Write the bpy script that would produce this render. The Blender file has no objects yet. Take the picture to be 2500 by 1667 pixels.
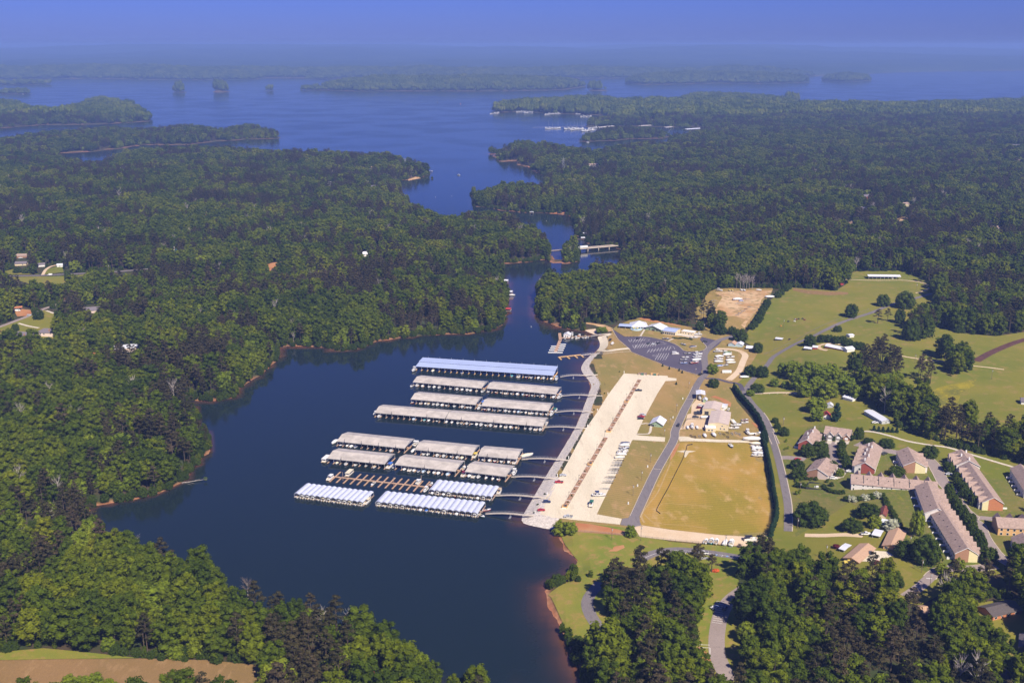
import bpy, bmesh, math, random
import numpy as np
from mathutils import Vector, Matrix
random.seed(7); rng = np.random.default_rng(7)
R = math.radians
sc = bpy.context.scene
# ---------------------------------------------------------------- camera, sky, sun, exposure
CAM_Z, PITCH, FPX = 310.0, R(15.5), 2604.0
cd = bpy.data.cameras.new('camera'); cam = bpy.data.objects.new('camera', cd); sc.collection.objects.link(cam)
cam.location = (0, 0, CAM_Z); cam.rotation_euler = (R(90)-PITCH, 0, 0)
cd.sensor_width = 36; cd.lens = FPX/2500*36; cd.clip_start = 1; cd.clip_end = 80000
sc.camera = cam
SUN_AZ, SUN_EL = R(153), R(46)
w = bpy.data.worlds.new('World'); sc.world = w; w.use_nodes = True
wn = w.node_tree; wn.nodes.clear()
sky = wn.nodes.new('ShaderNodeTexSky'); sky.sky_type = 'NISHITA'; sky.sun_disc = False
sky.sun_elevation = SUN_EL; sky.sun_rotation = SUN_AZ
sky.air_density = 1.0; sky.dust_density = 0.3; sky.ozone_density = 4.0; sky.altitude = 300
tint = wn.nodes.new('ShaderNodeMix'); tint.data_type = 'RGBA'; tint.blend_type = 'MULTIPLY'; tint.inputs[0].default_value = 1
tint.inputs[7].default_value = (0.23, 0.31, 1.0, 1)
bg = wn.nodes.new('ShaderNodeBackground'); bg.inputs[1].default_value = 0.07
wo = wn.nodes.new('ShaderNodeOutputWorld')
wn.links.new(sky.outputs[0], tint.inputs[6]); wn.links.new(tint.outputs[2], bg.inputs[0]); wn.links.new(bg.outputs[0], wo.inputs[0])
sl = bpy.data.lights.new('sun', 'SUN'); sl.energy = 5.0; sl.angle = R(0.5); sl.color = (1.0, 0.90, 0.75)
so = bpy.data.objects.new('sun', sl); sc.collection.objects.link(so)
SUN_DIR = Vector((math.sin(SUN_AZ)*math.cos(SUN_EL), math.cos(SUN_AZ)*math.cos(SUN_EL), math.sin(SUN_EL)))
so.rotation_euler = SUN_DIR.to_track_quat('Z', 'Y').to_euler(); so.location = (200, -200, 900)
sc.view_settings.view_transform = 'Standard'; sc.view_settings.look = 'None'
sc.view_settings.gamma = 1; sc.view_settings.exposure = 0.5; sc.view_settings.use_curve_mapping = False
sc.render.engine = 'CYCLES'
cy = sc.cycles; cy.use_denoising = True; cy.max_bounces = 5; cy.diffuse_bounces = 2; cy.glossy_bounces = 2
cy.transmission_bounces = 2; cy.transparent_max_bounces = 4; cy.volume_bounces = 0; cy.caustics_reflective = False; cy.caustics_refractive = False
cy.use_adaptive_sampling = True; cy.adaptive_threshold = 0.02
COL = sc.collection
# ---------------------------------------------------------------- pixels of the photograph -> points of the place
PAN = dict(D=(0,0,.9408), A=(1000,860,5.88), B=(780,1040,5.88), C=(1040,1080,5.88), d=(1300,760,7.84), E=(1550,740,7.84),
  F=(1640,900,7.84), G=(1420,880,7.84), H=(1340,1080,7.84), I=(1640,1240,7.84), J=(1900,1020,7.84), K=(2160,1060,6.918),
  L=(1960,1260,4.356), M=(1960,640,4.356), N=(0,580,5.2275), O=(1180,220,3.92), P=(900,340,3.92), Q=(1700,660,7.84),
  R=(2100,1380,5.4625), S=(1340,1380,4.704), T=(1900,300,3.92), W=(0,400,2.6133), X=(900,400,2.94), Y=(700,840,3.2667),
  Z=(1300,740,3.92), U=(1250,1000,3.36), V=(1700,600,2.94), w=(1850,980,3.563), s=(1300,1280,1.96), t=(0,1100,1.8816))
def nat(k, x, y):
    a = PAN[k]; return a[0]+x/a[2], a[1]+y/a[2]
def parse(s):
    out = []
    for seg in s.split(';'):
        k, body = seg.strip().split(':')
        for tok in body.split():
            v = [float(q) for q in tok.split(',')]
            out.append(nat(k, v[0], v[1])+((v[2],) if len(v) > 2 else ()))
    return out
cp_, sp_ = math.cos(PITCH), math.sin(PITCH)
def at_z(nx, ny, z):
    a = (nx-1250)/FPX; b = (833.5-ny)/FPX
    dy = cp_+b*sp_; dz = -sp_+b*cp_; t = (z-CAM_Z)/dz
    return (a*t, dy*t)
def to_px(x, y, z):
    zz = z-CAM_Z; dep = y*cp_-zz*sp_; up = y*sp_+zz*cp_
    return 1250+FPX*x/dep, 833.5-FPX*up/dep
# ---------------------------------------------------------------- land and water
def shore(s, tz=17.0):
    """'k:x,y' points on the waterline, 'k^:x,y' points on the tops of shore trees tz above the water, '@:x,y' metres."""
    out = []
    for seg in s.split(';'):
        k, body = seg.strip().split(':')
        for tok in body.split():
            x, y = [float(q) for q in tok.split(',')]
            if k == '@': out.append((x, y))
            elif k.endswith('^'): out.append(at_z(*nat(k[0], x, y), tz))
            elif k.endswith('+'): out.append(at_z(*nat(k[0], x, y), 33.))
            elif k.endswith('*'): out.append(at_z(*nat(k[0], x, y), 25.))
            else: out.append(at_z(*nat(k, x, y), 0.0))
    return np.array(out)
WEST = shore('D^:1152,1660 1140,1562 1110,1525 1065,1512 1020,1548 997,1512 980,1462 910,1430 845,1400 790,1380 690,1382 625,1360 590,1350 555,1335 520,1305 465,1267 410,1250 295,1217 225,1193;'
 'D:207,1178 215,1162 300,1150 370,1128 415,1105 450,1060 475,1040 470,1000 440,970 460,963 440,935 415,918 470,921 520,920 545,910 555,880 600,855 632,830 634,800 660,795 690,795 735,795 780,805 830,798 870,782 920,774 980,770 1060,768 1130,760 1155,745 1160,720 1158,660 1150,620 1155,605 1200,602 1250,597 1268,605 1310,606 1325,600 1331,588 1327,570 1295,571;'
 'D+:1288,562 1275,546 1259,527 1231,504 1208,493 1192,485 1167,479 1128,475 1090,477 1055,480 1026,482 1003,475 988,466 975,456 943,450;'
 'D:919,448 914,430 916,413 938,413 967,407 984,402;D*:992,388 985,375 950,362 900,352 850,349 700,344 650,346 560,339 500,336 420,338 350,336 280,346 215,372;'
 'D:160,382 150,376 140,368 135,352 200,349 270,342 330,333 430,333 500,325 560,321 643,318;'
 'D^:640,306 620,297 590,291 540,292 510,300 470,296 420,290 380,297 320,300 250,295 200,298 150,306 100,308 50,313 0,322 -150,335;@:-3500,2400 -3500,250 -60,250')
EAST = shore('D:1360,1700 1335,1568 1330,1530 1320,1490 1295,1455 1275,1420 1262,1385 1256,1357 1275,1345 1308,1338 1322,1320 1333,1300 1325,1280 1300,1260 1285,1235 1272,1214 1240,1208 1205,1200 1203,1188 1215,1165 1240,1122 1265,1080 1290,1040 1325,980 1345,930 1354,905 1360,888 1352,872 1341,858 1337,845 1345,830 1360,815 1374,805 1382.6,788 1376.6,774 1370,769 1343,759.6 1319,755 1295,752 1274,748 1253,739 1240,727 1236,705 1237,690 1247,660 1262,634;'
 'D+:1280,612 1330,600 1390,586 1425,582;D:1436,577 1425,571 1400,568 1351,560 1348,550 1320,536 1323,508 1303,495 1279,491 1207,488 1150,482 1096,474 1086,470 1098,454 1102,443 1083,443;'
 'D*:1084,431 1118,425 1166,415 1195,416 1221,418 1250,422;D:1259,409 1243,399 1206,381 1190,379 1187,371 1154,371 1145,368 1145,351 1126,349;'
 'D*:1130,340 1151,334 1187,323 1221,323 1260,325 1303,331 1340,337 1367,344 1398,334 1465,325 1506,327 1532,329;D:1542,315;D^:1566,310 1602,303 1625,297;'
 'D:1619,292 1566,293 1518,292 1470,291 1408,291 1340,290;D^:1339,284 1350,277 1374,271 1410,268;D:1393,265.8 1326,263 1278,262 1230,258.6 1187,257 1151,258.6 1132,255;'
 'D^:1132,249 1156,242 1201,235 1260,234 1309,230 1381,232 1422,235 1506,235 1566,237 1568,226 1602,220 1674,222 1750,226 1830,237 1850,243 1990,246 2060,244 2200,241 2352,236 2520,232;@:6500,6400 6500,250 420,250')
CPOL = shore('D:-80,297 0,295 100,287 180,287 250,285 343,279;D^:338,265 330,258 290,240 230,233 200,238 160,256 130,262 90,260 50,243 0,239 -80,238')
GPOL = shore('O:885,492 1000,492 1150,490 1300,482 1400,470 1550,468 1700,465 1800,440;O^:1780,400 1600,375 1350,365 1150,385 1000,420 900,440')
LPOL = shore('D:738,206 760,209 820,210 1000,210 1150,210 1260,208 1300,206 1345,199 1300,195 1150,194 1000,194 820,196 750,200')
RPOL = shore('D:1436,192 1480,195 1560,194 1640,192 1760,193 1856,190 1850,184 1700,182 1560,182 1450,185')
SPOL = shore('D:1888,186 1930,189 1996,187 1998,183 1940,181 1895,182')
FAR = shore('D:-500,181 -100,181 60,183 200,181 370,184 580,184.5 605,180 690,180 770,181 790,178.5 905,179 930,183 1040,183 1190,182 1210,178.5 1290,179 1330,181.5 1440,180 1560,177.5 1700,179 1860,176 2000,170 2060,166 2200,164 2400,162 2900,158;@:30000,33000 -30000,33000')
def isl(px, py, hw, asp=.8, n=14):
    c = at_z(*nat('D', px, py), 0); r = abs(at_z(*nat('D', px+hw, py), 0)[0]-c[0])
    return np.array([(c[0]+r*math.cos(a)*(1+.12*math.sin(3*a+px)), c[1]+r*asp+r*asp*math.sin(a)) for a in [2*math.pi*i/n for i in range(n)]])
LANDS = [(WEST, 15, 1), (EAST, 15, 1), (CPOL, 26, 0), (GPOL, 12, 0), (LPOL, 46, 0), (RPOL, 46, 0), (SPOL, 46, 0), (FAR, 60, 0),
  (isl(410,213,16), 60, 0), (isl(504,212,21), 110, 0), (isl(547,208,9), 80, 0), (isl(615,210,14), 70, 0), (isl(715,208,30,.5), 20, 0),
  (isl(1372,209,23,.5), 70, 0), (isl(1815,238,19,.6), 60, 0), (isl(20,217,42,.4), 16, 0), (isl(40,196,62,.4), 20, 0), (isl(730,183,40,.3), 20, 0)]
def inpoly(px, py, P):
    ins = np.zeros(px.shape, bool); n = len(P)
    for i in range(n):
        x1, y1 = P[i]; x2, y2 = P[(i+1) % n]
        if y1 == y2: continue
        c = ((y1 > py) != (y2 > py)) & (px < (x2-x1)*(py-y1)/(y2-y1)+x1)
        ins ^= c
    return ins
def sdf(px, py, P):
    d2 = np.full(px.shape, 1e18); n = len(P)
    for i in range(n):
        ax, ay = P[i]; bx, by = P[(i+1) % n]; ex, ey = bx-ax, by-ay
        L2 = ex*ex+ey*ey+1e-9
        t = np.clip(((px-ax)*ex+(py-ay)*ey)/L2, 0, 1)
        q = (px-ax-t*ex)**2+(py-ay-t*ey)**2
        np.minimum(d2, q, out=d2)
    return np.where(inpoly(px, py, P), 1, -1)*np.sqrt(d2)
def vnoise(x, y, s, seed):
    x = x/s; y = y/s; xi = np.floor(x); yi = np.floor(y); fx = x-xi; fy = y-yi
    fx = fx*fx*(3-2*fx); fy = fy*fy*(3-2*fy)
    def hsh(a, b):
        v = np.sin(a*127.1+b*311.7+seed*74.7)*43758.5453; return v-np.floor(v)
    return (hsh(xi,yi)*(1-fx)+hsh(xi+1,yi)*fx)*(1-fy)+(hsh(xi,yi+1)*(1-fx)+hsh(xi+1,yi+1)*fx)*fy
U0, U1, NU = -.86, .86, 312
V0, V1 = math.log(300.0), math.log(30000.0); NV = 760
uu = np.linspace(U0, U1, NU); vv = np.linspace(V0, V1, NV)
GU, GV = np.meshgrid(uu, vv); GY = np.exp(GV); GX = GU*GY
D = np.full(GX.shape, -1e9); HM = np.zeros(GX.shape)
for P, hm, _ in LANDS:
    lo = P.min(0)-600; hi = P.max(0)+600
    m = (GX > lo[0])&(GX < hi[0])&(GY > lo[1])&(GY < hi[1])
    if not m.any(): continue
    s_ = sdf(GX[m], GY[m], P); cur = D[m]; b = s_ > cur
    cur[b] = s_[b]; D[m] = cur; hcur = HM[m]; hcur[b] = hm; HM[m] = hcur
# keep the outline of the shores a little ragged, except along the marina's rock bank
rag = (vnoise(GX, GY, 23, 1)+.5*vnoise(GX, GY, 9, 2)-.75)*7*np.clip(GY/1000, .6, 3)
MARINA = shore('D:1190,1215 1190,1160 1330,930 1320,830 1360,790 1420,760 1700,760 1700,1215')
inm = inpoly(GX, GY, MARINA)
D = D+np.where(inm, 0, rag)
dl = np.maximum(D, 0)
rise = 1-np.exp(-dl/170)
NZ = vnoise(GX, GY, 330, 3)+.5*vnoise(GX, GY, 130, 4)
FARK = np.clip((GY-9000)/9000, 0, 1)
Z = np.minimum(dl*.3, 1.4)+HM*rise*(.55+.6*NZ)+FARK*90*np.where(HM > 50, 1, 0)*(vnoise(GX, GY, 2600, 5)*.9+.3*vnoise(GX, GY, 900, 6))*np.clip(dl/1500, 0, 1)
# the marina's made ground is level
lev = parse('D:1215,1175 1270,1080 1330,980 1360,900 1342,850 1365,815 1378,800 1385,770 1400,745 1440,735 1600,745 1720,770 1760,900 1775,1000 1795,1230 1730,1275 1600,1270 1440,1225 1290,1215')
LEV = np.array([at_z(a, b, 3) for a, b in lev])
m = (GY < 2000)
sl_ = np.full(GX.shape, -1e3); sl_[m] = sdf(GX[m], GY[m], LEV)
kk = np.clip((sl_+80)/95, 0, 1); kk = kk*kk*(3-2*kk)
Z = np.where(D > 0, Z*(1-kk)+kk*np.minimum(3.0, dl*.36), Z)
Z = np.where(D <= 0, np.maximum(D*.12, -5), Z)
def bil(A_, x, y):
    x = np.asarray(x, float); y = np.maximum(np.asarray(y, float), 301)
    fu = (np.clip(x/y, U0+1e-6, U1-1e-6)-U0)/(U1-U0)*(NU-1); fv = np.clip((np.log(y)-V0)/(V1-V0)*(NV-1), 0, NV-1.001)
    i = fu.astype(int); j = fv.astype(int); a = fu-i; b = fv-j
    return (A_[j,i]*(1-a)+A_[j,i+1]*a)*(1-b)+(A_[j+1,i]*(1-a)+A_[j+1,i+1]*a)*b
def hz(x, y): return float(bil(Z, x, y))
def gpt(nx, ny):
    z = 2.0
    for _ in range(25):
        x, y = at_z(nx, ny, z); z = .5*z+.5*max(0, hz(x, y))
    return Vector((x, y, max(0, hz(x, y))))
def G(k, x, y): return gpt(*nat(k, x, y))
def gline(s): return [gpt(*p[:2]) for p in parse(s)]
# ---------------------------------------------------------------- materials
def mat(name, col, rough=.75, var=0.0, vs=.3, col2=None, metal=0, spec=.3, bump=0, ramp=(.35,.65)):
    m = bpy.data.materials.new(name); m.use_nodes = True; nt = m.node_tree; b = nt.nodes['Principled BSDF']
    b.inputs['Roughness'].default_value = rough; b.inputs['Metallic'].default_value = metal; b.inputs['Specular IOR Level'].default_value = spec
    c = (*col, 1); b.inputs['Base Color'].default_value = c
    if var or col2:
        geo = nt.nodes.new('ShaderNodeNewGeometry'); no = nt.nodes.new('ShaderNodeTexNoise')
        no.inputs['Scale'].default_value = vs; no.inputs['Detail'].default_value = 6; no.inputs['Roughness'].default_value = .65
        nt.links.new(geo.outputs['Position'], no.inputs['Vector'])
        rp = nt.nodes.new('ShaderNodeValToRGB'); rp.color_ramp.elements[0].position = ramp[0]; rp.color_ramp.elements[1].position = ramp[1]
        c2 = col2 or tuple(min(1, v*(1+var)) for v in col); c1 = col if col2 else tuple(v*(1-var) for v in col)
        rp.color_ramp.elements[0].color = (*c1, 1); rp.color_ramp.elements[1].color = (*c2, 1)
        nt.links.new(no.outputs['Fac'], rp.inputs[0]); nt.links.new(rp.outputs[0], b.inputs['Base Color'])
        if bump:
            bp = nt.nodes.new('ShaderNodeBump'); bp.inputs['Strength'].default_value = bump; bp.inputs['Distance'].default_value = .5
            nt.links.new(no.outputs['Fac'], bp.inputs['Height']); nt.links.new(bp.outputs[0], b.inputs['Normal'])
    return m
def ground_mat(name, c1, c2, c3, s1=.02, s2=.25, stretch=None, rough=.95, lim=(.45,.6), rows=None):
    """two-scale patchy ground: c1<->c2 in big patches, c3 in small worn spots"""
    m = bpy.data.materials.new(name); m.use_nodes = True; nt = m.node_tree; b = nt.nodes['Principled BSDF']
    b.inputs['Roughness'].default_value = rough; b.inputs['Specular IOR Level'].default_value = .1
    geo = nt.nodes.new('ShaderNodeNewGeometry'); vec = geo.outputs['Position']
    if stretch:
        mp = nt.nodes.new('ShaderNodeMapping'); mp.inputs['Rotation'].default_value = (0, 0, stretch[0]); mp.inputs['Scale'].default_value = (1, stretch[1], 1)
        nt.links.new(vec, mp.inputs[0]); vec = mp.outputs[0]
    def noise(s, d=5):
        n = nt.nodes.new('ShaderNodeTexNoise'); n.inputs['Scale'].default_value = s; n.inputs['Detail'].default_value = d; n.inputs['Roughness'].default_value = .6
        nt.links.new(vec, n.inputs['Vector']); return n
    def mix(f, a, b_):
        x = nt.nodes.new('ShaderNodeMix'); x.data_type = 'RGBA'; nt.links.new(f, x.inputs[0])
        for v, i in ((a, 6), (b_, 7)):
            if isinstance(v, tuple): x.inputs[i].default_value = (*v, 1)
            else: nt.links.new(v, x.inputs[i])
        return x.outputs[2]
    def ramp(n, lo, hi):
        r = nt.nodes.new('ShaderNodeMapRange'); r.inputs[1].default_value = lo; r.inputs[2].default_value = hi; nt.links.new(n.outputs['Fac'], r.inputs[0]); return r.outputs[0]
    c = mix(ramp(noise(s1), .38, .62), c1, c2)
    c = mix(ramp(noise(s2), lim[0]+.08, lim[1]+.12), c, c3)
    f = noise(2.2, 3); hs = nt.nodes.new('ShaderNodeHueSaturation'); nt.links.new(c, hs.inputs['Color'])
    mr = nt.nodes.new('ShaderNodeMapRange'); mr.inputs[3].default_value = .72; mr.inputs[4].default_value = 1.28; nt.links.new(f.outputs['Fac'], mr.inputs[0]); nt.links.new(mr.outputs[0], hs.inputs['Value'])
    if rows:
        g2 = nt.nodes.new('ShaderNodeNewGeometry'); mp2 = nt.nodes.new('ShaderNodeMapping'); mp2.inputs['Rotation'].default_value = (0, 0, rows[0]); nt.links.new(g2.outputs['Position'], mp2.inputs[0])
        wv = nt.nodes.new('ShaderNodeTexWave'); wv.inputs['Scale'].default_value = rows[1]; wv.inputs['Distortion'].default_value = 3.5; wv.inputs['Detail'].default_value = 3; wv.inputs['Detail Scale'].default_value = .4; nt.links.new(mp2.outputs[0], wv.inputs['Vector'])
        h2 = nt.nodes.new('ShaderNodeHueSaturation'); r3 = nt.nodes.new('ShaderNodeMapRange'); r3.inputs[3].default_value = 1-rows[2]; r3.inputs[4].default_value = 1+rows[2]; nt.links.new(wv.outputs['Fac'], r3.inputs[0]); nt.links.new(r3.outputs[0], h2.inputs['Value']); nt.links.new(hs.outputs[0], h2.inputs['Color']); hs = h2
    nt.links.new(hs.outputs[0], b.inputs['Base Color'])
    return m
MT = {}
def leaf_mat(name, cols, patch=.006, trans=.2):
    m = bpy.data.materials.new(name); m.use_nodes = True; nt = m.node_tree; nt.nodes.clear()
    oi = nt.nodes.new('ShaderNodeObjectInfo'); no = nt.nodes.new('ShaderNodeTexNoise'); no.inputs['Scale'].default_value = patch; no.inputs['Detail'].default_value = 3
    nt.links.new(oi.outputs['Location'], no.inputs['Vector'])
    ad = nt.nodes.new('ShaderNodeMath'); ad.operation = 'MULTIPLY_ADD'; ad.inputs[1].default_value = .62; nt.links.new(oi.outputs['Random'], ad.inputs[0])
    mr = nt.nodes.new('ShaderNodeMapRange'); mr.inputs[1].default_value = .3; mr.inputs[2].default_value = .7; mr.inputs[4].default_value = .38; nt.links.new(no.outputs['Fac'], mr.inputs[0])
    nt.links.new(mr.outputs[0], ad.inputs[2])
    rp = nt.nodes.new('ShaderNodeValToRGB'); els = rp.color_ramp.elements
    for i, c in enumerate(cols):
        e = els[i] if i < 2 else els.new(i/(len(cols)-1))
        e.position = i/(len(cols)-1); e.color = (*c, 1)
    nt.links.new(ad.outputs[0], rp.inputs[0])
    tc = nt.nodes.new('ShaderNodeTexCoord'); n2 = nt.nodes.new('ShaderNodeTexNoise'); n2.inputs['Scale'].default_value = .55; n2.inputs['Detail'].default_value = 2
    nt.links.new(tc.outputs['Object'], n2.inputs['Vector'])
    hs = nt.nodes.new('ShaderNodeHueSaturation'); m2 = nt.nodes.new('ShaderNodeMapRange'); m2.inputs[1].default_value = .3; m2.inputs[2].default_value = .7; m2.inputs[3].default_value = .65; m2.inputs[4].default_value = 1.4
    nt.links.new(n2.outputs['Fac'], m2.inputs[0]); nt.links.new(m2.outputs[0], hs.inputs['Value']); nt.links.new(rp.outputs[0], hs.inputs['Color'])
    df = nt.nodes.new('ShaderNodeBsdfDiffuse'); tr = nt.nodes.new('ShaderNodeBsdfTranslucent'); mx = nt.nodes.new('ShaderNodeMixShader'); mx.inputs[0].default_value = trans
    nt.links.new(hs.outputs[0], df.inputs[0]); nt.links.new(hs.outputs[0], tr.inputs[0]); nt.links.new(df.outputs[0], mx.inputs[1]); nt.links.new(tr.outputs[0], mx.inputs[2])
    o = nt.nodes.new('ShaderNodeOutputMaterial'); nt.links.new(mx.outputs[0], o.inputs[0])
    return m
HAZE = 0.9e-4
MT.update(
 floor=None,
 bark=mat('bark', (.10,.075,.055), .9, .3, 3), palebark=mat('pale_bark', (.36,.32,.29), .9, .25, 3),
 leaf=leaf_mat('broadleaf_leaves', [(.032,.052,.008),(.054,.082,.008),(.085,.117,.009),(.124,.152,.009),(.182,.190,.012)]),
 oak=leaf_mat('oak_leaves', [(.032,.054,.010),(.048,.074,.011),(.070,.098,.013)]),
 lime=leaf_mat('bright_leaves', [(.115,.165,.014),(.15,.195,.016),(.185,.215,.018)]),
 pine=leaf_mat('pine_needles', [(.036,.038,.018),(.052,.048,.022),(.068,.058,.028),(.088,.064,.042)], trans=.1),
 cyp=leaf_mat('cypress_leaves', [(.022,.046,.022),(.030,.060,.026)], trans=.1),
 redleaf=leaf_mat('red_leaves', [(.12,.02,.03),(.2,.04,.03)]), orangeleaf=leaf_mat('orange_leaves', [(.7,.12,.05),(.8,.2,.06)]),
 whiteleaf=leaf_mat('white_blossom', [(.30,.33,.20),(.45,.46,.34),(.36,.38,.26)]),
 dryleaf=leaf_mat('dry_twigs', [(.17,.13,.11),(.23,.18,.15)]))
def obj(name, me, parent=None, m=None, loc=None, rz=None):
    o = bpy.data.objects.new(name, me); COL.objects.link(o)
    if m is not None and me is not None and not me.materials: me.materials.append(m)
    if parent: o.parent = parent
    if loc is not None: o.location = loc
    if rz is not None: o.rotation_euler = (0, 0, rz)
    return o
def tag(o, label=None, cat=None, group=None, kind=None):
    if label: o['label'] = label
    if cat: o['category'] = cat
    if group: o['group'] = group
    if kind: o['kind'] = kind
    return o
LABELS = set()
def thing(name, label, cat, loc, rz=0, group=None):
    o = bpy.data.objects.new(name, None); COL.objects.link(o); o.location = loc; o.rotation_euler = (0, 0, rz); o.empty_display_size = .5
    return tag(o, label, cat, group)
class MB:
    def __init__(s): s.v = []; s.f = []; s.mi = []
    def poly(s, pts, mi=0):
        n = len(s.v); s.v += [tuple(p) for p in pts]; s.f.append(tuple(range(n, n+len(pts)))); s.mi.append(mi); return s
    def box(s, c, d, rz=0, mi=0, top=(1,1)):
        n = len(s.v); cx, cy_, cz = c; a, b, h = d[0]/2, d[1]/2, d[2]/2; co, si = math.cos(rz), math.sin(rz)
        for zz, kx, ky in ((-h,1,1),(h,top[0],top[1])):
            for x, y in ((-a,-b),(a,-b),(a,b),(-a,b)):
                x *= kx; y *= ky; s.v.append((cx+x*co-y*si, cy_+x*si+y*co, cz+zz))
        for f in ((0,3,2,1),(4,5,6,7),(0,1,5,4),(1,2,6,5),(2,3,7,6),(3,0,4,7)): s.f.append(tuple(n+i for i in f)); s.mi.append(mi)
        return s
    def bar(s, p, q, r0, r1=None, n=4, mi=0):
        p = Vector(p); q = Vector(q); r1 = r0 if r1 is None else r1; a = (q-p).normalized()
        u = a.cross(Vector((0,0,1)) if abs(a.z) < .9 else Vector((1,0,0))).normalized(); v = a.cross(u); k = len(s.v)
        for c, r in ((p, r0), (q, r1)):
            for i in range(n):
                t = 2*math.pi*(i+.5)/n; s.v.append(tuple(c+u*r*math.cos(t)+v*r*math.sin(t)))
        for i in range(n):
            j = (i+1) % n; s.f.append((k+i, k+n+i, k+n+j, k+j)); s.mi.append(mi)
        s.f.append(tuple(k+i for i in range(n))); s.mi.append(mi); s.f.append(tuple(k+n+n-1-i for i in range(n))); s.mi.append(mi); return s
    def slab(s, pts, th, mi=0):
        a = [Vector(p) for p in pts]; n = len(a); k = len(s.v)
        s.v += [tuple(p) for p in a]+[tuple(p-Vector((0,0,th))) for p in a]
        s.f.append(tuple(range(k, k+n))); s.mi.append(mi); s.f.append(tuple(k+n+n-1-i for i in range(n))); s.mi.append(mi)
        for i in range(n): j = (i+1) % n; s.f.append((k+i, k+n+i, k+n+j, k+j)); s.mi.append(mi)
        return s
    def mesh(s, name, mats=None, smooth=False):
        me = bpy.data.meshes.new(name); me.from_pydata(s.v, [], s.f)
        for m in (mats or []): me.materials.append(m)
        if mats and len(mats) > 1: me.polygons.foreach_set('material_index', s.mi)
        if smooth: me.polygons.foreach_set('use_smooth', [True]*len(s.f))
        me.update(); return me
def gridmesh(name, XX, YY, ZZ, attrs):
    nv, nu = XX.shape; me = bpy.data.meshes.new(name)
    co = np.stack([XX, YY, ZZ], -1).reshape(-1, 3).astype(np.float32)
    idx = np.arange(nv*nu).reshape(nv, nu)
    fa = np.stack([idx[:-1,:-1], idx[:-1,1:], idx[1:,1:], idx[1:,:-1]], -1).reshape(-1, 4)
    me.vertices.add(len(co)); me.vertices.foreach_set('co', co.ravel())
    me.loops.add(fa.size); me.loops.foreach_set('vertex_index', fa.ravel().astype(np.int32))
    me.polygons.add(len(fa)); me.polygons.foreach_set('loop_start', np.arange(0, fa.size, 4, dtype=np.int32)); me.polygons.foreach_set('loop_total', np.full(len(fa), 4, np.int32))
    me.polygons.foreach_set('use_smooth', np.ones(len(fa), bool))
    for k, a in attrs.items():
        at = me.attributes.new(k, 'FLOAT', 'POINT'); at.data.foreach_set('value', a.astype(np.float32).ravel())
    me.update(); return me
# far hills rise to the skyline
RID = np.exp(-((GX/GY-(-.305))/.10)**2)*1.0+np.exp(-((GX/GY-(-.16))/.07)**2)*.86+np.exp(-((GX/GY-.08)/.16)**2)*.62+np.exp(-((GX/GY-.24)/.1)**2)*.98+.55
K2 = np.clip((GY-15000)/10000, 0, 1); K2 = K2*K2*(3-2*K2)
Z = np.where((HM > 50)&(D > 0), Z+K2*RID*(40+110*vnoise(GX, GY, 3000, 9)+60*vnoise(GX, GY, 1100, 19)), Z)
Z = np.minimum(Z, 338)
# ---- ground
tm = bpy.data.materials.new('woodland_ground'); tm.use_nodes = True; nt = tm.node_tree; b = nt.nodes['Principled BSDF']; b.inputs['Roughness'].default_value = .95; b.inputs['Specular IOR Level'].default_value = .1
def at_node(nt, n):
    a = nt.nodes.new('ShaderNodeAttribute'); a.attribute_name = n; return a.outputs['Fac']
def mixc(nt, f, a, b_):
    x = nt.nodes.new('ShaderNodeMix'); x.data_type = 'RGBA'
    if isinstance(f, float): x.inputs[0].default_value = f
    else: nt.links.new(f, x.inputs[0])
    for v, i in ((a, 6), (b_, 7)):
        if isinstance(v, tuple): x.inputs[i].default_value = (*v, 1)
        else: nt.links.new(v, x.inputs[i])
    return x.outputs[2]
def nz(nt, s, d=4):
    g = nt.nodes.new('ShaderNodeNewGeometry'); n = nt.nodes.new('ShaderNodeTexNoise'); n.inputs['Scale'].default_value = s; n.inputs['Detail'].default_value = d
    nt.links.new(g.outputs['Position'], n.inputs['Vector']); return n.outputs['Fac']
def mrange(nt, f, a, b_, c=0., d=1.):
    r = nt.nodes.new('ShaderNodeMapRange'); r.inputs[1].default_value = a; r.inputs[2].default_value = b_; r.inputs[3].default_value = c; r.inputs[4].default_value = d
    nt.links.new(f, r.inputs[0]); return r.outputs[0]
c = mixc(nt, mrange(nt, nz(nt, .08), .4, .6), (.075,.055,.032), (.045,.060,.022))
far_c = mixc(nt, mrange(nt, nz(nt, .0016, 8), .42, .58), (.030,.052,.022), (.062,.085,.030))
far_c = mixc(nt, mrange(nt, nz(nt, .02, 4), .35, .65), far_c, (.03,.05,.02))
c = mixc(nt, at_node(nt, 'far'), c, far_c)
c = mixc(nt, at_node(nt, 'bank'), c, mixc(nt, mrange(nt, nz(nt, .2), .4, .6), (.34,.14,.07), (.44,.23,.12)))
nt.links.new(c, b.inputs['Base Color'])
bank = np.clip(1-(D-.3)/(1.1+GY*.0007), 0, 1)*(D > -60)*np.clip((vnoise(GX, GY, 45, 21)+.5*vnoise(GX, GY, 14, 22)-.45)*3, .12, 1)*np.where(GY > 3500, .3, 1)
bank = np.where((GX > 0)&(GY < 760), np.clip(1-(D-1.2)/2.2, 0, 1), bank)
far_a = np.clip((GY-7600)/1500, 0, 1)
terr = obj('ground', gridmesh('ground', GX, GY, Z, dict(bank=bank, far=far_a)), m=tm)
tag(terr, 'rolling wooded land round the lake with red clay banks', kind='structure')
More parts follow.
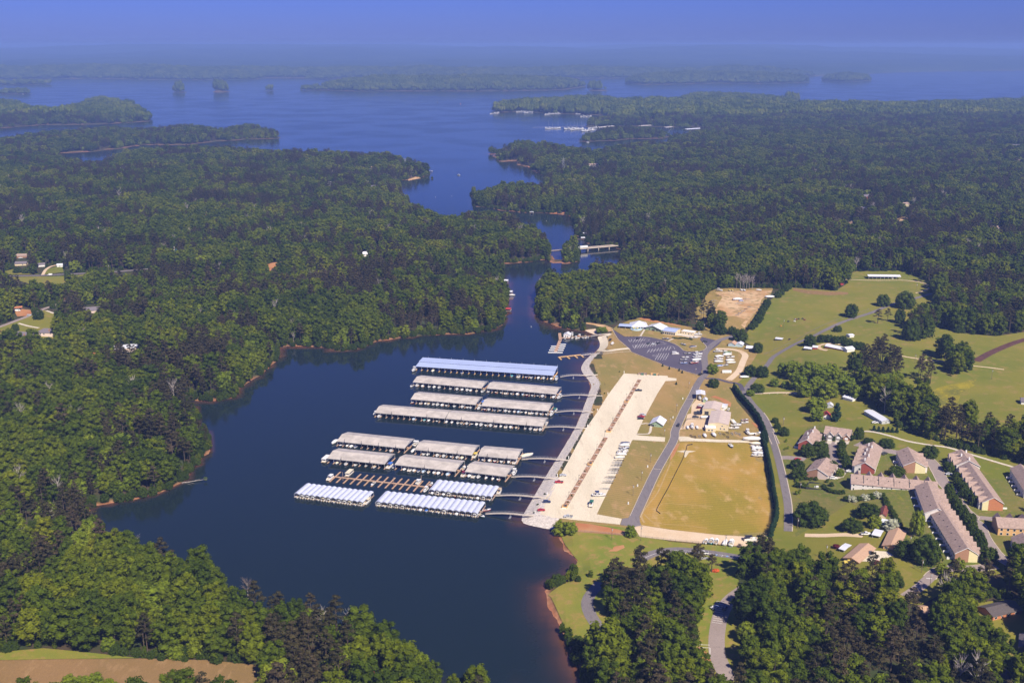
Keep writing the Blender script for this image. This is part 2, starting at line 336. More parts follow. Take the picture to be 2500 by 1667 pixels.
# ---- water
wm = bpy.data.materials.new('lake_water'); wm.use_nodes = True; nt = wm.node_tree; b = nt.nodes['Principled BSDF']
b.inputs['IOR'].default_value = 1.333; b.inputs['Specular IOR Level'].default_value = .5
shal = mixc(nt, mrange(nt, nz(nt, .05), .4, .6), (.20,.075,.035), (.13,.055,.03))
nt.links.new(mixc(nt, at_node(nt, 'shallow'), (.010,.019,.022), shal), b.inputs['Base Color'])
wr = at_node(nt, 'open')
pat = mrange(nt, nz(nt, .0045, 6), .45, .60)
rg = nt.nodes.new('ShaderNodeMath'); rg.operation = 'MULTIPLY_ADD'; nt.links.new(wr, rg.inputs[0]); rg.inputs[1].default_value = .10; rg.inputs[2].default_value = .05
r2 = nt.nodes.new('ShaderNodeMath'); r2.operation = 'MULTIPLY_ADD'; nt.links.new(pat, r2.inputs[0]); r2.inputs[1].default_value = .06; nt.links.new(rg.outputs[0], r2.inputs[2]); nt.links.new(r2.outputs[0], b.inputs['Roughness'])
bp = nt.nodes.new('ShaderNodeBump'); bp.inputs['Distance'].default_value = .12
st = nt.nodes.new('ShaderNodeMath'); st.operation = 'MULTIPLY_ADD'; nt.links.new(pat, st.inputs[0]); st.inputs[1].default_value = .45; st.inputs[2].default_value = .20
s3_ = nt.nodes.new('ShaderNodeMath'); s3_.operation = 'MULTIPLY'; nt.links.new(st.outputs[0], s3_.inputs[0]); nt.links.new(mrange(nt, wr, 0., 1., 1., .08), s3_.inputs[1]); nt.links.new(s3_.outputs[0], bp.inputs['Strength']); nt.links.new(nz(nt, .55, 3), bp.inputs['Height']); nt.links.new(bp.outputs[0], b.inputs['Normal'])
q = (slice(None, None, 2), slice(None, None, 2))
wD, wY = D[q], GY[q]
shl = np.exp(np.minimum(wD, 0)/np.where(GX[q] > 0, 5.5, 1.3))*np.where(wY < 1500, .85, .2)
shl = np.where(inpoly(GX[q], GY[q], MARINA), shl*.5, shl)
opn = np.clip((wY-1500)/2500, 0, 1)
water = obj('lake_water', gridmesh('lake_water', GX[q], GY[q], np.zeros(wD.shape), dict(shallow=shl, open=opn)), m=wm)
tag(water, 'calm dark blue lake with coves and wide open reach', kind='structure')
# ---------------------------------------------------------------- trees
def blob(mb, c, r, n, size, mi, rg, up=.25, core=.8, sq=.8):
    """one leaf clump: a small closed core and many leaf-sized faces round it"""
    c = np.array(c)
    if core:
        k = len(mb.v); t = (1+5**.5)/2
        V = np.array([(-1,t,0),(1,t,0),(-1,-t,0),(1,-t,0),(0,-1,t),(0,1,t),(0,-1,-t),(0,1,-t),(t,0,-1),(t,0,1),(-t,0,-1),(-t,0,1)])/math.sqrt(1+t*t)
        V = V*(rg.uniform(.8, 1.15, (12, 1)))*r*core*np.array([1,1,sq])+c
        mb.v += [tuple(v) for v in V]
        for f in ((0,11,5),(0,5,1),(0,1,7),(0,7,10),(0,10,11),(1,5,9),(5,11,4),(11,10,2),(10,7,6),(7,1,8),(3,9,4),(3,4,2),(3,2,6),(3,6,8),(3,8,9),(4,9,5),(2,4,11),(6,2,10),(8,6,7),(9,8,1)):
            mb.f.append(tuple(k+i for i in f)); mb.mi.append(mi)
    for _ in range(n):
        d = rg.normal(size=3); d[2] += up; d /= np.linalg.norm(d)
        p = c+d*r*rg.uniform(.78, 1.12)*np.array([1,1,sq])
        nn = d+rg.normal(size=3)*.42; nn /= np.linalg.norm(nn)
        a = np.cross(nn, rg.normal(size=3)); a /= np.linalg.norm(a); e = np.cross(nn, a); s = size*rg.uniform(.6, 1.3)
        k = len(mb.v); mb.v += [tuple(p+a*s), tuple(p+e*s*.8), tuple(p-a*s*.9), tuple(p-e*s*.8)]
        mb.f.append((k, k+1, k+2, k+3)); mb.mi.append(mi)
def broad(seed, h=18., w=9.5, clear=.28, lumps=22, leaves=60, ls=.36, dome=1.0):
    rg = np.random.default_rng(seed); cr = MB(); tr = MB()
    tr.bar((0,0,-1.5), (0,0,h*.55), .30, .2, 6)
    z0 = h*clear; hc = h-z0; rx = w/2; off = rg.uniform(0, 6)
    for i in range(lumps):
        g = (i+.5)/lumps; ph = off+i*2.399+rg.uniform(-.35,.35)
        zz = .93-g*.86; prof = math.sqrt(max(.03, 1-((zz-.38)/.62)**2)) if zz > .38 else .78+.22*zz/.38
        rr = prof*rg.uniform(.62,.86); r = rx*rg.uniform(.26,.40)*(1.1 if zz < .6 else .95)
        c = (rx*rr*math.cos(ph), rx*rr*math.sin(ph), z0+hc*zz-r*.35+rg.uniform(-.4,.4))
        blob(cr, c, r, leaves, ls*(.8+r/rx), 0, rg, sq=rg.uniform(.85,1.15), up=.35)
        if i % 4 == 0: tr.bar((0,0,h*rg.uniform(.25,.45)), c, .13, .04, 4)
    blob(cr, (0,0,z0+hc*.42), rx*.66, 20, ls, 0, rg, core=1.0, sq=min(1.4, hc*.42/(rx*.66)))
    return tr, cr
def pinet(seed, h=22., w=7.5, clear=.5):
    rg = np.random.default_rng(seed); cr = MB(); tr = MB()
    tr.bar((0,0,-1.5), (0,0,h*.93), .30, .1, 6)
    n = 15
    for i in range(n):
        g = i/(n-1); z = h*(clear+(1-clear)*g*.95); rr = w/2*(1-.75*g)**.8*rg.uniform(.55,.95); ph = i*2.399+rg.uniform(-.5,.5)
        if i == n-1: rr = 0
        c = (rr*math.cos(ph), rr*math.sin(ph), z); blob(cr, c, w*rg.uniform(.14,.21)*(1.1-.35*g), 46, .34, 0, rg, up=.35, core=.6, sq=.62)
        tr.bar((0,0,z-.5), c, .09, .03, 4)
    return tr, cr
def conif(seed, h=6., w=2.6):
    rg = np.random.default_rng(seed); cr = MB(); tr = MB(); tr.bar((0,0,-.6), (0,0,h*.5), .12, .08, 5)
    n = 11
    for i in range(n):
        g = (i+.4)/n; rr = w/2*(1-g)**.75*.55; ph = i*2.399
        blob(cr, (rr*math.cos(ph), rr*math.sin(ph), .35+h*.9*g), w*.34*(1-.6*g), 34, .2, 0, rg, up=.5, core=.85, sq=1.15)
    return tr, cr
def bushm(seed, h=3., w=3.2):
    rg = np.random.default_rng(seed); cr = MB(); tr = MB(); tr.bar((0,0,-.4), (0,0,h*.5), .1, .06, 5)
    for i in range(8):
        ph = i*2.399; rr = w*.27*(.4+.6*(i % 3)/2)
        blob(cr, (rr*math.cos(ph), rr*math.sin(ph), h*(.32+.32*((i*5) % 8)/8)), w*.27, 40, .2, 0, rg, sq=h/w)
    return tr, cr
def bare(seed, h=18., w=7.):
    rg = np.random.default_rng(seed); tr = MB(); cr = MB(); tr.bar((0,0,-1), (0,0,h*.75), .28, .12, 6)
    for i in range(15):
        z = h*rg.uniform(.35,.75); a = i*2.399; e = Vector((w/2*math.cos(a)*rg.uniform(.4,.9), w/2*math.sin(a)*rg.uniform(.4,.9), z+h*rg.uniform(.12,.28)))
        cr.bar((0,0,z), e, .1, .05, 4)
        for k in range(4):
            e2 = e+Vector((rg.uniform(-1,1)*1.3, rg.uniform(-1,1)*1.3, rg.uniform(.6,2))); cr.bar(e*.6+Vector((0,0,z))*.4, e2, .07, .03, 3)
    return tr, cr
TREES = {}; PROTO = bpy.data.collections.new('tree_stock'); PROTO_N = []
def reg(kind, gen, leafm, barkm, hgt, wid, stock=True):
    tr, cr = gen
    tm_ = tr.mesh(kind+'_trunk', [barkm]); cm = cr.mesh(kind+'_crown', [leafm])
    TREES.setdefault(kind.rstrip('0123456789'), []).append((tm_, cm, hgt, wid))
    if stock:
        k = MB(); k.v = tr.v+cr.v; k.f = tr.f+[tuple(i+len(tr.v) for i in f) for f in cr.f]; k.mi = [1]*len(tr.f)+[0]*len(cr.f)
        o = bpy.data.objects.new('%02d_%s' % (len(PROTO_N), kind), k.mesh(kind, [leafm, barkm])); PROTO.objects.link(o); PROTO_N.append(kind)
for i in range(5): reg('broad%d' % i, broad(10+i, 18+i % 3, 9.2+.5*(i % 2), (.16,.22,.28,.2,.25)[i], 20+2*i), MT['leaf'], MT['bark'], 18+i % 3, 9.5)
for i in range(3): reg('pine%d' % i, pinet(30+i, 21+i, 7.4), MT['pine'], MT['bark'], 21+i, 7.4)
for i in range(2): reg('oak%d' % i, broad(50+i, 15, 14, .07, 34, 56, .42), MT['oak'], MT['bark'], 15, 14)
reg('bare0', bare(60), MT['palebark'], MT['palebark'], 18, 7)
def fclump(seed):
    rg = np.random.default_rng(seed); cr = MB(); tr = MB(); tr.bar((0,0,0), (0,0,8), .3, .3, 4)
    for i in range(11):
        a = i*2.399; r = 12*math.sqrt((i+.3)/11); blob(cr, (r*math.cos(a), r*math.sin(a), 11+rg.uniform(-2.5,3.5)), 5.6, 26, 1.3, 0, rg, sq=1.3, core=.9)
    return tr, cr
for i in range(2): reg('clump%d' % i, fclump(80+i), MT['leaf'], MT['bark'], 18, 26)
for i in range(2): reg('lime%d' % i, broad(90+i, 14, 11, .12, 26, 58), MT['lime'], MT['bark'], 14, 11)
for i in range(2): reg('cypress%d' % i, conif(100+i), MT['cyp'], MT['bark'], 6, 2.6, False)
for i in range(2): reg('bush%d' % i, bushm(110+i), MT['oak'], MT['bark'], 3, 3.2, False)
reg('limebush0', bushm(115, 3, 1.7), MT['lime'], MT['bark'], 3, 1.7, False)
reg('redbush0', bushm(116), MT['redleaf'], MT['bark'], 3, 3.2, False); reg('orange0', bushm(117), MT['orangeleaf'], MT['bark'], 3, 3.2, False)
reg('blossom0', broad(118, 7, 8, .1, 18, 50, .32), MT['whiteleaf'], MT['bark'], 7, 8, False)
reg('dry0', bare(119, 14, 8), MT['dryleaf'], MT['palebark'], 14, 8, False)
def tree(kind, name, label, cat, p, h, wd, group=None, rz=None):
    tm_, cm, hh, ww = random.choice(TREES[kind]); o = thing(name, label, cat, (p[0], p[1], p[2]-.2), random.uniform(0, 6.28) if rz is None else rz, group)
    o.scale = (wd/ww, wd/ww, h/hh); obj('trunk', tm_, o); obj('crown', cm, o); return o
# ---------------------------------------------------------------- where the woods stop
def gpoly(s, tz=15.0):
    out = []
    for seg in s.split(';'):
        k, body = seg.strip().split(':')
        for tok in body.split():
            x, y = [float(q) for q in tok.split(',')]
            if k.endswith('^'):
                z = 4.0
                for _ in range(20):
                    a = at_z(*nat(k[0], x, y), z+tz); z = .5*z+.5*max(0, hz(*a))
                out.append(a)
            else:
                p = G(k, x, y); out.append((p.x, p.y))
    return np.array(out)
CLEAR = [gpoly(s) for s in (
 'D:1195,1215 1215,1160 1330,925 1330,840 1378,800 1374,770;d:1000,372 1020,215 1400,245 1640,200 2050,140;E:150,262 400,335 750,400 1130,475 1150,420;Q:-20,760 60,700 250,420 400,350 1440,350;'
 'V:560,310 690,300 1000,322 1080,272 930,238 950,200 1230,185 1475,185 1640,250 1700,305 1690,350 1740,430 1725,520 1760,590 1850,625 2150,650 2352,620 2600,580 2600,1500;'
 'L:2500,430 2300,450;L^:2210,475 1990,520 1850,550 1650,575;L:1560,565 1430,650 1390,740 1260,770 1110,860 1075,830 1180,740 1290,670 1200,600;L^:1150,520 990,440 780,520 600,570 430,545 260,500 130,430 0,390;'
 'U^:2050,1100;U:1960,1230;I:1480,1010 1500,1090 1250,1200 1260,1330 1290,1470;S:2180,290 2080,600 2000,800 2000,1000 2040,1190 1990,1230 1860,1070 1720,950 1730,880 1850,830 1900,600 1860,520 1920,420 1800,360 1460,60;'
 'U^:1350,1340 1280,1285 1180,1228 1060,1228 950,1185 800,1205 650,1185 555,1230;U:440,1110 370,1000 250,950',
 'S:-90,340 240,195 570,175 620,240 600,420 640,560;S^:780,780 720,850 630,850 540,980;S:380,920 215,830 130,760 40,640 -70,440',
 'R:1560,560 1760,760 1530,850 1500,640', 'R:1560,560 1960,450 2150,520 2185,640 1760,760', 'R:1530,850 1770,950 1690,1090 1600,1000', 'R:1990,1330 2185,1150 2300,1500 2050,1420 2030,1568 1780,1568',
 't:-100,935 200,905 420,930 640,955 1190,985 1250,1067 1250,1200 -100,1200',
 'N:-100,490 90,480 860,465 1180,440 1600,415 1900,395 1910,420 1700,430 1600,460 1540,490 1460,470 1210,470 1000,500 900,560 640,620 400,600 240,540 -100,520',
 'N:500,470 560,400 700,350 800,330 810,440', 'N:170,240 350,240 340,270 180,270', 'N:180,330 340,330 330,380 420,440 420,470 60,470 60,430 180,400',
 'N:-60,1150 400,980 560,910 880,780 910,800 720,880 600,920 780,1000 700,1020 680,1100 690,1280 720,1330 430,1320 130,1310 -60,1280',
 'N:1020,830 1130,850 1310,900 1310,970 1060,980', 'N:1160,1410 1230,1410 1310,1490 1180,1510', 'N:1440,1420 1860,1410 1860,1450 1500,1510',
 'N:160,900 420,880 400,1000 160,1000', 'W:1680,645 1815,622 1810,642 1722,697', 't:20,300 110,340 250,410 230,430 100,365 20,335', 't:1680,935 1750,960 1760,1060 1690,1050', 'W:1240,650 1390,645 1390,655 1240,662', 'X:1300,612 1405,606 1405,640 1300,650', 'U:330,960 470,1000 480,1140 400,1150 330,1040', 'P:1840,690 1890,630 1880,710', 'P:380,390 480,360 500,380 380,400', 'T:1100,920 1240,910 1260,930 1120,940', 'T:2080,215 2352,240 2352,265 2080,230', 'd:480,180 560,160 540,280 450,280')]
N_C = len(CLEAR)
def toward(P_, m):
    v = np.array([0, 0])-P_.mean(0); v = v/np.hypot(*v); return P_+v*m
for i in list(range(2, 6))+list(range(7, N_C)):
    rng_ = 15.5/math.tan(math.atan2(CAM_Z, CLEAR[i].mean(0)[1]))
    for m_ in np.arange(16, rng_, 16): CLEAR.append(toward(CLEAR[i], m_))
CLEAR += [toward(gpoly('S:2180,290 2080,600 2000,800 2000,1000 2040,1190 1990,1230 1860,1070 1900,600 1920,420'), m_) for m_ in (0, 14, 26)]
GROVE = [gpoly(s) for s in (
 'V^:1120,860 1200,760 1330,720 1450,740 1470,900 1440,1000 1620,1060 1700,1170 1900,1200 2100,1220 2352,1300 2600,1400;w:2400,560 2316,545 2000,475 1700,405 1500,335 1250,255;V:1480,1330 1400,1250 1260,1130 1180,1000',
 'V:1520,640 1600,690 1680,640 1720,560 1650,540', 'V:1590,940 1690,930 1680,1000 1590,1000', 'V:1830,940 1980,900 1960,840 1720,790 1760,760', 'Q:-20,860 60,1000 250,1090 300,1190 560,1190 600,1080 140,900')]
ROADS = {}
KEEP = []   # spots kept free of random trees: (x, y, radius)
def wooded(x, y, dmin=.8):
    d = bil(D, x, y); ok = d > dmin
    inc = np.zeros(x.shape, bool)
    for P in CLEAR: inc |= inpoly(x, y, P)
    for P in GROVE: inc &= ~inpoly(x, y, P)
    ok &= ~inc
    for (kx, ky, kr) in KEEP: ok &= (x-kx)**2+(y-ky)**2 > kr*kr
    for pl, hw in ROADS.values():
        for i in range(len(pl)-1):
            ax, ay = pl[i][:2]; ex, ey = pl[i+1][0]-ax, pl[i+1][1]-ay; t = np.clip(((x-ax)*ex+(y-ay)*ey)/(ex*ex+ey*ey+1e-9), 0, 1)
            ok &= (x-ax-t*ex)**2+(y-ay-t*ey)**2 > hw*hw
    return ok
def plant_woods():
    pts = []
    for y0, y1, sp, hu in ((360, 1300, 8.3, .66), (1300, 2600, 9.0, .62), (2600, 4600, 13.0, .58), (4600, 11500, 25, .56)):
        X, Y = np.meshgrid(np.arange(-hu*y1, hu*y1, sp), np.arange(y0, y1, sp))
        X = X.ravel()+rng.uniform(-.46, .46, X.size)*sp; Y = Y.ravel()+rng.uniform(-.46, .46, Y.size)*sp
        k = np.abs(X/Y) < hu; X, Y = X[k], Y[k]
        k = wooded(X, Y); X, Y = X[k], Y[k]
        zz = bil(Z, X, Y); n = len(X)
        pv = vnoise(X, Y, 60, 11)*.6+vnoise(X, Y, 17, 12)*.4; r = rng.uniform(0, 1, n)
        kind = rng.integers(0, 5, n)
        kind = np.where((pv+.35*(r-.5) > .60), 5+rng.integers(0, 3, n), kind)
        kind = np.where(r < .012, 10, kind)
        lm = (r > .012)&(r < .02+.16*np.clip((vnoise(X, Y, 90, 31)-.45)*4, 0, 1)+np.where(bil(D, X, Y) < 16, .16, 0))&(kind < 5); kind = np.where(lm, 13+rng.integers(0, 2, n), kind)
        s = np.where(rng.uniform(0, 1, n) < .2, rng.uniform(.5, .8, n), rng.uniform(.78, 1.34, n))*np.where(kind >= 5, .92, 1)*(.84+.32*vnoise(X, Y, 40, 13))
        d = bil(D, X, Y); s = np.where(d < 9, s*.78, s)
        sx = s*rng.uniform(.88, 1.2, n)*1.27; s = s*1.08
        if sp > 20: kind = 11+rng.integers(0, 2, n); s = s*1.55; sx = sx*1.1; big = (bil(HM, X, Y) > 58)&(Y < 9400); s = np.where(big, s*1.7, s); sx = np.where(big, sx*1.15, sx)
        elif sp > 10: sx = sx*1.35; s = s*1.05; kind = np.where(kind == 10, 0, kind)
        pts.append(np.stack([X, Y, zz-.3, kind, s, sx], -1))
    # shrubs and low trees crowding the waterline
    X, Y = np.meshgrid(np.arange(-1500, 1500, 3.6), np.arange(380, 2700, 3.6)); X = X.ravel()+rng.uniform(-1.7, 1.7, X.size); Y = Y.ravel()+rng.uniform(-1.7, 1.7, Y.size)
    d = bil(D, X, Y); k = (np.abs(X/Y) < .62)&(d > -1.6)&(d < 4.5)&(rng.uniform(0, 1, X.size) < .8); X, Y = X[k], Y[k]; k = wooded(X, Y, -1.7); X, Y = X[k], Y[k]; n = len(X)
    s = rng.uniform(.28, .5, n); pts.append(np.stack([X, Y, np.maximum(bil(Z, X, Y), 0)-.5, np.where(rng.uniform(0, 1, n) < .5, 8, rng.integers(0, 5, n)), s, s*rng.uniform(.85, 1.2, n)], -1))
    # undergrowth along the open edges of the woods
    X, Y = np.meshgrid(np.arange(-900, 1000, 3.2), np.arange(400, 1700, 3.2)); X = X.ravel()+rng.uniform(-1.5, 1.5, X.size); Y = Y.ravel()+rng.uniform(-1.5, 1.5, Y.size)
    k = (np.abs(X/Y) < .6)&(bil(D, X, Y) > 6); X, Y = X[k], Y[k]; inn = wooded(X, Y); X, Y = X[inn], Y[inn]; k = ~wooded(X-X/Y*6, Y-6)&(rng.uniform(0, 1, X.size) < .6); X, Y = X[k], Y[k]; n = len(X)
    s = rng.uniform(.22, .42, n); pts.append(np.stack([X, Y, bil(Z, X, Y)-.4, np.where(rng.uniform(0, 1, n) < .6, 8, rng.integers(0, 5, n)), s, s*rng.uniform(.85, 1.2, n)], -1))
    return np.concatenate(pts)
def woods_object(name, P, label):
    me = bpy.data.meshes.new(name); me.vertices.add(len(P)); me.vertices.foreach_set('co', P[:, :3].astype(np.float32).ravel())
    a = me.attributes.new('kind', 'INT', 'POINT'); a.data.foreach_set('value', P[:, 3].astype(np.int32))
    a = me.attributes.new('turn', 'FLOAT_VECTOR', 'POINT'); rz = np.zeros((len(P), 3), np.float32); rz[:, 2] = rng.uniform(0, 6.28, len(P)); a.data.foreach_set('vector', rz.ravel())
    a = me.attributes.new('size', 'FLOAT_VECTOR', 'POINT'); s3 = np.stack([P[:, 5], P[:, 5], P[:, 4]], -1).astype(np.float32); a.data.foreach_set('vector', s3.ravel())
    me.update()
    o = obj(name, me); tag(o, label, kind='stuff')
    ng = bpy.data.node_groups.new(name+'_planting', 'GeometryNodeTree')
    ng.interface.new_socket('Geometry', in_out='INPUT', socket_type='NodeSocketGeometry'); ng.interface.new_socket('Geometry', in_out='OUTPUT', socket_type='NodeSocketGeometry')
    N = ng.nodes; gi = N.new('NodeGroupInput'); go = N.new('NodeGroupOutput'); ci = N.new('GeometryNodeCollectionInfo'); ci.inputs[0].default_value = PROTO
    ci.inputs['Separate Children'].default_value = True; ci.inputs['Reset Children'].default_value = True
    ip = N.new('GeometryNodeInstanceOnPoints'); ip.inputs['Pick Instance'].default_value = True
    def na(n, t):
        x = N.new('GeometryNodeInputNamedAttribute'); x.data_type = t; x.inputs[0].default_value = n; return x.outputs[0]
    e2r = N.new('FunctionNodeEulerToRotation'); L = ng.links
    L.new(gi.outputs[0], ip.inputs['Points']); L.new(ci.outputs[0], ip.inputs['Instance']); L.new(na('kind', 'INT'), ip.inputs['Instance Index'])
    L.new(na('turn', 'FLOAT_VECTOR'), e2r.inputs[0]); L.new(e2r.outputs[0], ip.inputs['Rotation']); L.new(na('size', 'FLOAT_VECTOR'), ip.inputs['Scale'])
    L.new(ip.outputs[0], go.inputs[0])
    md = o.modifiers.new('planting', 'NODES'); md.node_group = ng
    return o
# ---------------------------------------------------------------- ground cover
MT.update(
 lawn=ground_mat('dry_lawn', (.34,.225,.078), (.235,.195,.055), (.40,.26,.115), .018, .16, (R(22), .45), rows=(R(68), .10, .07)),
 field=ground_mat('olive_field', (.27,.21,.026), (.41,.25,.055), (.48,.32,.13), .022, .12, (R(12), .5), lim=(.46,.60), rows=(R(80), .085, .05)),
 past=ground_mat('pasture_grass', (.150,.170,.022), (.215,.195,.030), (.27,.20,.06), .012, .10),
 park=ground_mat('park_grass', (.17,.205,.026), (.25,.22,.04), (.33,.21,.075), .025, .2),
 hay=ground_mat('hay_stubble', (.27,.165,.072), (.23,.15,.06), (.33,.21,.10), .03, .3, (R(5), .3)),
 yellow=ground_mat('yellow_flowers', (.30,.25,.02), (.15,.15,.03), (.42,.34,.02), .04, .3),
 town=ground_mat('town_lawn', (.125,.150,.026), (.18,.165,.042), (.25,.18,.07), .04, .3),
 dirt=ground_mat('orange_dirt', (.46,.27,.12), (.60,.42,.24), (.25,.19,.075), .05, .14, lim=(.42,.55)),
 clay=ground_mat('red_clay', (.42,.17,.07), (.46,.24,.11), (.24,.16,.07), .05, .25, lim=(.55,.65)),
 cream=ground_mat('pale_dirt', (.60,.44,.27), (.66,.52,.36), (.45,.31,.17), .05, .3, lim=(.58,.7)),
 gravel=ground_mat('gravel', (.62,.545,.40), (.72,.635,.48), (.50,.41,.29), .035, .22, (R(24), .22), lim=(.52,.64)),
 runoff=ground_mat('runoff_sand', (.46,.32,.15), (.40,.27,.09), (.33,.22,.06), .15, .6),
 sand=ground_mat('sand', (.62,.45,.30), (.68,.54,.40), (.5,.3,.18), .08, .5, lim=(.58,.7)),
 road=ground_mat('worn_asphalt', (.185,.165,.17), (.215,.19,.19), (.15,.135,.14), .03, .5, (R(20), .3), .85),
 lot=ground_mat('dark_asphalt', (.098,.086,.118), (.115,.10,.13), (.15,.125,.135), .03, .3, None, .8, lim=(.6,.7)),
 street=ground_mat('street_asphalt', (.30,.245,.225), (.33,.27,.25), (.26,.21,.20), .05, .5, None, .85),
 conc=mat('concrete', (.60,.53,.43), .85, .12, .5), paint=mat('white_paint', (.78,.77,.74), .6, .1, 2), kerb=mat('kerb_concrete', (.55,.47,.37), .85, .15, 1),
 bluepaint=mat('blue_paint', (.2,.35,.6), .7), rock=mat('riprap_rock', (.52,.47,.43), .9, .35, .7), brownrock=mat('brown_rock', (.30,.17,.10), .9, .4, .9))
def xy(l): return [(p[0], p[1]) for p in l]
def drape(bm, off):
    v = np.array([(q.co.x, q.co.y) for q in bm.verts]); zz = np.maximum(bil(Z, v[:, 0], v[:, 1]), .05)+off
    for q, z in zip(bm.verts, zz): q.co.z = z
def sheet(name, label, s, m, off, step=9., parent=None):
    P_ = gpoly(s) if isinstance(s, str) else np.array(s); bm = bmesh.new()
    f = bm.faces.new([bm.verts.new((x, y, 0)) for x, y in P_]); bmesh.ops.triangulate(bm, faces=[f])
    lo, hi = P_.min(0), P_.max(0)
    for ax in (0, 1):
        st = max(step, (hi[ax]-lo[ax])/90)
        for c_ in np.arange(lo[ax]+st, hi[ax], st):
            n = (1, 0, 0) if ax == 0 else (0, 1, 0); co = (c_, 0, 0) if ax == 0 else (0, c_, 0)
            bmesh.ops.bisect_plane(bm, geom=bm.verts[:]+bm.edges[:]+bm.faces[:], plane_co=co, plane_no=n)
    drape(bm, off); bmesh.ops.recalc_face_normals(bm, faces=bm.faces)
    if bm.faces[0].normal.z < 0: bmesh.ops.reverse_faces(bm, faces=bm.faces)
    me = bpy.data.meshes.new(name); bm.to_mesh(me); bm.free(); o = obj(name, me, parent, m)
    if not parent: tag(o, label, kind='structure')
    return o
def smooth(pts, step=4., closed=False):
    """Catmull-Rom through world points"""
    p = [Vector((q[0], q[1], 0)) for q in pts]; out = []
    for i in range(len(p)-1):
        a, b_, c_, d = p[max(0, i-1)], p[i], p[i+1], p[min(len(p)-1, i+2)]; n = max(1, int((c_-b_).length/step))
        for k in range(n):
            t = k/n; out.append(.5*((2*b_)+(c_-a)*t+(2*a-5*b_+4*c_-d)*t*t+(3*b_-a-3*c_+d)*t**3))
    out.append(p[-1]); return out
def ribbon(name, label, s, width, m, off, parent=None, shift=0., keepout=True, keep=2.5, front=0):
    pl = smooth(gline(s) if isinstance(s, str) else s); mb = MB(); rows = []
    for i, q in enumerate(pl):
        t = (pl[min(i+1, len(pl)-1)]-pl[max(i-1, 0)]).normalized(); n = Vector((-t.y, t.x, 0)); r = []
        for e in (-.5, 0, .5):
            v = q+n*(width*e+shift); r.append((v.x, v.y, max(.05, hz(v.x, v.y))+off))
        rows.append(r)
    for a, b_ in zip(rows[:-1], rows[1:]):
        for e in (0, 1): mb.poly([a[e+1], a[e], b_[e], b_[e+1]])
    bm = bmesh.new(); me = mb.mesh(name); bm.from_mesh(me); bmesh.ops.remove_doubles(bm, verts=bm.verts, dist=.002); bmesh.ops.recalc_face_normals(bm, faces=bm.faces)
    if sum(f.normal.z for f in bm.faces) < 0: bmesh.ops.reverse_faces(bm, faces=bm.faces)
    bm.to_mesh(me); bm.free(); o = obj(name, me, parent, m)
    if not parent:
        tag(o, label, kind='structure')
        if keepout:
            pp = [(q.x, q.y) for q in pl[::3]]+[(pl[-1].x, pl[-1].y)]
            for m_ in range(0, front+1, 9): ROADS[len(ROADS)] = ([(x-m_*x/math.hypot(x, y), y-m_*y/math.hypot(x, y)) for x, y in pp], width/2+keep)
    return o
def kerbs(o, s, width, m=None, w_=.45):
    for sgn in (-1, 1): ribbon('kerb', None, s, w_, m or MT['kerb'], .50, parent=o, shift=sgn*(width/2+w_/2))
S0, S1, S2, S3 = .28, .34, .40, .46
sheet('pasture', 'green pasture and meadow land east of the marina', 'V:350,640 540,385 690,302 1000,325 1080,275 1000,245 930,235 950,195 1230,180 1475,180 1650,245 1710,305 1700,350 1750,430 1740,520 1775,590 1850,625 2150,650 2352,620 2600,580 2600,1380;L:2600,520 2300,560 1990,640 1600,760 1250,950 1000,900 900,650 600,680 260,600 0,480;U:1990,1170 2010,1110 2120,1010 2080,420;F:1850,1250 1560,750 1300,480 1190,330 1340,200;E:2352,950 2200,800 1950,660;V:330,630', MT['past'], S0, 14)
sheet('lawn', 'dry tan lawn round the marina lots', 'D:1214,1182 1262,1090 1327,985 1358,905 1362,888 1344,862 1343,842 1366,815;d:1310,745 1430,700 1420,520 1500,440 1540,340 1640,260;E:-100,330 150,262 400,335 750,400 1130,475 1500,560 1850,625 1900,700;E:2352,960;F:1340,200 1190,330 1130,400 1250,640 1500,930 1650,1130 1740,1500;U:2080,600 2130,800 2130,980 2050,1060 1960,1130 1300,1080 1000,1000 400,925 280,893', MT['lawn'], S0, 12)
sheet('park_lawn', 'grassy park slope between the marina and the bottom woods', 'U:372,960 520,930 900,965 1000,1000 1300,1085 1960,1135 2010,1110 1960,1240;I:1480,1010 1500,1090 1250,1200 1290,1470;S:2180,290 2000,340 1860,340 1700,210 1400,0;U:1350,1344 1180,1300 1060,1300 800,1300 600,1344 500,1340 540,1240 440,1118', MT['park'], S1+.05, 4.5)
sheet('shore_lawn', 'bright green lawn on the clay point by the water', 'S:25,375 -10,345 200,205 330,20 620,20 640,260 760,700 740,1000 560,1010 380,900 220,795', MT['park'], S1+.07, 4.5)
sheet('yard_grass', 'shaded yard round the dark ranch house', 'R:1430,600 1560,500 2185,430 2350,800 2350,1400 1900,1500 1500,1050', MT['past'], S1, 8)
sheet('drive_verge', 'grassy verge under the trees along the slanted park bays', 'S:1460,80 1800,350 1700,560 1500,760 1500,1350 2250,1350 2300,300 2180,285', MT['park'], S1+.03, 6)
sheet('olive_field', 'flat olive and ochre field with pale runoff streaks', 'U:1385,270 1500,268 1960,280 2000,420 2060,440 2100,640 2130,820 2120,1000 1720,1030 1300,985 1060,945 1040,910 1090,830 1200,590', MT['field'], S1, 10)
sheet('hay_field', 'mown tan field in the lower left corner', 't:-200,967 320,958 640,955 950,963 1190,986 1255,1067 1290,1300 -200,1300', MT['hay'], S1, 12)
sheet('grass_strip', 'green grass strip above the tan field', 't:-200,942 200,908 430,930 640,953 320,957 -200,966', MT['park'], S1, 10)
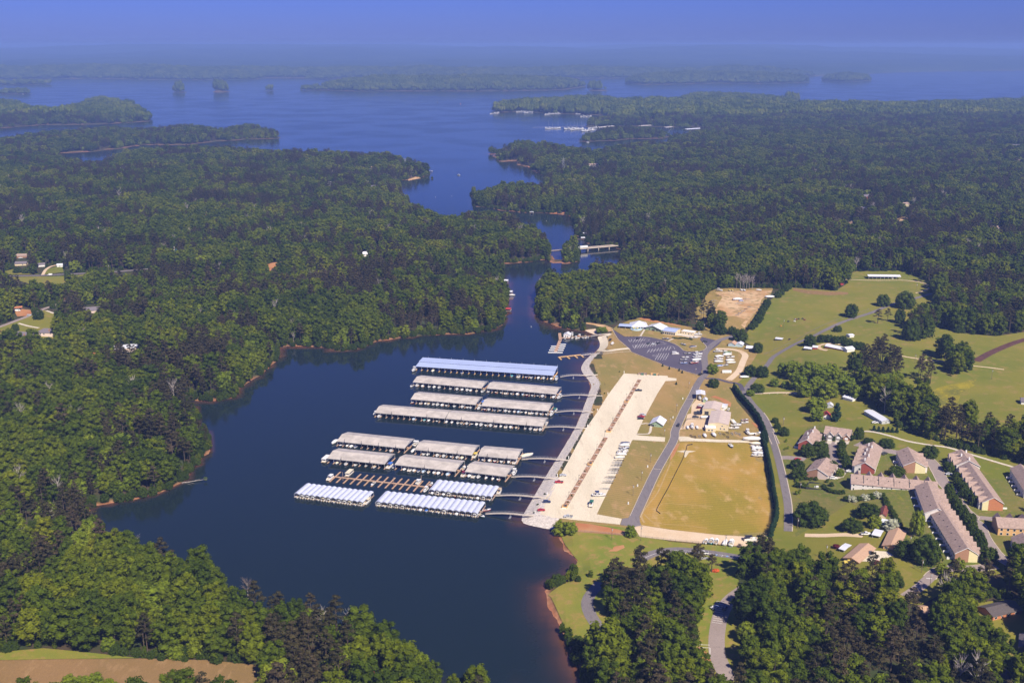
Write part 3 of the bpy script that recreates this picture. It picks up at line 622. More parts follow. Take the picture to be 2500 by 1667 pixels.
sheet('flower_meadow', 'yellow flowering patch in the east meadow', 'V:1640,1065 1760,1010 1900,985 2010,955 2000,1000 1900,1060 1860,1190 1700,1160', MT['yellow'], S1, 12)
sheet('dirt_yard', 'orange dirt storage yard below the woods', 'Q:340,425 1000,388 1460,385 1400,450 1250,560 1190,750 960,1010 930,1110 850,1050 950,950 740,880 400,880 330,820 500,520', MT['dirt'], S1, 8)
sheet('town_lawn', 'mixed lawn between the townhouses', 'J:60,430 330,560 560,190 840,120 1400,240 1650,330 2250,650;K:200,300 620,390 950,420 1250,360 1500,420 1650,640 1800,760 2352,780 2500,1600;L:2400,440 2210,470 1990,540 1850,560 1560,590 1330,600 1180,540 1100,300 980,150;w:800,880 330,1180 300,1000 260,700 190,440', MT['town'], S1, 12)
sheet('gravel_lot', 'wide cream gravel parking lot beside the docks', 'Z:875,675;G:1645,300 1650,330 1815,348 1815,392 1605,400 1450,640 1250,1010 1160,1180 1050,1425 1100,1440 1600,1475 1590,1560 985,1525;U:985,255 840,560 695,860 900,897 885,945 500,905 275,883 185,850 270,730 370,590 470,410 600,165;Z:520,1190 620,1045 720,885', MT['gravel'], S2, 8)
carpark = sheet('car_park', 'dark asphalt car park with white bays below the clubhouse', 'd:1530,345 1640,420 1760,490;E:0,645 150,645 300,660 560,718 760,790 860,850 930,915 1010,935 1240,930 1330,890 1362,830 1300,760 1240,700 1280,652 1540,715 1700,690 1600,800 1400,950 1330,1100 1290,1250;G:2290,250 2210,275 1850,170 1620,110 1380,0;d:2350,960 1900,780 1860,720 1650,540', MT['lot'], S2, 8)
ROADS_ = 'U:985,915 1100,680 1192,490 1322,262;F:60,1220 100,1110 240,800 370,560 470,350 560,200 650,80;E:1330,1010 1430,860 1560,745 1700,688 1890,635'
sheet('road_apron', 'asphalt apron where the road meets the gravel lot', 'U:888,946 905,896 960,890 1000,870 1045,880 1050,925 1062,952 1000,966', MT['road'], S2+.03, 6)
sheet('rough_grass', 'rough olive grass round the dirt storage yard', 'Q:-60,700 60,690 250,400 400,340 1470,345 1440,440 1190,780 940,1130 560,1200 300,1200 0,1000', MT['lawn'], S0+.02, 8)
o = ribbon('road', 'worn grey access road running up through the marina', ROADS_, 6.6, MT['road'], S3); kerbs(o, 'U:1010,880 1100,680 1192,490 1322,262;F:60,1220 100,1110 240,800 370,560 470,350', 6.6, w_=.35)
LANE = 'V:1690,345 1560,382 1400,425 1250,485 1050,550 860,640 700,712 560,795 515,850 450,920 400,970 345,1050;F:1400,470 1520,640 1640,780 1700,850 1780,970 1850,1110 1920,1280 1990,1450;U:2110,180 2160,330 2200,480 2235,640 2262,800 2262,1000'
o = ribbon('lane', 'long country lane curving past the cypress hedge and farm', LANE, 5.2, MT['road'], S3)
ribbon('kerb', None, 'F:1700,850 1780,970 1850,1110 1920,1280 1990,1450;U:2110,180 2160,330 2200,480 2235,640 2262,800 2262,1000', .6, MT['kerb'], S3+.02, parent=o, shift=2.9)
ribbon('side_road', 'short dark side road to the yard', 'F:640,195 760,190 880,205 1100,268 1290,300 1360,430', 4.2, MT['lot'], S3+.02)
sheet('dirt_track', 'cream dirt track along the fence below the field', 'U:1000,965 1060,950 1300,987 1720,1032 2000,1047 2120,1025 2090,1070 2010,1100 1960,1140 1760,1112 1530,1097 1270,1072 1050,1047', MT['cream'], S2, 8)
sheet('work_yard', 'tan dirt apron in front of the warehouses', 'F:470,600 650,640 590,760 590,890 720,990 690,1162 220,1162 160,1172 270,1000 300,880 370,860 380,700', MT['cream'], S2, 8)
sheet('gravel_drive', 'gravel drive between the field and the warehouses', 'F:120,1300 300,1305 420,1340 900,1362 1450,1378 1520,1420 900,1412 420,1392 150,1395', MT['gravel'], S2, 8)
ribbon('dirt_loop', 'pale dirt loop round the boat storage yard', 'E:1560,880 1800,885 2000,920 2110,1000 2070,1120;F:1290,40 1180,150 1090,222', 6.5, MT['cream'], S2)
ribbon('farm_drive', 'cream gravel drive to the farm house', 'V:400,1065 480,1060 620,1055 765,1062', 3.4, MT['cream'], S2)
ribbon('walking_path', 'pale walking path curving above the townhouses', 'w:840,285 900,264 1000,266 1150,302 1300,347 1500,382 1650,402 1850,462 2050,522 2316,602 2420,640', 2.8, MT['conc'], S2)
ribbon('farm_loop', 'cream loop drive by the long chicken house', 'M:440,885 330,868 220,875 165,900 200,930 260,942', 4, MT['cream'], S2)
ribbon('barn_track', 'pale wheel track in front of the white barn', 'M:420,185 550,190 700,195 900,196 1100,196 1240,215 1320,240 1345,270 1310,300 1200,330', 2.4, MT['cream'], S1)
sheet('bare_strip', 'bare brown strip across the upper pasture', 'V:700,305 800,320 950,330 1090,335 1090,350 950,358 800,348 690,322', MT['hay'], S1, 10)
ribbon('meadow_track', 'pale track across the far east meadow', 'M:1030,995 1100,1010 1320,1042 1530,1065;M:1840,1108 2000,1125 2140,1145', 2.6, MT['cream'], S1)
ribbon('ditch', 'dark red ploughed ditch in the east pasture', 'M:1840,1055 1980,975 2100,920 2250,860 2420,810', 8, mat('dark_clay', (.10,.045,.035), .95, .3, .3), S1)
o = ribbon('street', 'pale asphalt street between the townhouse rows', 'J:1010,470 1000,600 1020,760 1100,920 1190,1075', 8.5, MT['street'], S2)
o = ribbon('entry_street', 'street entrance to the townhouses from the lane', 'J:40,770 160,765 300,775 520,800', 7.5, MT['street'], S2+.01)
ribbon('court', 'turning court in front of the gabled townhouse', 'J:880,490 1100,490 1320,490', 7, MT['street'], S2+.02)
ribbon('house_drive', 'curved house drive behind the cream gable', 'J:940,1150 1080,1165 1200,1130 1230,1050', 4.5, MT['conc'], S2+.03)
RS = 'J:1500,500 1700,545;K:0,275 120,300;K:650,395 800,490 900,650 990,820 1110,960 1210,1110 1350,1300 1480,1400;L:1790,40 1870,100 1920,220 2000,340 2080,430 2230,520'
o = ribbon('street', 'long pale street beside the east townhouse rows', RS, 8, MT['street'], S2+.02); kerbs(o, RS, 8)
ribbon('street', 'side street to the orange townhouse', 'K:1500,1420 1650,1420 1850,1440', 6, MT['street'], S2+.04)
o = ribbon('street', 'lower street bend below the brick townhouse end', 'L:2050,530 1800,562 1600,556 1430,585 1345,660 1260,740 1180,800 1090,860', 6.5, MT['street'], S2, keep=5, front=18); kerbs(o, 'L:2050,530 1800,562 1600,556 1430,585 1345,660', 6.5)
ribbon('stop_line', None, 'L:1312,664 1372,668', .6, MT['paint'], S2+.03, parent=o)
ribbon('ranch_drive', 'pale sandy drive to the ranch houses', 'L:20,205 250,208 450,200 640,212', 5, MT['cream'], S2)
sheet('ranch_yard', 'pale gravel yard between the ranch houses', 'L:690,365 900,380 965,420 800,485 620,485 650,410', MT['gravel'], S2, 6)
PR = 'U:1040,1240 1100,1207 1200,1170 1350,1152 1500,1163 1700,1188 1970,1230'
o = ribbon('park_road', 'curving grey park road with parking bays', PR, 7.6, MT['road'], S2)
ribbon('bay_line', None, PR, .22, MT['paint'], S3, parent=o, shift=-.8)
for x1, y1, x2, y2 in ((36,872,48,832),(262,880,280,842),(500,878,515,845),(725,918,740,884),(955,945,972,908),(1148,962,1164,930)):
    ribbon('bay_line', None, [G('I', x1, y1), G('I', x2, y2)], .22, MT['paint'], S3+.01, parent=o)
for x, y in ((848,905),(1060,928)): ribbon('blue_marking', None, [G('I', x-22, y), G('I', x+22, y+3)], 1.5, MT['bluepaint'], S3+.01, parent=o)
ribbon('park_drive', 'narrow park drive bending along the clay point', 'S:600,200 540,260 460,370 440,460 480,580 560,700 670,840', 7, MT['road'], S2+.1, keep=5)
o = ribbon('park_drive', 'park drive with slanted bays in the east woods', 'S:2260,260 2110,370 2020,480 1965,600 1935,750 1925,900 1940,1050 2020,1230 2060,1330', 8.5, MT['street'], S2, keep=9)
sheet('parking_bay', None, 'S:1905,440 1990,350 2150,318 2060,480 1990,640 1880,660 1865,540', MT['street'], S1+.02, 6, parent=o)
for i in range(11):
    t = i/10; a = (1925-50*t, 415+240*t); b_ = (2010-20*t, 430+245*t); ribbon('bay_line', None, [G('S', *a), G('S', *b_)], .25, MT['paint'], S3, parent=o)
for a, b_ in (((1725,945),(1850,953)),((1850,953),(1850,1035)),((1730,915),(1845,920))): ribbon('bay_line', None, [G('S', *a), G('S', *b_)], .3, MT['paint'], S3+.01, parent=o)
for nm, lb, s in (('clay_patch','red clay patch beside the rock bank','U:515,930 640,940 780,965 930,1000 920,1035 540,1005'),('clay_patch','round red clay scar in the park slope','U:790,1165 840,1125 915,1112 925,1135 860,1165'),
  ('clay_patch','orange eroded clay streak beside the cypress hedge','F:740,545 830,520 1020,590 1140,660 1130,740 1040,700 900,590'),('clay_patch','red clay slope behind the clubhouse','E:80,250 350,330 700,390 880,440 870,455 600,400 300,360 90,310'),
  ('clay_patch','orange clay strip along the field road','U:1380,270 1330,380 1290,430 1310,350 1350,290'),('dirt_road','orange dirt road by the cove behind the clubhouse','d:1020,215 1200,240 1400,270 1540,330 1540,375 1430,400 1390,330 1150,265 1030,245'),
  ('clay_patch','bare orange clay bank under the hedge','F:1520,1030 1640,1060 1660,1150 1600,1120'),('clay_clearing','orange clay clearing in the west woods','W:1680,650 1740,632 1815,625 1810,642 1735,668 1722,697 1695,692'),
  ('dirt_track','pale clay track through the lower left woods','t:20,305 110,345 180,385 250,412 235,428 170,400 100,362 20,330'),('clay_patch','red clay slide among the lower left trees','t:1685,940 1740,965 1755,1055 1700,1045'),('clay_patch','orange clay clearing near the metal shed','N:1155,1410 1235,1405 1310,1490 1180,1515'),('clay_patch','orange clay cut beside the neighbourhood street','N:690,840 720,800 880,740 890,765 740,835'),('clay_patch','red clay yard by the parked camper','N:160,900 400,930 400,1000 220,1010'),
  ('clay_patch','orange clay slope at the bottom of the park drive','S:1600,960 1730,935 1850,1040 1860,1110 1640,1130 1560,1060'),('clay_patch','shaded red clay under the tall pines','S:520,420 700,380 720,520 640,520 740,760 620,640 560,560'),
  ('clay_clearing','bare clay landing by the narrow channel','P:1730,700 1890,700 1880,712 1735,715'),('clay_clearing','sandy clearing under the power line','P:380,385 480,362 500,376 380,400'),('driveway','pale driveway in the far east woods','T:1100,925 1130,880 1240,912 1260,930 1120,945')):
    sheet(nm, lb, s, MT['clay'] if 'clay' in lb else MT['dirt'], S2, 7)
sheet('sand_beach', 'small sandy beach beside the green bush', 'd:990,368 1100,350 1220,340 1235,455 1180,450', MT['sand'], S2, 6)
o = ribbon('highway', 'two-lane road through the west woods', 'N:-80,500 90,495 520,487 860,470 1180,455 1500,437 1680,422 1900,405', 7.5, MT['road'], S2, front=63)
sheet('roadside_grass', 'green verge south of the west road', 'N:40,512 860,492 1180,468 1000,505 900,572 640,622 400,602 200,540', MT['past'], S1, 10)
sheet('roadside_grass', 'sunlit lawn beside the white cottage drive', 'N:560,472 620,400 720,372 800,382 812,445', MT['past'], S1, 8)
sheet('roadside_grass', 'lawn in front of the west road houses', 'N:60,432 180,402 420,440 500,472 100,478', MT['past'], S1, 8)
ribbon('highway', 'short stretch of west road between the trees', 'W:1240,657 1390,649', 7, MT['road'], S2)
ribbon('driveway', 'curved sandy drive to the white cottage', 'N:545,480 580,420 640,377 725,352', 4, MT['cream'], S2)
ribbon('neighbourhood_street', 'pale street past the three west houses', 'N:-40,1155 140,1090 400,990 560,915 720,860 860,800 910,788', 5.5, MT['street'], S2, front=45)
ribbon('driveway', 'pale drive to the hip-roofed west house', 'N:240,1097 360,1132 497,1157', 3.2, MT['conc'], S2, front=36); ribbon('driveway', 'short pale drive ending in the lawn', 'N:590,935 700,975 780,1003', 3.2, MT['conc'], S2, front=36)
sheet('yard_grass', 'lawns round the three west houses', 'N:-60,1155 140,1100 400,1000 560,925 780,1000 700,1030 700,1290 430,1330 -60,1290', MT['past'], S1, 10)
ribbon('clubhouse_walk', 'pale walk down from the clubhouse to the car park', 'd:2150,345 2110,410 2065,485', 2, MT['conc'], S2); ribbon('clubhouse_walk', 'cream walk beside the dark hedge to the car park', 'E:735,680 640,732', 1.8, MT['conc'], S2)
sheet('terrace', 'cream terrace in front of the clubhouse annex', 'E:770,620 900,560 1130,610 1290,640 1200,665 1080,670 900,635', MT['conc'], S2, 5)
ribbon('footpath', 'cream concrete path round the green bathhouse', 'G:1050,1410 1280,1410 1325,1290 1330,1262', 2., MT['conc'], S3); ribbon('footpath', 'short concrete path from gravel to the bathhouse', 'G:1130,1225 1210,1210 1300,1218', 2., MT['conc'], S3)
ribbon('ramp', 'concrete launch ramp kerb beside the boat ramp', 'd:1250,760 1420,765 1600,740 1850,715', 5.5, MT['gravel'], S3); ribbon('ramp_wall', 'pale concrete edge of the launch ramp', 'd:1180,840 1400,815 1650,785 1880,775', 1., MT['conc'], S3)
ribbon('shore_path', 'pale gravel bank path along the boat ramp cove', 'd:1490,460 1330,485 1370,600 1350,700 1300,750', 9, MT['gravel'], S2)
for s in ('Z:470,692 620,688 870,677','Z:550,882 720,888','Z:500,1035 620,1045','Z:415,1192 530,1195','C:1910,245 2050,255','C:1760,508 1890,514','C:1570,778 1735,787','C:1440,1045 1560,1048'):
    pass
# markings of the car park
ca, cb = G('E', 110, 865), G('E', 165, 785); cdv = (cb-ca); cdv.z = 0
def stripes(s0, s1, n, k=1., spine=True):
    a, b_ = G(*s0), G(*s1); v = b_-a
    if spine: ribbon('painted_line', None, [a, b_], .28, MT['paint'], S3, parent=carpark)
    for i in range(n):
        q = a+v*((i+.5)/n); ribbon('painted_line', None, [q-cdv*.5*k, q+cdv*.5*k], .28, MT['paint'], S3+.02, parent=carpark)
stripes(('d',1930,562), ('d',2120,556), 4); stripes(('d',1960,680), ('E',440,780), 9, 1.15); stripes(('E',230,925), ('E',700,868), 8, .9); stripes(('E',400,1030), ('E',640,1030), 5, 1.5)
for s in ('d:1840,548 1900,535 1870,600 1840,548','d:2125,570 2160,535 2235,545 2220,575 2125,570','E:440,740 520,750 605,780 470,800 440,740','E:610,830 720,835 765,880 760,890','d:1915,655 1985,645 1945,705 1915,655','E:330,1010 415,990 385,1030 330,1010'):
    ribbon('painted_line', None, s, .28, MT['paint'], S3+.01, parent=carpark)
for s in ('d:1530,350 1640,540 1850,720 1900,785 2350,965;G:1620,112 1850,172 2215,278', 'E:0,640 300,655 560,712 760,785 860,845 930,910 1010,930 1240,925 1345,885 1368,830 1300,755'):
    ribbon('kerb', None, s, .5, MT['kerb'], S3+.03, parent=carpark)
for s in ('U:1158,488 1220,492', 'F:295,590 460,594'): ribbon('speed_bump', 'pale speed bump across the marina road', s, .5, MT['kerb'], S3+.05, keepout=False)
# pale runoff streaks in the olive field
for lb, s, wd in (('long sandy rut along the road edge of the field','U:1305,430 1250,560 1190,690 1110,790 1075,840',1.0),('sandy washout fan in the field corner','U:1075,840 1060,880 1085,930',1.4),('sandy rut fanning into the field','U:1085,860 1150,920 1230,938',1.1),('thin pale streak low in the field','U:1240,940 1450,955 1600,975',.6),
   ('thin pale streak across the lower field','U:1180,830 1230,775 1350,775 1500,785 1650,795',.6),('thin sandy rut near the field corner','U:1100,865 1250,845 1330,858',.6),('thin curved streak at the top of the field','U:1430,440 1480,410 1560,420 1670,425',.5),('pale streak beside the top of the field','U:1430,430 1520,460 1580,480',.5)):
    ribbon('runoff_streak', lb, s, wd, MT['runoff'], S2, keepout=False)
sheet('gravel_patch', 'grey gravel patch at the top of the field', 'U:1350,345 1420,335 1510,343 1450,355 1425,395 1412,390 1418,355', MT['gravel'], S2, 6)
# ---- rock bank between lot and water
bank_pts = shore('D:1272,1216 1240,1210 1205,1201 1202,1188 1215,1165 1240,1122 1265,1080 1290,1040 1325,980 1345,930 1354,905 1360,888 1352,872 1341,858 1337,845 1345,830 1360,815')
pl = smooth([(x, y, 0) for x, y in bank_pts], 3.); mb = MB(); st = MB(); rows = []
for i, q in enumerate(pl):
    t = (pl[min(i+1, len(pl)-1)]-pl[max(i-1, 0)]).normalized(); n = Vector((t.y, -t.x, 0)); wb = 8 if q.y > 735 else 12.5
    rows.append([q+n*(wb*e-.8) for e in (0, .25, .5, .75, 1)])
    for _ in range(9):
        r = random.uniform(-.3, wb); p = q+n*r+t*random.uniform(-1.5, 1.5); zz = max(0, hz(p.x, p.y)); s = random.uniform(.25, .6)
        st.box((p.x, p.y, zz+.45), (s*1.5, s, s*.9), random.uniform(0, 3), 0, (.55, .6))
for a, b_ in zip(rows[:-1], rows[1:]):
    for e in range(4):
        f = [a[e], a[e+1], b_[e+1], b_[e]]; mb.poly([(p.x, p.y, max(-.3, hz(p.x, p.y))+.4) for p in f])
rb = obj('rock_bank', mb.mesh('rock_bank', [mat('rock_bank', (.54,.49,.44), .95, .28, .8, bump=.6)])); tag(rb, 'pale grey rock bank along the water below the gravel lot', kind='structure')
tag(obj('riprap_stones', st.mesh('riprap_stones', [MT['rock']]), rb), 'loose grey riprap stones', kind='stuff')
ROADS[len(ROADS)] = ([(q.x, q.y) for q in pl[::4]], 9)
# ---------------------------------------------------------------- stock materials for built things
def paintm(n, c, r=.35, s=.5): return mat(n, c, r, .06, .8, spec=s)
C_ = dict(white=(.80,.80,.78), cream=(.78,.70,.50), grey=(.42,.42,.43), silver=(.50,.52,.55), black=(.03,.03,.035), navy=(.035,.05,.13), blue=(.05,.16,.55), red=(.42,.03,.035), maroon=(.20,.03,.04), teal=(.06,.36,.40), green=(.04,.16,.10), tan=(.50,.40,.26), yellow=(.75,.58,.12), orange=(.70,.28,.06), cyan=(.10,.50,.65), dark=(.06,.065,.07), sky=(.45,.60,.78))
PM = {k: paintm(k+'_paint', v) for k, v in C_.items()}
MT.update(glass=mat('dark_glass', (.02,.025,.03), .12, spec=.6), tyre=mat('tyre', (.02,.02,.022), .9), alu=mat('aluminium', (.55,.56,.58), .4, .1, 1, metal=.6), wood=mat('dock_wood', (.46,.30,.20), .85, .2, 1.2), newwood=mat('new_timber', (.66,.42,.19), .8, .15, 1), oldwood=mat('grey_timber', (.34,.25,.20), .9, .25, 1), float_=mat('dock_float', (.10,.10,.11), .8),
 roofg=mat('dock_roof_metal', (.50,.455,.40), .5, .2, .16, spec=.4), roofb=mat('blue_roof_metal', (.42,.50,.72), .35, .05, .1, spec=.6), roofw=mat('white_roof_metal', (.70,.72,.78), .4, .05, .2, spec=.5), arch=mat('canopy_metal', (.56,.60,.74), .4, .08, .5, spec=.5),
 shingle=mat('taupe_shingles', (.36,.265,.22), .95, .2, .7), shinglegrey=mat('grey_shingles', (.17,.15,.17), .95, .16, 1.5), shingletan=mat('tan_shingles', (.46,.30,.20), .95, .14, 1.2), dkshingle=mat('dark_shingles', (.10,.085,.085), .95, .15, 1.2),
 siding=mat('pale_siding', (.72,.67,.63), .8, .05, .6), sidingpink=mat('pink_siding', (.72,.58,.50), .8, .05, .6), sidingcream=mat('cream_siding', (.74,.66,.38), .8, .05, .6), orangewall=mat('orange_siding', (.62,.38,.17), .8, .08, .6), greywall=mat('grey_siding', (.22,.20,.18), .8, .08, .6),
 brick=mat('tan_brick', (.38,.21,.13), .9, .12, 2), redbrick=mat('red_brick', (.34,.085,.06), .9, .12, 2), orbrick=mat('orange_brick', (.50,.20,.095), .9, .12, 2), trim=mat('white_trim', (.80,.79,.76), .7), creamwall=mat('cream_metal_wall', (.72,.60,.38), .7, .05, .3), whroof=mat('warehouse_roof', (.56,.46,.40), .6, .06, .2), skyl=mat('skylight', (.68,.60,.48), .5), greenwall=mat('sage_wall', (.30,.42,.27), .8, .05, .5), bluewall=mat('pale_blue_wall', (.45,.58,.62), .8, .06, .5), rust=mat('rusty_roof', (.20,.06,.045), .8, .4, 1), redmetal=mat('red_roof_metal', (.42,.05,.05), .5, .08, .5), steel=mat('galvanised_steel', (.40,.41,.43), .5, .1, 1, metal=.4), pole=mat('pole_wood', (.18,.13,.10), .9, .2, 2), dkmetal=mat('dark_metal', (.05,.05,.055), .6), greywood=mat('fence_wood', (.22,.20,.18), .9, .2, 1), plastic=mat('black_fabric', (.02,.02,.022), .8), tealroof=mat('teal_roof', (.08,.30,.30), .6), whitewall=mat('white_wall', (.76,.75,.72), .75, .05, .6))
_U = 'zeroth first second third fourth fifth sixth seventh eighth ninth tenth eleventh twelfth thirteenth fourteenth fifteenth sixteenth seventeenth eighteenth nineteenth'.split(); _T = 'twenty thirty forty fifty sixty seventy eighty ninety'.split()
def ordw(n):
    if n < 20: return _U[n]
    if n >= 100: return 'hundred-and-'+ordw(n-100) if n > 100 else 'hundredth'
    t = _T[n//10-2]; return t[:-1]+'ieth' if n % 10 == 0 else t+'-'+_U[n % 10]
ORD = [ordw(i+1) for i in range(120)]
# ---------------------------------------------------------------- boats, cars, trailers (shared meshes)
CACHE = {}
def hull(mb, L, bm_, h, keel=-.12):
    xs = [-.5,-.3,0,.22,.38,.47,.5]; bs = [.9,.98,1,.92,.62,.25,.02]; ks = [0,0,0,.02,.25,.6,.9]; ss = [.86,.86,.9,.97,1.04,1.1,1.12]; n = len(mb.v)
    for x, b_, k, s in zip(xs, bs, ks, ss):
        hb = bm_/2*b_; kz = keel+k*h*.6; zz = s*h
        for y, z in ((-hb, zz), (-hb*.88, kz+(zz-kz)*.3), (0, kz), (hb*.88, kz+(zz-kz)*.3), (hb, zz)): mb.v.append((x*L, y, z))
    for i in range(len(xs)-1):
        for j in range(4):
            a = n+i*5+j; mb.f.append((a, a+5, a+6, a+1)); mb.mi.append(0)
    mb.f.append((n, n+1, n+2, n+3, n+4)); mb.mi.append(0)
    return xs, bs, ss
def boat_parts(kind, col):
    key = ('b', kind, col)
    if key in CACHE: return CACHE[key]
    W, Gm = PM['white'], MT['glass']; out = []
    if kind in ('run', 'cover', 'cruise'):
        L, bm_, h = (7, 2.5, 1.05) if kind != 'cruise' else (10, 3.3, 1.6)
        hm = MB(); xs, bs, ss = hull(hm, L, bm_, h); hcol = PM[col] if kind == 'run' and col not in ('white',) else W
        out.append(('hull', hm.mesh('hull', [hcol], True), None))
        dk = MB()
        for i in range(len(xs)-1):
            z0, z1 = ss[i]*h, ss[i+1]*h; a, b_ = bm_/2*bs[i], bm_/2*bs[i+1]
            if xs[i] >= 0 or kind == 'cover': dk.poly([(xs[i]*L,-a,z0),(xs[i+1]*L,-b_,z1),(xs[i+1]*L,b_,z1),(xs[i]*L,a,z0)])
            else:
                for s in (1, -1):
                    p = [(xs[i]*L,s*a*.78,z0),(xs[i+1]*L,s*b_*.78,z1),(xs[i+1]*L,s*b_,z1),(xs[i]*L,s*a,z0)]; dk.poly(p if s > 0 else p[::-1])
        if kind != 'cover': dk.poly([(-.5*L,-bm_*.45,h*.86),(-.42*L,-bm_*.45,h*.86),(-.42*L,bm_*.45,h*.86),(-.5*L,bm_*.45,h*.86)])
        out.append(('deck', dk.mesh('deck', [W]), None))
        if kind == 'cover':
            cv = MB(); N = [(-.49,.3,.86),(-.3,.75,.95),(-.05,1.25,.9),(.15,.95,.85),(.35,.5,.55),(.46,.2,.2)]; rows = []
            for x, hh, b_ in N: rows.append([(x*L, bm_/2*b_*math.cos(t), h*.95+hh*.55*math.sin(t)) for t in (0, .6, 1.2, 1.94, 2.54, 3.14)])
            for r0, r1 in zip(rows[:-1], rows[1:]):
                for j in range(5): cv.poly([r0[j], r1[j], r1[j+1], r0[j+1]][::-1])
            out.append(('boat_cover', cv.mesh('boat_cover', [PM[col]], True), None))
        else:
            fl = MB().box((-.2*L, 0, h*.42), (.42*L, bm_*.74, .08)); fl.box((-.08*L, bm_*.18, h*.62), (.7, .6, .5)).box((-.08*L, -bm_*.18, h*.62), (.7, .6, .5)).box((-.36*L, 0, h*.6), (.7, bm_*.65, .5))
            out.append(('cockpit', fl.mesh('cockpit', [PM['tan'] if kind == 'run' else PM['cream']]), None))
            ws = MB(); k = bm_*.42
            for a, b_ in (((-.02*L,-k,0),(.09*L,-k*.6,0)),((.09*L,-k*.6,0),(.09*L,k*.6,0)),((.09*L,k*.6,0),(-.02*L,k,0))):
                p, q = Vector(a)+Vector((0,0,h*.93)), Vector(b_)+Vector((0,0,h*.98)); up = Vector((-.35,0,.55)); ws.poly([p, q, q+up, p+up])
            out.append(('windshield', ws.mesh('windshield', [Gm]), None))
            if kind == 'run':
                out.append(('outboard', MB().box((-.53*L, 0, h*.9), (.55, .5, .7), top=(.7,.8)).box((-.53*L, 0, h*.35), (.2, .2, .9)).mesh('outboard', [PM['black']]), None))
            else:
                cb = MB().box((.12*L, 0, h*1.18), (.34*L, bm_*.62, .55), top=(.72,.82)); cb.box((-.12*L, 0, h*1.32), (.2*L, bm_*.7, .9), top=(.8,.85))
                out.append(('cabin', cb.mesh('cabin', [W]), None)); wn_ = MB().box((-.11*L, 0, h*1.4), (.2*L, bm_*.71, .32), top=(.9,.93)).box((.12*L,0,h*1.2),(.345*L,bm_*.64,.2), top=(.9,.93))
                out.append(('cabin_window', wn_.mesh('cabin_window', [Gm]), None))
                bt = MB().slab([(-.3*L,-bm_*.38,h*2.2),(0,-bm_*.38,h*2.25),(0,bm_*.38,h*2.25),(-.3*L,bm_*.38,h*2.2)], .08)
                for x in (-.29, -.01):
                    for y in (-.36, .36): bt.bar((x*L, y*bm_, h*1.3), (x*L, y*bm_, h*2.2), .04)
                out.append(('hardtop', bt.mesh('hardtop', [PM[col]]), None))
    elif kind in ('pont', 'house'):
        L, bm_ = (7.5, 2.6) if kind == 'pont' else (13, 4.2); tb = MB()
        for y in (-.36, .36): tb.bar((-.5*L, y*bm_, .15), (.44*L, y*bm_, .15), .32, n=8); tb.bar((.44*L, y*bm_, .15), (.5*L, y*bm_, .3), .32, .08, 8)
        out.append(('pontoon', tb.mesh('pontoon', [MT['alu']]), None)); out.append(('deck', MB().box((0,0,.55), (L*.97, bm_, .16)).mesh('deck', [PM['tan']]), None))
        rl = MB()
        if kind == 'pont':
            for y in (-.48, .48): rl.box((-.02*L, y*bm_, .98), (L*.86, .06, .7))
            rl.box((.41*L, 0, .98), (.06, bm_*.96, .7)); rl.box((-.45*L, .3*bm_, .98), (.06, bm_*.36, .7)).box((-.2*L, -.3*bm_, .9), (1.6, .7, .55)).box((.22*L, .3*bm_, .9), (1.8, .7, .55)).box((-.05*L, .3*bm_, 1.05), (.6, .6, .9))
            out.append(('railing', rl.mesh('railing', [W]), None)); out.append(('outboard', MB().box((-.53*L, 0, 1.), (.5, .45, .7), top=(.7,.8)).box((-.53*L, 0, .35), (.18,.2,.8)).mesh('outboard', [PM['black']]), None))
            cn = MB(); rows = [[(x*L, bm_/2*y, 2.45+.18*(1-y*y)) for y in (-1,-.5,0,.5,1)] for x in (-.42, .12)]
            for j in range(4): cn.poly([rows[0][j], rows[1][j], rows[1][j+1], rows[0][j+1]])
            for x in (-.42, .12):
                for y in (-.5, .5): cn.bar((x*L*.6-.1, y*bm_, .9), (x*L, y*bm_, 2.45), .035)
            out.append(('canopy', cn.mesh('canopy', [PM[col]]), None))
        else:
            out.append(('cabin', MB().box((0,0,1.75), (L*.66, bm_*.86, 2.3), top=(.98,.96)).mesh('cabin', [W]), None)); out.append(('window', MB().box((0,0,2.0), (L*.58, bm_*.875, .8)).box((0,0,2.0), (L*.668, bm_*.6, .8)).mesh('window', [Gm]), None))
            rf = MB().box((0,0,3.0), (L*.8, bm_*1.0, .16)); 
            for x in (-.36, .36):
                for y in (-.46, .46): rf.bar((x*L, y*bm_, .6), (x*L, y*bm_, 3.), .06)
            out.append(('roof', rf.mesh('roof', [PM[col]]), None))
    elif kind == 'sail':
        L, bm_, h = 9, 2.8, 1.2; hm = MB(); hull(hm, L, bm_, h); out.append(('hull', hm.mesh('hull', [W], True), None))
        out.append(('deck', MB().slab([(-.49*L,-1.2,h*.9),(.1*L,-1.3,h*.95),(.46*L,-.2,h*1.1),(.46*L,.2,h*1.1),(.1*L,1.3,h*.95),(-.49*L,1.2,h*.9)], .1).box((.02*L,0,h*1.1),(.4*L,1.6,.5),top=(.85,.8)).mesh('deck', [W]), None))
        out.append(('mast', MB().bar((.08*L,0,h),(.08*L,0,12.5),.1,.07,5).bar((.08*L,0,h*2),(-.4*L,0,h*1.9),.12,n=5).mesh('mast', [MT['alu']]), None))
    elif kind == 'ski':
        L = 3; hm = MB(); hull(hm, 3, 1.1, .6); out.append(('hull', hm.mesh('hull', [PM[col]], True), None)); out.append(('saddle', MB().box((-.35,0,.78),(1.3,.4,.35),top=(.9,.7)).box((.35,0,.9),(.25,.7,.25)).box((.8,0,.6),(1.2,.8,.2),top=(.5,.5)).mesh('saddle', [PM['black']]), None))
    CACHE[key] = out; return out
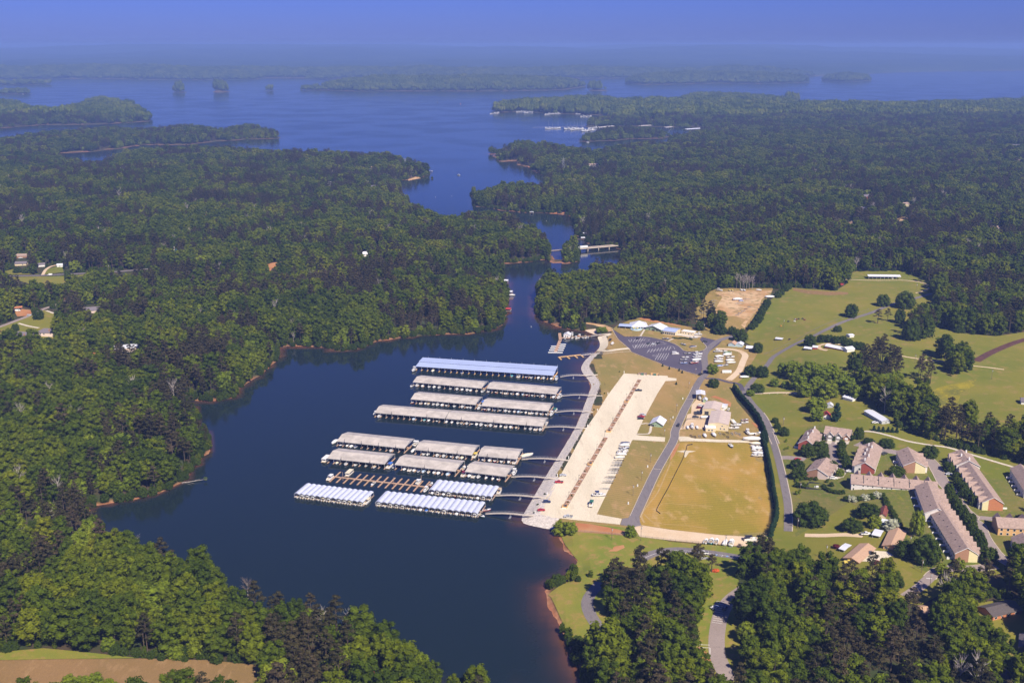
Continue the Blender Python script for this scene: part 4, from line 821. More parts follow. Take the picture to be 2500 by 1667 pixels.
BASEL = dict(run=7, cover=7, cruise=10, pont=7.5, house=13, sail=9, ski=3)
def put(parts, name, label, cat, p, rz, scale=1., group=None, dz=0.):
    o = thing(name, label, cat, (p[0], p[1], p[2]+dz), rz, group); o.scale = (scale,)*3
    for n, me, kids in parts:
        c = obj(n, me, o)
        for kn, km in (kids or []): obj(kn, km, c)
    return o
BN = dict(run='motorboat', cover='covered_boat', cruise='cabin_cruiser', pont='pontoon_boat', house='houseboat', sail='sailboat', ski='jet_ski')
def boat(kind, col, label, p, rz, L=None, group=None, dz=0.): return put(boat_parts(kind, col), BN[kind], label, 'jet ski' if kind == 'ski' else 'boat', p, rz, (L or BASEL[kind])/BASEL[kind], group, dz)
def wheel_mesh(r=.34, w_=.22):
    if ('wh', r) not in CACHE: CACHE['wh', r] = MB().bar((0,-w_/2,0),(0,w_/2,0), r, n=10).mesh('wheel', [MT['tyre']])
    return CACHE['wh', r]
def trailer(label, p, rz, L=7., group=None, col='grey'):
    k = ('tr', round(L), col)
    if k not in CACHE:
        m = MB()
        for y in (-.8, .8): m.bar((-.5*L, y, .5), (.28*L, y, .5), .09).bar((.28*L, y, .5), (.55*L, 0, .5), .09).bar((-.45*L, y*.6, .75), (.2*L, y*.5, .8), .07)
        for x in (-.48, -.2, .1): m.bar((x*L, -.8, .5), (x*L, .8, .5), .08)
        m.bar((.3*L, 0, .5), (.34*L, 0, 1.2), .06); CACHE[k] = m.mesh('trailer_frame', [MT['steel'] if col == 'grey' else PM['black']])
    o = thing('boat_trailer', label, 'trailer', p, rz, group); obj('frame', CACHE[k], o)
    for y in (-1.0, 1.0): obj('wheel', wheel_mesh(), o, loc=(-.12*L, y, .34))
    return o
def lboat(kind, col, label, p, rz, L=None, group=None):
    l = L or BASEL[kind]; boat(kind, col, label, p, rz, l, group, .62); wds = label.split()
    trailer('steel trailer carrying the '+' '.join(wds[:12]), p, rz, l, 'trailers under stored boats')
def car_parts(kind, col):
    key = ('c', kind, col)
    if key in CACHE: return CACHE[key]
    pm = PM[col]; out = []
    def prof(pts, w0, w1):
        m = MB(); n = len(pts); zs = [z for _, z in pts]; lo, hi = min(zs), max(zs)
        for s in (-1, 1):
            for x, z in pts: m.v.append((x, s*(w0+(w1-w0)*(z-lo)/(hi-lo))/2, z))
        m.f.append(tuple(range(n))); m.f.append(tuple(n+n-1-i for i in range(n)))
        for i in range(n): j = (i+1) % n; m.f.append((i, n+i, n+j, j))
        m.mi = [0]*len(m.f); return m
    if kind == 'sedan':
        bod = [(2.3,.3),(2.32,.6),(2.2,.76),(1.0,.9),(-1.5,.95),(-2.25,.9),(-2.32,.55),(-2.25,.3)]; cab = [(1.05,.88),(.3,1.38),(-.9,1.42),(-1.75,.93)]; wn_ = [(.92,.93),(.28,1.31),(-.86,1.34),(-1.58,.97)]; wb = 1.35
    elif kind == 'suv':
        bod = [(2.35,.35),(2.38,.75),(2.2,.98),(1.2,1.06),(-2.3,1.08),(-2.38,.7),(-2.35,.35)]; cab = [(1.2,1.05),(.55,1.7),(-2.0,1.74),(-2.32,1.08)]; wn_ = [(1.08,1.1),(.55,1.58),(-1.9,1.62),(-2.2,1.14)]; wb = 1.4
    elif kind == 'van':
        bod = [(2.6,.35),(2.65,.8),(2.3,1.1),(-2.6,1.1),(-2.65,.5),(-2.6,.35)]; cab = [(2.25,1.08),(1.5,2.0),(-2.55,2.05),(-2.62,1.08)]; wn_ = [(2.12,1.15),(1.5,1.75),(.6,1.75),(.6,1.15)]; wb = 1.7
    else:
        bod = [(2.75,.4),(2.78,.8),(2.6,1.0),(1.4,1.08),(-2.75,1.08),(-2.8,.7),(-2.75,.4)]; cab = [(1.35,1.07),(.75,1.72),(-.55,1.74),(-.75,1.07)]; wn_ = [(1.22,1.12),(.74,1.6),(-.48,1.62),(-.62,1.14)]; wb = 1.75
    W0 = 1.85 if kind != 'pickup' else 1.95
    out.append(('body', prof(bod, W0, W0*.97).mesh('body', [pm]), None)); out.append(('cabin', prof(cab, W0*.9, W0*.72).mesh('cabin', [pm]), None)); out.append(('window', prof(wn_, W0*.915, W0*.76).mesh('window', [MT['glass']]), None))
    fw = MB().poly([(wn_[0][0]+.07,-W0*.40,wn_[0][1]),(wn_[0][0]+.07,W0*.40,wn_[0][1]),(wn_[1][0]+.07,W0*.33,wn_[1][1]),(wn_[1][0]+.07,-W0*.33,wn_[1][1])]); out.append(('windscreen', fw.mesh('windscreen', [MT['glass']]), None))
    if kind == 'pickup': out.append(('bed', MB().box((-1.75,0,1.0),(1.8,W0*.84,.2)).mesh('bed', [PM['dark']]), None))
    CACHE[key] = (out, wb, W0); return CACHE[key]
def car(kind, col, label, p, rz, group=None, dz=.2):
    parts, wb, W0 = car_parts(kind, col); o = put(parts, {'pickup': 'pickup_truck', 'suv': 'parked_car', 'sedan': 'parked_car', 'van': 'delivery_van'}[kind], label, {'pickup': 'truck', 'van': 'van'}.get(kind, 'car'), p, rz, 1.12, group, dz)
    for x in (-wb, wb):
        for y in (-1, 1): obj('wheel', wheel_mesh(), o, loc=(x, y*(W0/2-.08), .34))
    return o
# ---------------------------------------------------------------- buildings
def boxmesh(d, m, key):
    k = ('bx', key, tuple(round(v, 2) for v in d))
    if k not in CACHE: CACHE[k] = MB().box((0,0,0), d).mesh(key, [m])
    return CACHE[k]
class House:
    def __init__(s, name, label, cat, A, B, depth, wh, rise, ridge='y', wall=None, roof=None, over=.45, group=None, hip=0., open_=False, wallmesh=True):
        A, B = Vector((A[0], A[1], A[2] if len(A) > 2 else hz(A[0], A[1]))), Vector((B[0], B[1], B[2] if len(B) > 2 else hz(B[0], B[1]))); v = B-A; s.ang = math.atan2(v.y, v.x); s.w = math.hypot(v.x, v.y); s.d = depth; s.wh = wh; s.rise = rise; s.ridge = ridge
        mid = (A+B)/2; s.z = max(0., min(A.z, B.z)); s.o = thing(name, label, cat, (mid.x, mid.y, s.z), s.ang, group); w2 = s.w/2; s.mid = mid
        KEEP.append((mid.x-math.sin(s.ang)*depth/2, mid.y+math.cos(s.ang)*depth/2, max(s.w, depth)*.62+2)); 
        wm_ = MB(); zb = -2.5; c = [(-w2,0),(w2,0),(w2,depth),(-w2,depth)]
        if wallmesh and not open_:
            for i in range(4):
                a, b_ = c[i], c[(i+1) % 4]; pts = [(*a, zb), (*b_, zb), (*b_, wh), (*a, wh)]
                if not hip and rise > 0:
                    if ridge == 'y' and i in (0, 2): pts.insert(3, (0, a[1], wh+rise))
                    if ridge == 'x' and i in (1, 3): pts.insert(3, (a[0], depth/2, wh+rise))
                wm_.poly(pts)
            s.wall = obj('wall', wm_.mesh('wall', [wall]), s.o)
        elif open_:
            for x in np.linspace(-w2+.3, w2-.3, max(2, int(s.w/5)+1)):
                for y in (.3, depth-.3): obj('post', boxmesh((.25,.25,wh), wall, 'post'), s.o, loc=(x, y, wh/2))
        rm = MB(); e = over; th = .22; k = rise/((s.w if ridge == 'y' else depth)/2) if rise else 0; zt = wh+rise+.05; ze = wh-k*e+.05
        if rise == 0: rm.slab([(-w2-e,-e,wh+.2),(w2+e,-e,wh+.2),(w2+e,depth+e,wh+.2),(-w2-e,depth+e,wh+.2)], .25)
        elif hip:
            hp = min(s.w, depth)/2*hip
            if s.w >= depth: r0, r1 = (-w2+hp, depth/2, zt), (w2-hp, depth/2, zt)
            else: r0, r1 = (0, hp, zt), (0, depth-hp, zt)
            q = [(-w2-e,-e,ze),(w2+e,-e,ze),(w2+e,depth+e,ze),(-w2-e,depth+e,ze)]
            if s.w >= depth: F_ = [[q[0],q[1],r1,r0],[q[1],q[2],r1],[q[2],q[3],r0,r1],[q[3],q[0],r0]]
            else: F_ = [[q[0],q[1],r0],[q[1],q[2],r1,r0],[q[2],q[3],r1],[q[3],q[0],r0,r1]]
            for f in F_: rm.slab(f, th)
        elif ridge == 'y':
            rm.slab([(-w2-e,-e,ze),(0,-e,zt),(0,depth+e,zt),(-w2-e,depth+e,ze)][::-1], th); rm.slab([(w2+e,-e,ze),(w2+e,depth+e,ze),(0,depth+e,zt),(0,-e,zt)][::-1][::-1], th)
        else:
            rm.slab([(-w2-e,-e,ze),(w2+e,-e,ze),(w2+e,depth/2,zt),(-w2-e,depth/2,zt)], th); rm.slab([(-w2-e,depth/2,zt),(w2+e,depth/2,zt),(w2+e,depth+e,ze),(-w2-e,depth+e,ze)], th)
        s.roof = obj('roof', rm.mesh('roof', [roof]), s.o)
    def face(s, f, u, z, out=.0):
        w2 = s.w/2
        return {'f': ((u, -out, z), 0), 'l': ((-w2-out, u, z), -math.pi/2), 'r': ((w2+out, u, z), math.pi/2), 'b': ((u, s.d+out, z), math.pi)}[f]
    def win(s, f, u, z, w_=1.1, h=1.4, name='window', fm=None, pm=None):
        l, r = s.face(f, u, z, .04); o = obj(name, boxmesh((w_+.24, .12, h+.24), fm or MT['trim'], 'frame'), s.o, loc=l, rz=r)
        obj('pane', boxmesh((w_, .16, h), pm or MT['glass'], 'pane'), o); return o
    def door(s, f, u, w_=1., h=2.1, m=None, name='door'):
        l, r = s.face(f, u, h/2, .05); return obj(name, boxmesh((w_, .14, h), m or PM['dark'], name), s.o, loc=l, rz=r)
    def facing(s, x0, x1, m, name='brick_facing', zmax=None):
        """front gable facing from x0 to x1, following the rake"""
        w2 = s.w/2; rk = lambda x: s.wh+s.rise*(1-abs(x)/w2)-.25; xs = [x0, x1] if x0*x1 >= 0 else [x0, 0, x1]
        top = [(x, rk(x)) for x in xs]
        if zmax: top = [(x, min(z, zmax)) for x, z in top]
        mb = MB(); pts = [(x1, -2.5), (x0, -2.5)][::-1]+[(x, z) for x, z in top[::-1]]
        f0 = [(x, -.14, z) for x, z in pts]; mb.poly(f0); n = len(pts)
        for i in range(n): j = (i+1) % n; mb.poly([(pts[i][0], -.14, pts[i][1]), (pts[i][0], 0, pts[i][1]), (pts[j][0], 0, pts[j][1]), (pts[j][0], -.14, pts[j][1])])
        return obj(name, mb.mesh(name, [m]), s.o)
    def rake(s):
        w2 = s.w/2; mb = MB()
        for sg in (-1, 1): mb.bar((sg*(w2+.4), -.5, s.wh-s.rise/w2*.4-.05), (0, -.5, s.wh+s.rise-.03), .16)
        obj('rake_board', mb.mesh('rake_board', [MT['trim']]), s.o)
    def chimney(s, x, y, w_=.9, h=1.6, m=None):
        zr = s.wh+s.rise*(1-abs(x)/(s.w/2)) if s.ridge == 'y' else s.wh+s.rise*(1-abs(y-s.d/2)/(s.d/2))
        obj('chimney', boxmesh((w_, w_, h+1.2), m or MT['trim'], 'chimney'), s.roof, loc=(x, y, zr+h/2-.3))
    def vents(s, n, side=-1):
        for i in range(n):
            t = (i+.5)/n; x, y = (side*s.w*.22, s.d*t) if s.ridge == 'y' else (s.w*(t-.5), s.d*.28)
            z = s.wh+s.rise*(1-abs(x)/(s.w/2)) if s.ridge == 'y' else s.wh+s.rise*(1-abs(y-s.d/2)/(s.d/2)); obj('roof_vent', boxmesh((.5,.5,.7), MT['dkmetal'], 'roof_vent'), s.roof, loc=(x, y, z+.1))
    def fences(s, side, n, y0=3., step=8., ln=3.6, h=1.9):
        for i in range(n):
            sg = -1 if side == 'l' else 1; obj('privacy_fence', boxmesh((ln, .15, h+.8), MT['trim'], 'privacy_fence'), s.o, loc=(sg*(s.w/2+ln/2), y0+i*step, h/2-.4))
    def crossgables(s, side, n, wd=5., out=1.6, y0=4., step=8., wall=None, roof=None):
        """gabled bays over the garages along one side"""
        sg = -1 if side == 'l' else 1
        for i in range(n):
            y = y0+i*step; x0 = sg*(s.w/2+out); zt = s.wh+min(s.rise*.85, 2.6); ze = s.wh-.3; b_ = MB()
            pts = [(x0, y-wd/2, -2.5), (x0, y+wd/2, -2.5), (x0, y+wd/2, ze), (x0, y, zt-.1), (x0, y-wd/2, ze)]; b_.poly(pts if sg > 0 else pts[::-1])
            for yy in (y-wd/2, y+wd/2): b_.poly([(x0, yy, -2.5), (sg*s.w/2*.8, yy, -2.5), (sg*s.w/2*.8, yy, ze), (x0, yy, ze)])
            gb = obj('gable_bay', b_.mesh('gable_bay', [wall or MT['siding']]), s.o); r = MB(); xi = sg*s.w*.18; xo = x0+sg*.4
            r.slab([(xo, y-wd/2-.4, ze-.2), (xo, y, zt+.1), (xi, y, zt+.1), (xi, y-wd/2-.4, ze-.2)], .2); r.slab([(xo, y+wd/2+.4, ze-.2), (xi, y+wd/2+.4, ze-.2), (xi, y, zt+.1), (xo, y, zt+.1)], .2)
            obj('gable_roof', r.mesh('gable_roof', [roof or MT['shingle']]), gb)
            obj('garage_door', boxmesh((.1, wd*.6, 2.2), MT['trim'], 'garage_door'), gb, loc=(x0+sg*.06, y, 1.1)); obj('window', boxmesh((.1, 1.4, 1.3), MT['glass'], 'bay_window'), gb, loc=(x0+sg*.06, y, s.wh-1.4))
# ---------------------------------------------------------------- street furniture
def utility_pole(label, p, h=9., lamp=False, arm=True, m=None, group=None, rz=.3):
    o = thing('utility_pole' if not lamp else 'lamp_post', label, 'pole' if not lamp else 'lamp', p, rz, group); k = ('pl', round(h, 1), lamp)
    if k not in CACHE: CACHE[k] = MB().bar((0,0,-.5),(0,0,h), .16 if not lamp else .11, .11 if not lamp else .08, 6).mesh('pole', [m or (MT['pole'] if not lamp else MT['dkmetal'])])
    obj('pole', CACHE[k], o)
    if lamp: obj('lamp_head', boxmesh((.9,.4,.22), MT['dkmetal'], 'lamp_head'), o, loc=(.3,0,h))
    elif arm:
        obj('crossarm', boxmesh((2.2,.14,.16), MT['pole'], 'crossarm'), o, loc=(0,0,h-.7)); obj('transformer', MB().bar((.32,0,h-2.6),(.32,0,h-1.5),.28,n=8).mesh('transformer', [PM['silver']]), o)
    return o
# ---------------------------------------------------------------- docks
def wz(k, x, y, z=0.): return Vector((*at_z(*nat(k, x, y), z), 0))
def frame(A, B):
    v = B-A; return math.atan2(v.y, v.x), math.hypot(v.x, v.y), Vector((-v.y, v.x, 0)).normalized(), v.normalized()
def covered_dock(label, a, b, e=4.2, width=22., rise=2.2, style='gable', slips=None, piles=0, roofm=None, over=1.0):
    A, B = wz(*a, e), wz(*b, e); ang, Ln, n, ax = frame(A, B); mid = (A+B)/2
    o = thing('covered_dock', label, 'dock', (mid.x, mid.y, 0), ang, 'roofed boat docks of the marina'); L2 = Ln/2; rm = MB(); th = .18; rmat = roofm or MT['roofg']
    if style == 'gable':
        k = 8
        for y0, z0, y1, z1 in ((0, e, width/2, e+rise), (width/2, e+rise, width, e)): rm.slab([(-L2, y0, z0), (L2, y0, z0), (L2, y1, z1), (-L2, y1, z1)], th)
        obj('roof', rm.mesh('roof', [rmat]), o); f = MB()
        for s_ in (-1, 1): f.poly([(s_*(L2-.3), .3, e-.05), (s_*(L2-.3), width-.3, e-.05), (s_*(L2-.3), width/2, e+rise-.2)])
        f.box((0, .05, e-.25), (Ln, .1, .35)).box((0, width-.05, e-.25), (Ln, .1, .35)); obj('fascia', f.mesh('fascia', [PM['grey']]), o)
        zz = lambda y: e+rise*(1-abs(y-width/2)/(width/2))-.2
    else:
        h = width/2; rm.slab([(-L2, 0, e), (L2, 0, e), (L2, h-.3, e+1.2), (-L2, h-.3, e+1.2)], th); obj('roof', rm.mesh('roof', [rmat]), o); r2 = MB()
        r2.slab([(-L2, h-.9, e+1.75), (L2, h-.9, e+1.75), (L2, width, e+2.3), (-L2, width, e+2.3)], th); obj('upper_roof', r2.mesh('roof', [rmat]), o)
        zz = lambda y: (e+1.2*y/h if y < h else e+1.75+.55*(y-h)/h)-.2
    ns = slips or max(3, round(Ln/5.2)); st = Ln/ns
    wk = obj('walkway', MB().box((0, width/2, .45), (Ln+1.2, 2.2, .3)).mesh('walkway', [MT['wood'] if style == 'gable' else MT['newwood']]), o); obj('float', MB().box((0, width/2, .12), (Ln, 2.0, .36)).mesh('float', [MT['float_']]), wk)
    fl = width/2-.3; fm = boxmesh((.95, fl, .3), MT['newwood'] if style != 'gable' else MT['wood'], 'finger_pier')
    for i in range(ns+1):
        x = -L2+i*st; x = min(max(x, -L2+.4), L2-.4)
        obj('finger_pier', fm, o, loc=(x, fl/2-over, .45)); obj('finger_pier', fm, o, loc=(x, width-fl/2+.4, .45))
        for y in (.25, width*.5, width-.25):
            if y == width*.5 and i % 2: continue
            h = zz(y); obj('post', boxmesh((.16, .16, round(h, 1)), PM['silver'], 'post'), o, loc=(x, y, h/2))
    for i in range(piles):
        x = -L2+Ln*(i+.5)/piles; obj('mooring_pile', MB().bar((0,0,-1),(0,0,e+2.6),.16,n=6).mesh('mooring_pile', [MT['dkmetal']]) if ('mp', e) not in CACHE else CACHE['mp', e], o, loc=(x, -.6, 0))
    return dict(A=A, B=B, n=n, ang=ang, ax=ax, L=Ln, e=e, a=a, b=b)
def slip_boats(dk, row, panel, xs, desc, special=None, inset=2.2, lrange=(6.2, 8.2)):
    """boats lying bow out in the slips along the front; xs are picture positions along the eave"""
    xa, xb = nat(*dk['a'])[0], nat(*dk['b'])[0]; special = special or {}
    for i, x in enumerate(xs):
        t = (nat(panel, x, 0)[0]-xa)/(xb-xa); L = random.uniform(*lrange); p = dk['A']+(dk['B']-dk['A'])*t+dk['n']*(inset-(L-7)*.2)
        kind, col = special.get(x) or random.choices([('run','white'),('cover','white'),('cover','sky'),('cruise','white'),('cover','grey'),('run','navy'),('pont','white'),('cover','cream'),('run','red'),('cover','navy'),('cover','teal'),('run','black'),('cover','tan')], (26,18,6,14,6,5,7,5,4,5,3,4,4))[0]
        if kind == 'cruise': L += 2; 
        w_ = {'run':'open motorboat','cover':'covered motorboat','cruise':'cabin cruiser','pont':'pontoon boat'}[kind]; cn = {'sky':'pale blue','navy':'navy blue'}.get(col, col)
        boat(kind, col, '%s %s under %s, %s from its left end' % (cn, w_, row, ORD[i]), p, dk['ang']-math.pi/2+random.uniform(-.06,.06), L, 'boats moored under the roofed docks')
d1 = covered_dock('long dock under a bright blue two-step metal roof, farthest from camera', ('A',85,200), ('A',2065,333), 4.4, 24, style='step', roofm=MT['roofb'], slips=23)
d2a = covered_dock('west half of the second grey-roofed dock from the far end', ('A',45,425), ('A',1035,515)); d2b = covered_dock('east half of the second grey-roofed dock from the far end', ('A',1105,515), ('A',2105,600))
d3a = covered_dock('west half of the third dock, with small white skylights', ('A',15,670), ('A',950,750)); d3b = covered_dock('east half of the third dock, near the green-topped boat', ('A',1030,765), ('A',1995,842))
d4a = covered_dock('west half of the longest fourth dock roof', ('Y',700,545), ('Y',1262,592), piles=2); d4b = covered_dock('east half of the longest fourth dock roof', ('Y',1268,592), ('Y',2045,655), piles=3)
d5a = covered_dock('westernmost roof of the three-part fifth dock', ('B',245,215), ('B',1225,318), piles=4); d5b = covered_dock('middle roof of the three-part fifth dock', ('B',1365,335), ('B',2190,415), piles=2); d5c = covered_dock('short east roof of the fifth dock with a white ridge line', ('C',745,190), ('C',1310,237), piles=2)
d6a = covered_dock('westernmost roof of the sixth dock beside the houseboat', ('B',110,460), ('B',940,545), piles=2); d6b = covered_dock('middle roof of the three-part sixth dock', ('B',1080,550), ('B',1955,648), piles=1); d6c = covered_dock('short east roof of the sixth dock by the red-topped boats', ('C',560,415), ('C',1150,487))
for t_, x in (('a', .41), ('b', .72), ('c', .88), ('d', .98)): pass
slip_boats(d1, 'the blue roof', 'A', [335,760,1475,1575,1680,1750,1850,1925,2030], '', inset=1.5)
slip_boats(d2a, 'the second dock west half', 'A', [105,180,280,350,425,585,680,750,825,870,955,1040], '', {425: ('cruise','cream')})
slip_boats(d2b, 'the second dock east half', 'A', [1125,1235,1315,1380,1460,1545,1620,1685,1760,1840,1910,2060], '', {1380: ('pont','cyan')})
slip_boats(d3a, 'the third dock west half', 'A', [35,155,220,265,340,400,465,525,640,755,830,870], '')
slip_boats(d3b, 'the third dock east half', 'A', [1075,1135,1215,1295,1375,1430,1500,1560,1610,1665,1730,1765,1820,1885,1960], '', {1215: ('cover','navy')})
slip_boats(d4a, 'the fourth dock west half', 'Y', [735,1010,1095,1130,1195], '')
slip_boats(d4b, 'the fourth dock east half', 'A', [520,600,690,740,820,895,960,1030,1095,1165,1240,1310,1385,1450,1530,1660,1735,1810], '')
slip_boats(d5a, 'the fifth dock west roof', 'B', [300,385,450,510,1020], ''); slip_boats(d5b, 'the fifth dock middle roof', 'B', [1490,1550,1690,1780,1890,1970,2040], ''); slip_boats(d5c, 'the fifth dock east roof', 'C', [815,905,985,1080,1180,1265], '')
slip_boats(d6a, 'the sixth dock west roof', 'B', [240,370,510,660,780], ''); slip_boats(d6b, 'the sixth dock middle roof', 'B', [1210,1290,1350,1415,1490,1560,1635,1700,1835], ''); slip_boats(d6c, 'the sixth dock east roof', 'C', [615,675,750,855,950,1030], '', {675: ('pont','teal'), 1030: ('run','maroon')})
# arched canopies
def canopy_dock(label, fl, fr, n, depth=19., h=3.1):
    A, B = wz(*fl, h), wz(*fr, h); ang, Ln, nn, ax = frame(A, B); mid = (A+B)/2; o = thing('canopy_dock', label, 'dock', (mid.x, mid.y, 0), ang, 'docks with arched slip canopies'); st = Ln/n
    m = MB(); w_ = st*.96; K = 7; rows = []
    for y in (0, depth): rows.append([(w_*(k/(K-1)-.5), y, h+.75*math.sin(math.pi*k/(K-1))) for k in range(K)])
    for k in range(K-1): m.poly([rows[0][k], rows[0][k+1], rows[1][k+1], rows[1][k]])
    me = m.mesh('canopy', [MT['arch']], True); tr = MB().bar((-w_/2, 0, h), (-w_/2, depth, h), .09).bar((w_/2, 0, h), (w_/2, depth, h), .09).bar((-w_/2, .05, h), (w_/2, .05, h+.1), .06).mesh('edge_beam', [PM['silver']])
    obj('walkway', MB().box((0, depth/2, .45), (Ln+2, 1.8, .3)).mesh('walkway', [MT['oldwood']]), o)
    for i in range(n):
        x = -Ln/2+(i+.5)*st; c = obj('canopy', me, o, loc=(x, 0, 0)); obj('edge_beam', tr, c)
    for i in range(n+1):
        x = -Ln/2+i*st; obj('finger_pier', boxmesh((.8, depth, .28), MT['oldwood'], 'finger'), o, loc=(x, depth/2, .45))
        for y in (.3, depth-.3): obj('post', boxmesh((.14,.14,h), PM['silver'], 'canopy_post'), o, loc=(x, y, h/2))
    return dict(A=A, B=B, n=nn, ang=ang, ax=ax, L=Ln, a=fl, b=fr, st=st, N=n)
c7 = canopy_dock('short dock of eleven arched white canopies beside the open finger dock', ('C',40,682), ('C',945,782), 11); c8a = canopy_dock('dock of thirteen arched white canopies nearest the lake side', ('Y',58,1192), ('Y',606,1262), 13); c8b = canopy_dock('dock of seventeen arched white canopies nearest the camera', ('Y',708,1258), ('Y',1522,1350), 17)
for dk, nm in ((c7, 'the eleven-canopy dock'), (c8a, 'the thirteen-canopy dock'), (c8b, 'the seventeen-canopy dock')):
    for i in range(dk['N']):
        kind, col = random.choices([('pont','white'),('run','white'),('cover','white'),('pont','cream'),('run','red'),('run','navy'),('cover','blue')], (26,30,12,14,4,4,4))[0]; p = dk['A']+dk['ax']*dk['st']*(i+.5)+dk['n']*2.6; L = random.uniform(6.0, 7.2)
        boat(kind, col, '%s %s under %s, %s from its left end' % ({'navy':'navy blue'}.get(col, col), {'pont':'pontoon boat','run':'open motorboat','cover':'covered motorboat'}[kind], nm, ORD[i]), p, dk['ang']+math.pi/2, L, 'boats under the arched canopies')
# open finger dock
W0_, W1_ = wz('B',205,732), wz('B',1560,882); ang, Ln, nn, ax = frame(W0_, W1_); mid = (W0_+W1_)/2
fd = thing('finger_dock', 'open brown finger dock with empty slips between the roofed docks', 'dock', (mid.x, mid.y, 0), ang); obj('walkway', MB().box((0,0,.45),(Ln,1.7,.3)).mesh('walkway', [MT['wood']]), fd); obj('float', MB().box((0,0,.1),(Ln,1.4,.4)).mesh('float', [MT['float_']]), fd)
fme = MB().box((-.42,0,.45),(.32,9.5,.25)).box((.42,0,.45),(.32,9.5,.25)).box((0,4.6,.45),(.6,.3,.25)).box((0,-4.6,.45),(.6,.3,.25)).box((0,0,.3),(.6,9,.2)).mesh('finger_pier', [MT['wood']])
for i in range(14):
    x = -Ln/2+Ln*(i+.2)/13.6
    obj('finger_pier', fme, fd, loc=(x, -5.2, 0))
    if i not in (1, 2): obj('finger_pier', fme, fd, loc=(x, 5.2, 0))
for x in (.12, .66, .9): obj('mooring_pile', MB().bar((0,0,-1),(0,0,6.5),.18,n=6).mesh('mooring_pile', [MT['oldwood']]), fd, loc=(-Ln/2+Ln*x, -3.5 if x < .8 else 6, 0))
def wboat(kind, col, label, k, x, y, rz, L=None, group=None): return boat(kind, col, label, wz(k, x, y), rz, L, group)
S_ = ang-math.pi/2
for a in (('pont','white','white pontoon boat at the lake end of the open finger dock','B',150,760,S_,8.5),('house','cream','tan-decked houseboat with a cream canopy on the finger dock','B',430,690,S_+math.pi,11),('run','white','open white boat moored midway along the finger dock','B',770,838,S_,6.5),('cruise','white','white boat in the last upper slip of the finger dock','B',1425,815,S_+math.pi,9),
 ('run','red','red-topped runabout beside the eleven-canopy dock','B',1600,845,S_+math.pi,6.5),('cruise','white','white cruiser at the near left corner of the eleven-canopy dock','B',1525,930,S_,8.5),('pont','tan','tan pontoon boat at the shore end of the eleven-canopy dock','C',1050,720,S_+.1,8),
 ('pont','cream','beige pontoon boat at the right end of the thirteen-canopy dock','B',680,1100,S_,8.5),('run','white','small boat behind the right end of the thirteen-canopy dock','B',710,1030,S_+math.pi,6.5),('run','cream','small tan boat at the left end of the seventeen-canopy dock','B',830,1130,S_+.6,6),
 ('run','red','red and white runabout by the lowest gangway','C',870,978,S_+2.2,6.5),('run','green','green-seated boat at the shore end of the seventeen-canopy dock','C',800,1062,S_+.9,6.8),
 ('cruise','white','two-deck white yacht at the lake end of the blue roof','A',65,265,S_,11),('cruise','sky','white boat with a bright blue deck at the shore end of the blue roof','A',2105,395,S_+.1,9.5),('run','white','round-bowed white boat at the lake end of the second dock','A',35,490,S_,8),('cruise','white','large white cruiser at the shore end of the second dock','A',2150,655,S_-.2,10),
 ('cruise','white','white cruiser in the gap of the third dock','A',1000,810,S_-.1,9),('cover','blue','blue-covered boat behind the gap of the third dock','A',1055,715,S_+math.pi,7),('pont','green','green-topped pontoon boat at the shore end of the third dock','A',2085,845,S_+math.pi,9),('cruise','white','white cruiser below the green-topped boat','A',2035,900,S_,9),('ski','blue','pair-moored blue jet ski beside the third gangway','A',2110,895,S_+1.2,3.4),('ski','navy','dark jet ski beside the third gangway, nearer shore','A',2165,900,S_+1.2,3.4),
 ('pont','grey','grey-topped boat at the shore end of the fourth dock','A',1950,1040,S_+math.pi,8.5),('cruise','white','white cruiser at the near shore corner of the fourth dock','A',1880,1115,S_,9),('cruise','white','white boat at the far left corner of the fourth dock','Y',705,560,S_,8),
 ('cover','white','white-covered cruiser at the lake end of the fifth dock','B',215,240,S_,9.5),('cruise','white','white yacht in the first gap of the fifth dock','B',1385,265,S_+math.pi,10.5),('cover','white','white-covered boat at the left corner of the middle fifth roof','B',1345,365,S_,8),('pont','yellow','yellow-topped boat in the second gap of the fifth dock','C',700,205,S_,8),('cover','cream','cream cabin boat at the shore end of the fifth dock','C',1450,200,S_+2.4,11.5),
 ('house','white','white houseboat at the lake end of the sixth dock','B',95,490,S_,12),('pont','blue','boat with a bright blue cover in the first gap of the sixth dock','B',1005,590,S_,9),('cover','navy','navy-covered boat beside the bright blue cover','B',1070,590,S_,7),('run','red','red-covered boat in the second gap of the sixth dock','C',535,385,S_+math.pi,8.5),('pont','maroon','maroon-topped boat at the left corner of the short sixth roof','C',540,475,S_,8),('cruise','white','white cruiser at the shore end of the sixth dock','C',1265,450,S_+.1,10.5),('run','white','small boat at the far left corner of the short sixth roof','C',620,345,S_+math.pi,6.5)):
    wboat(*a[:7], L=a[7], group='boats moored at dock ends')
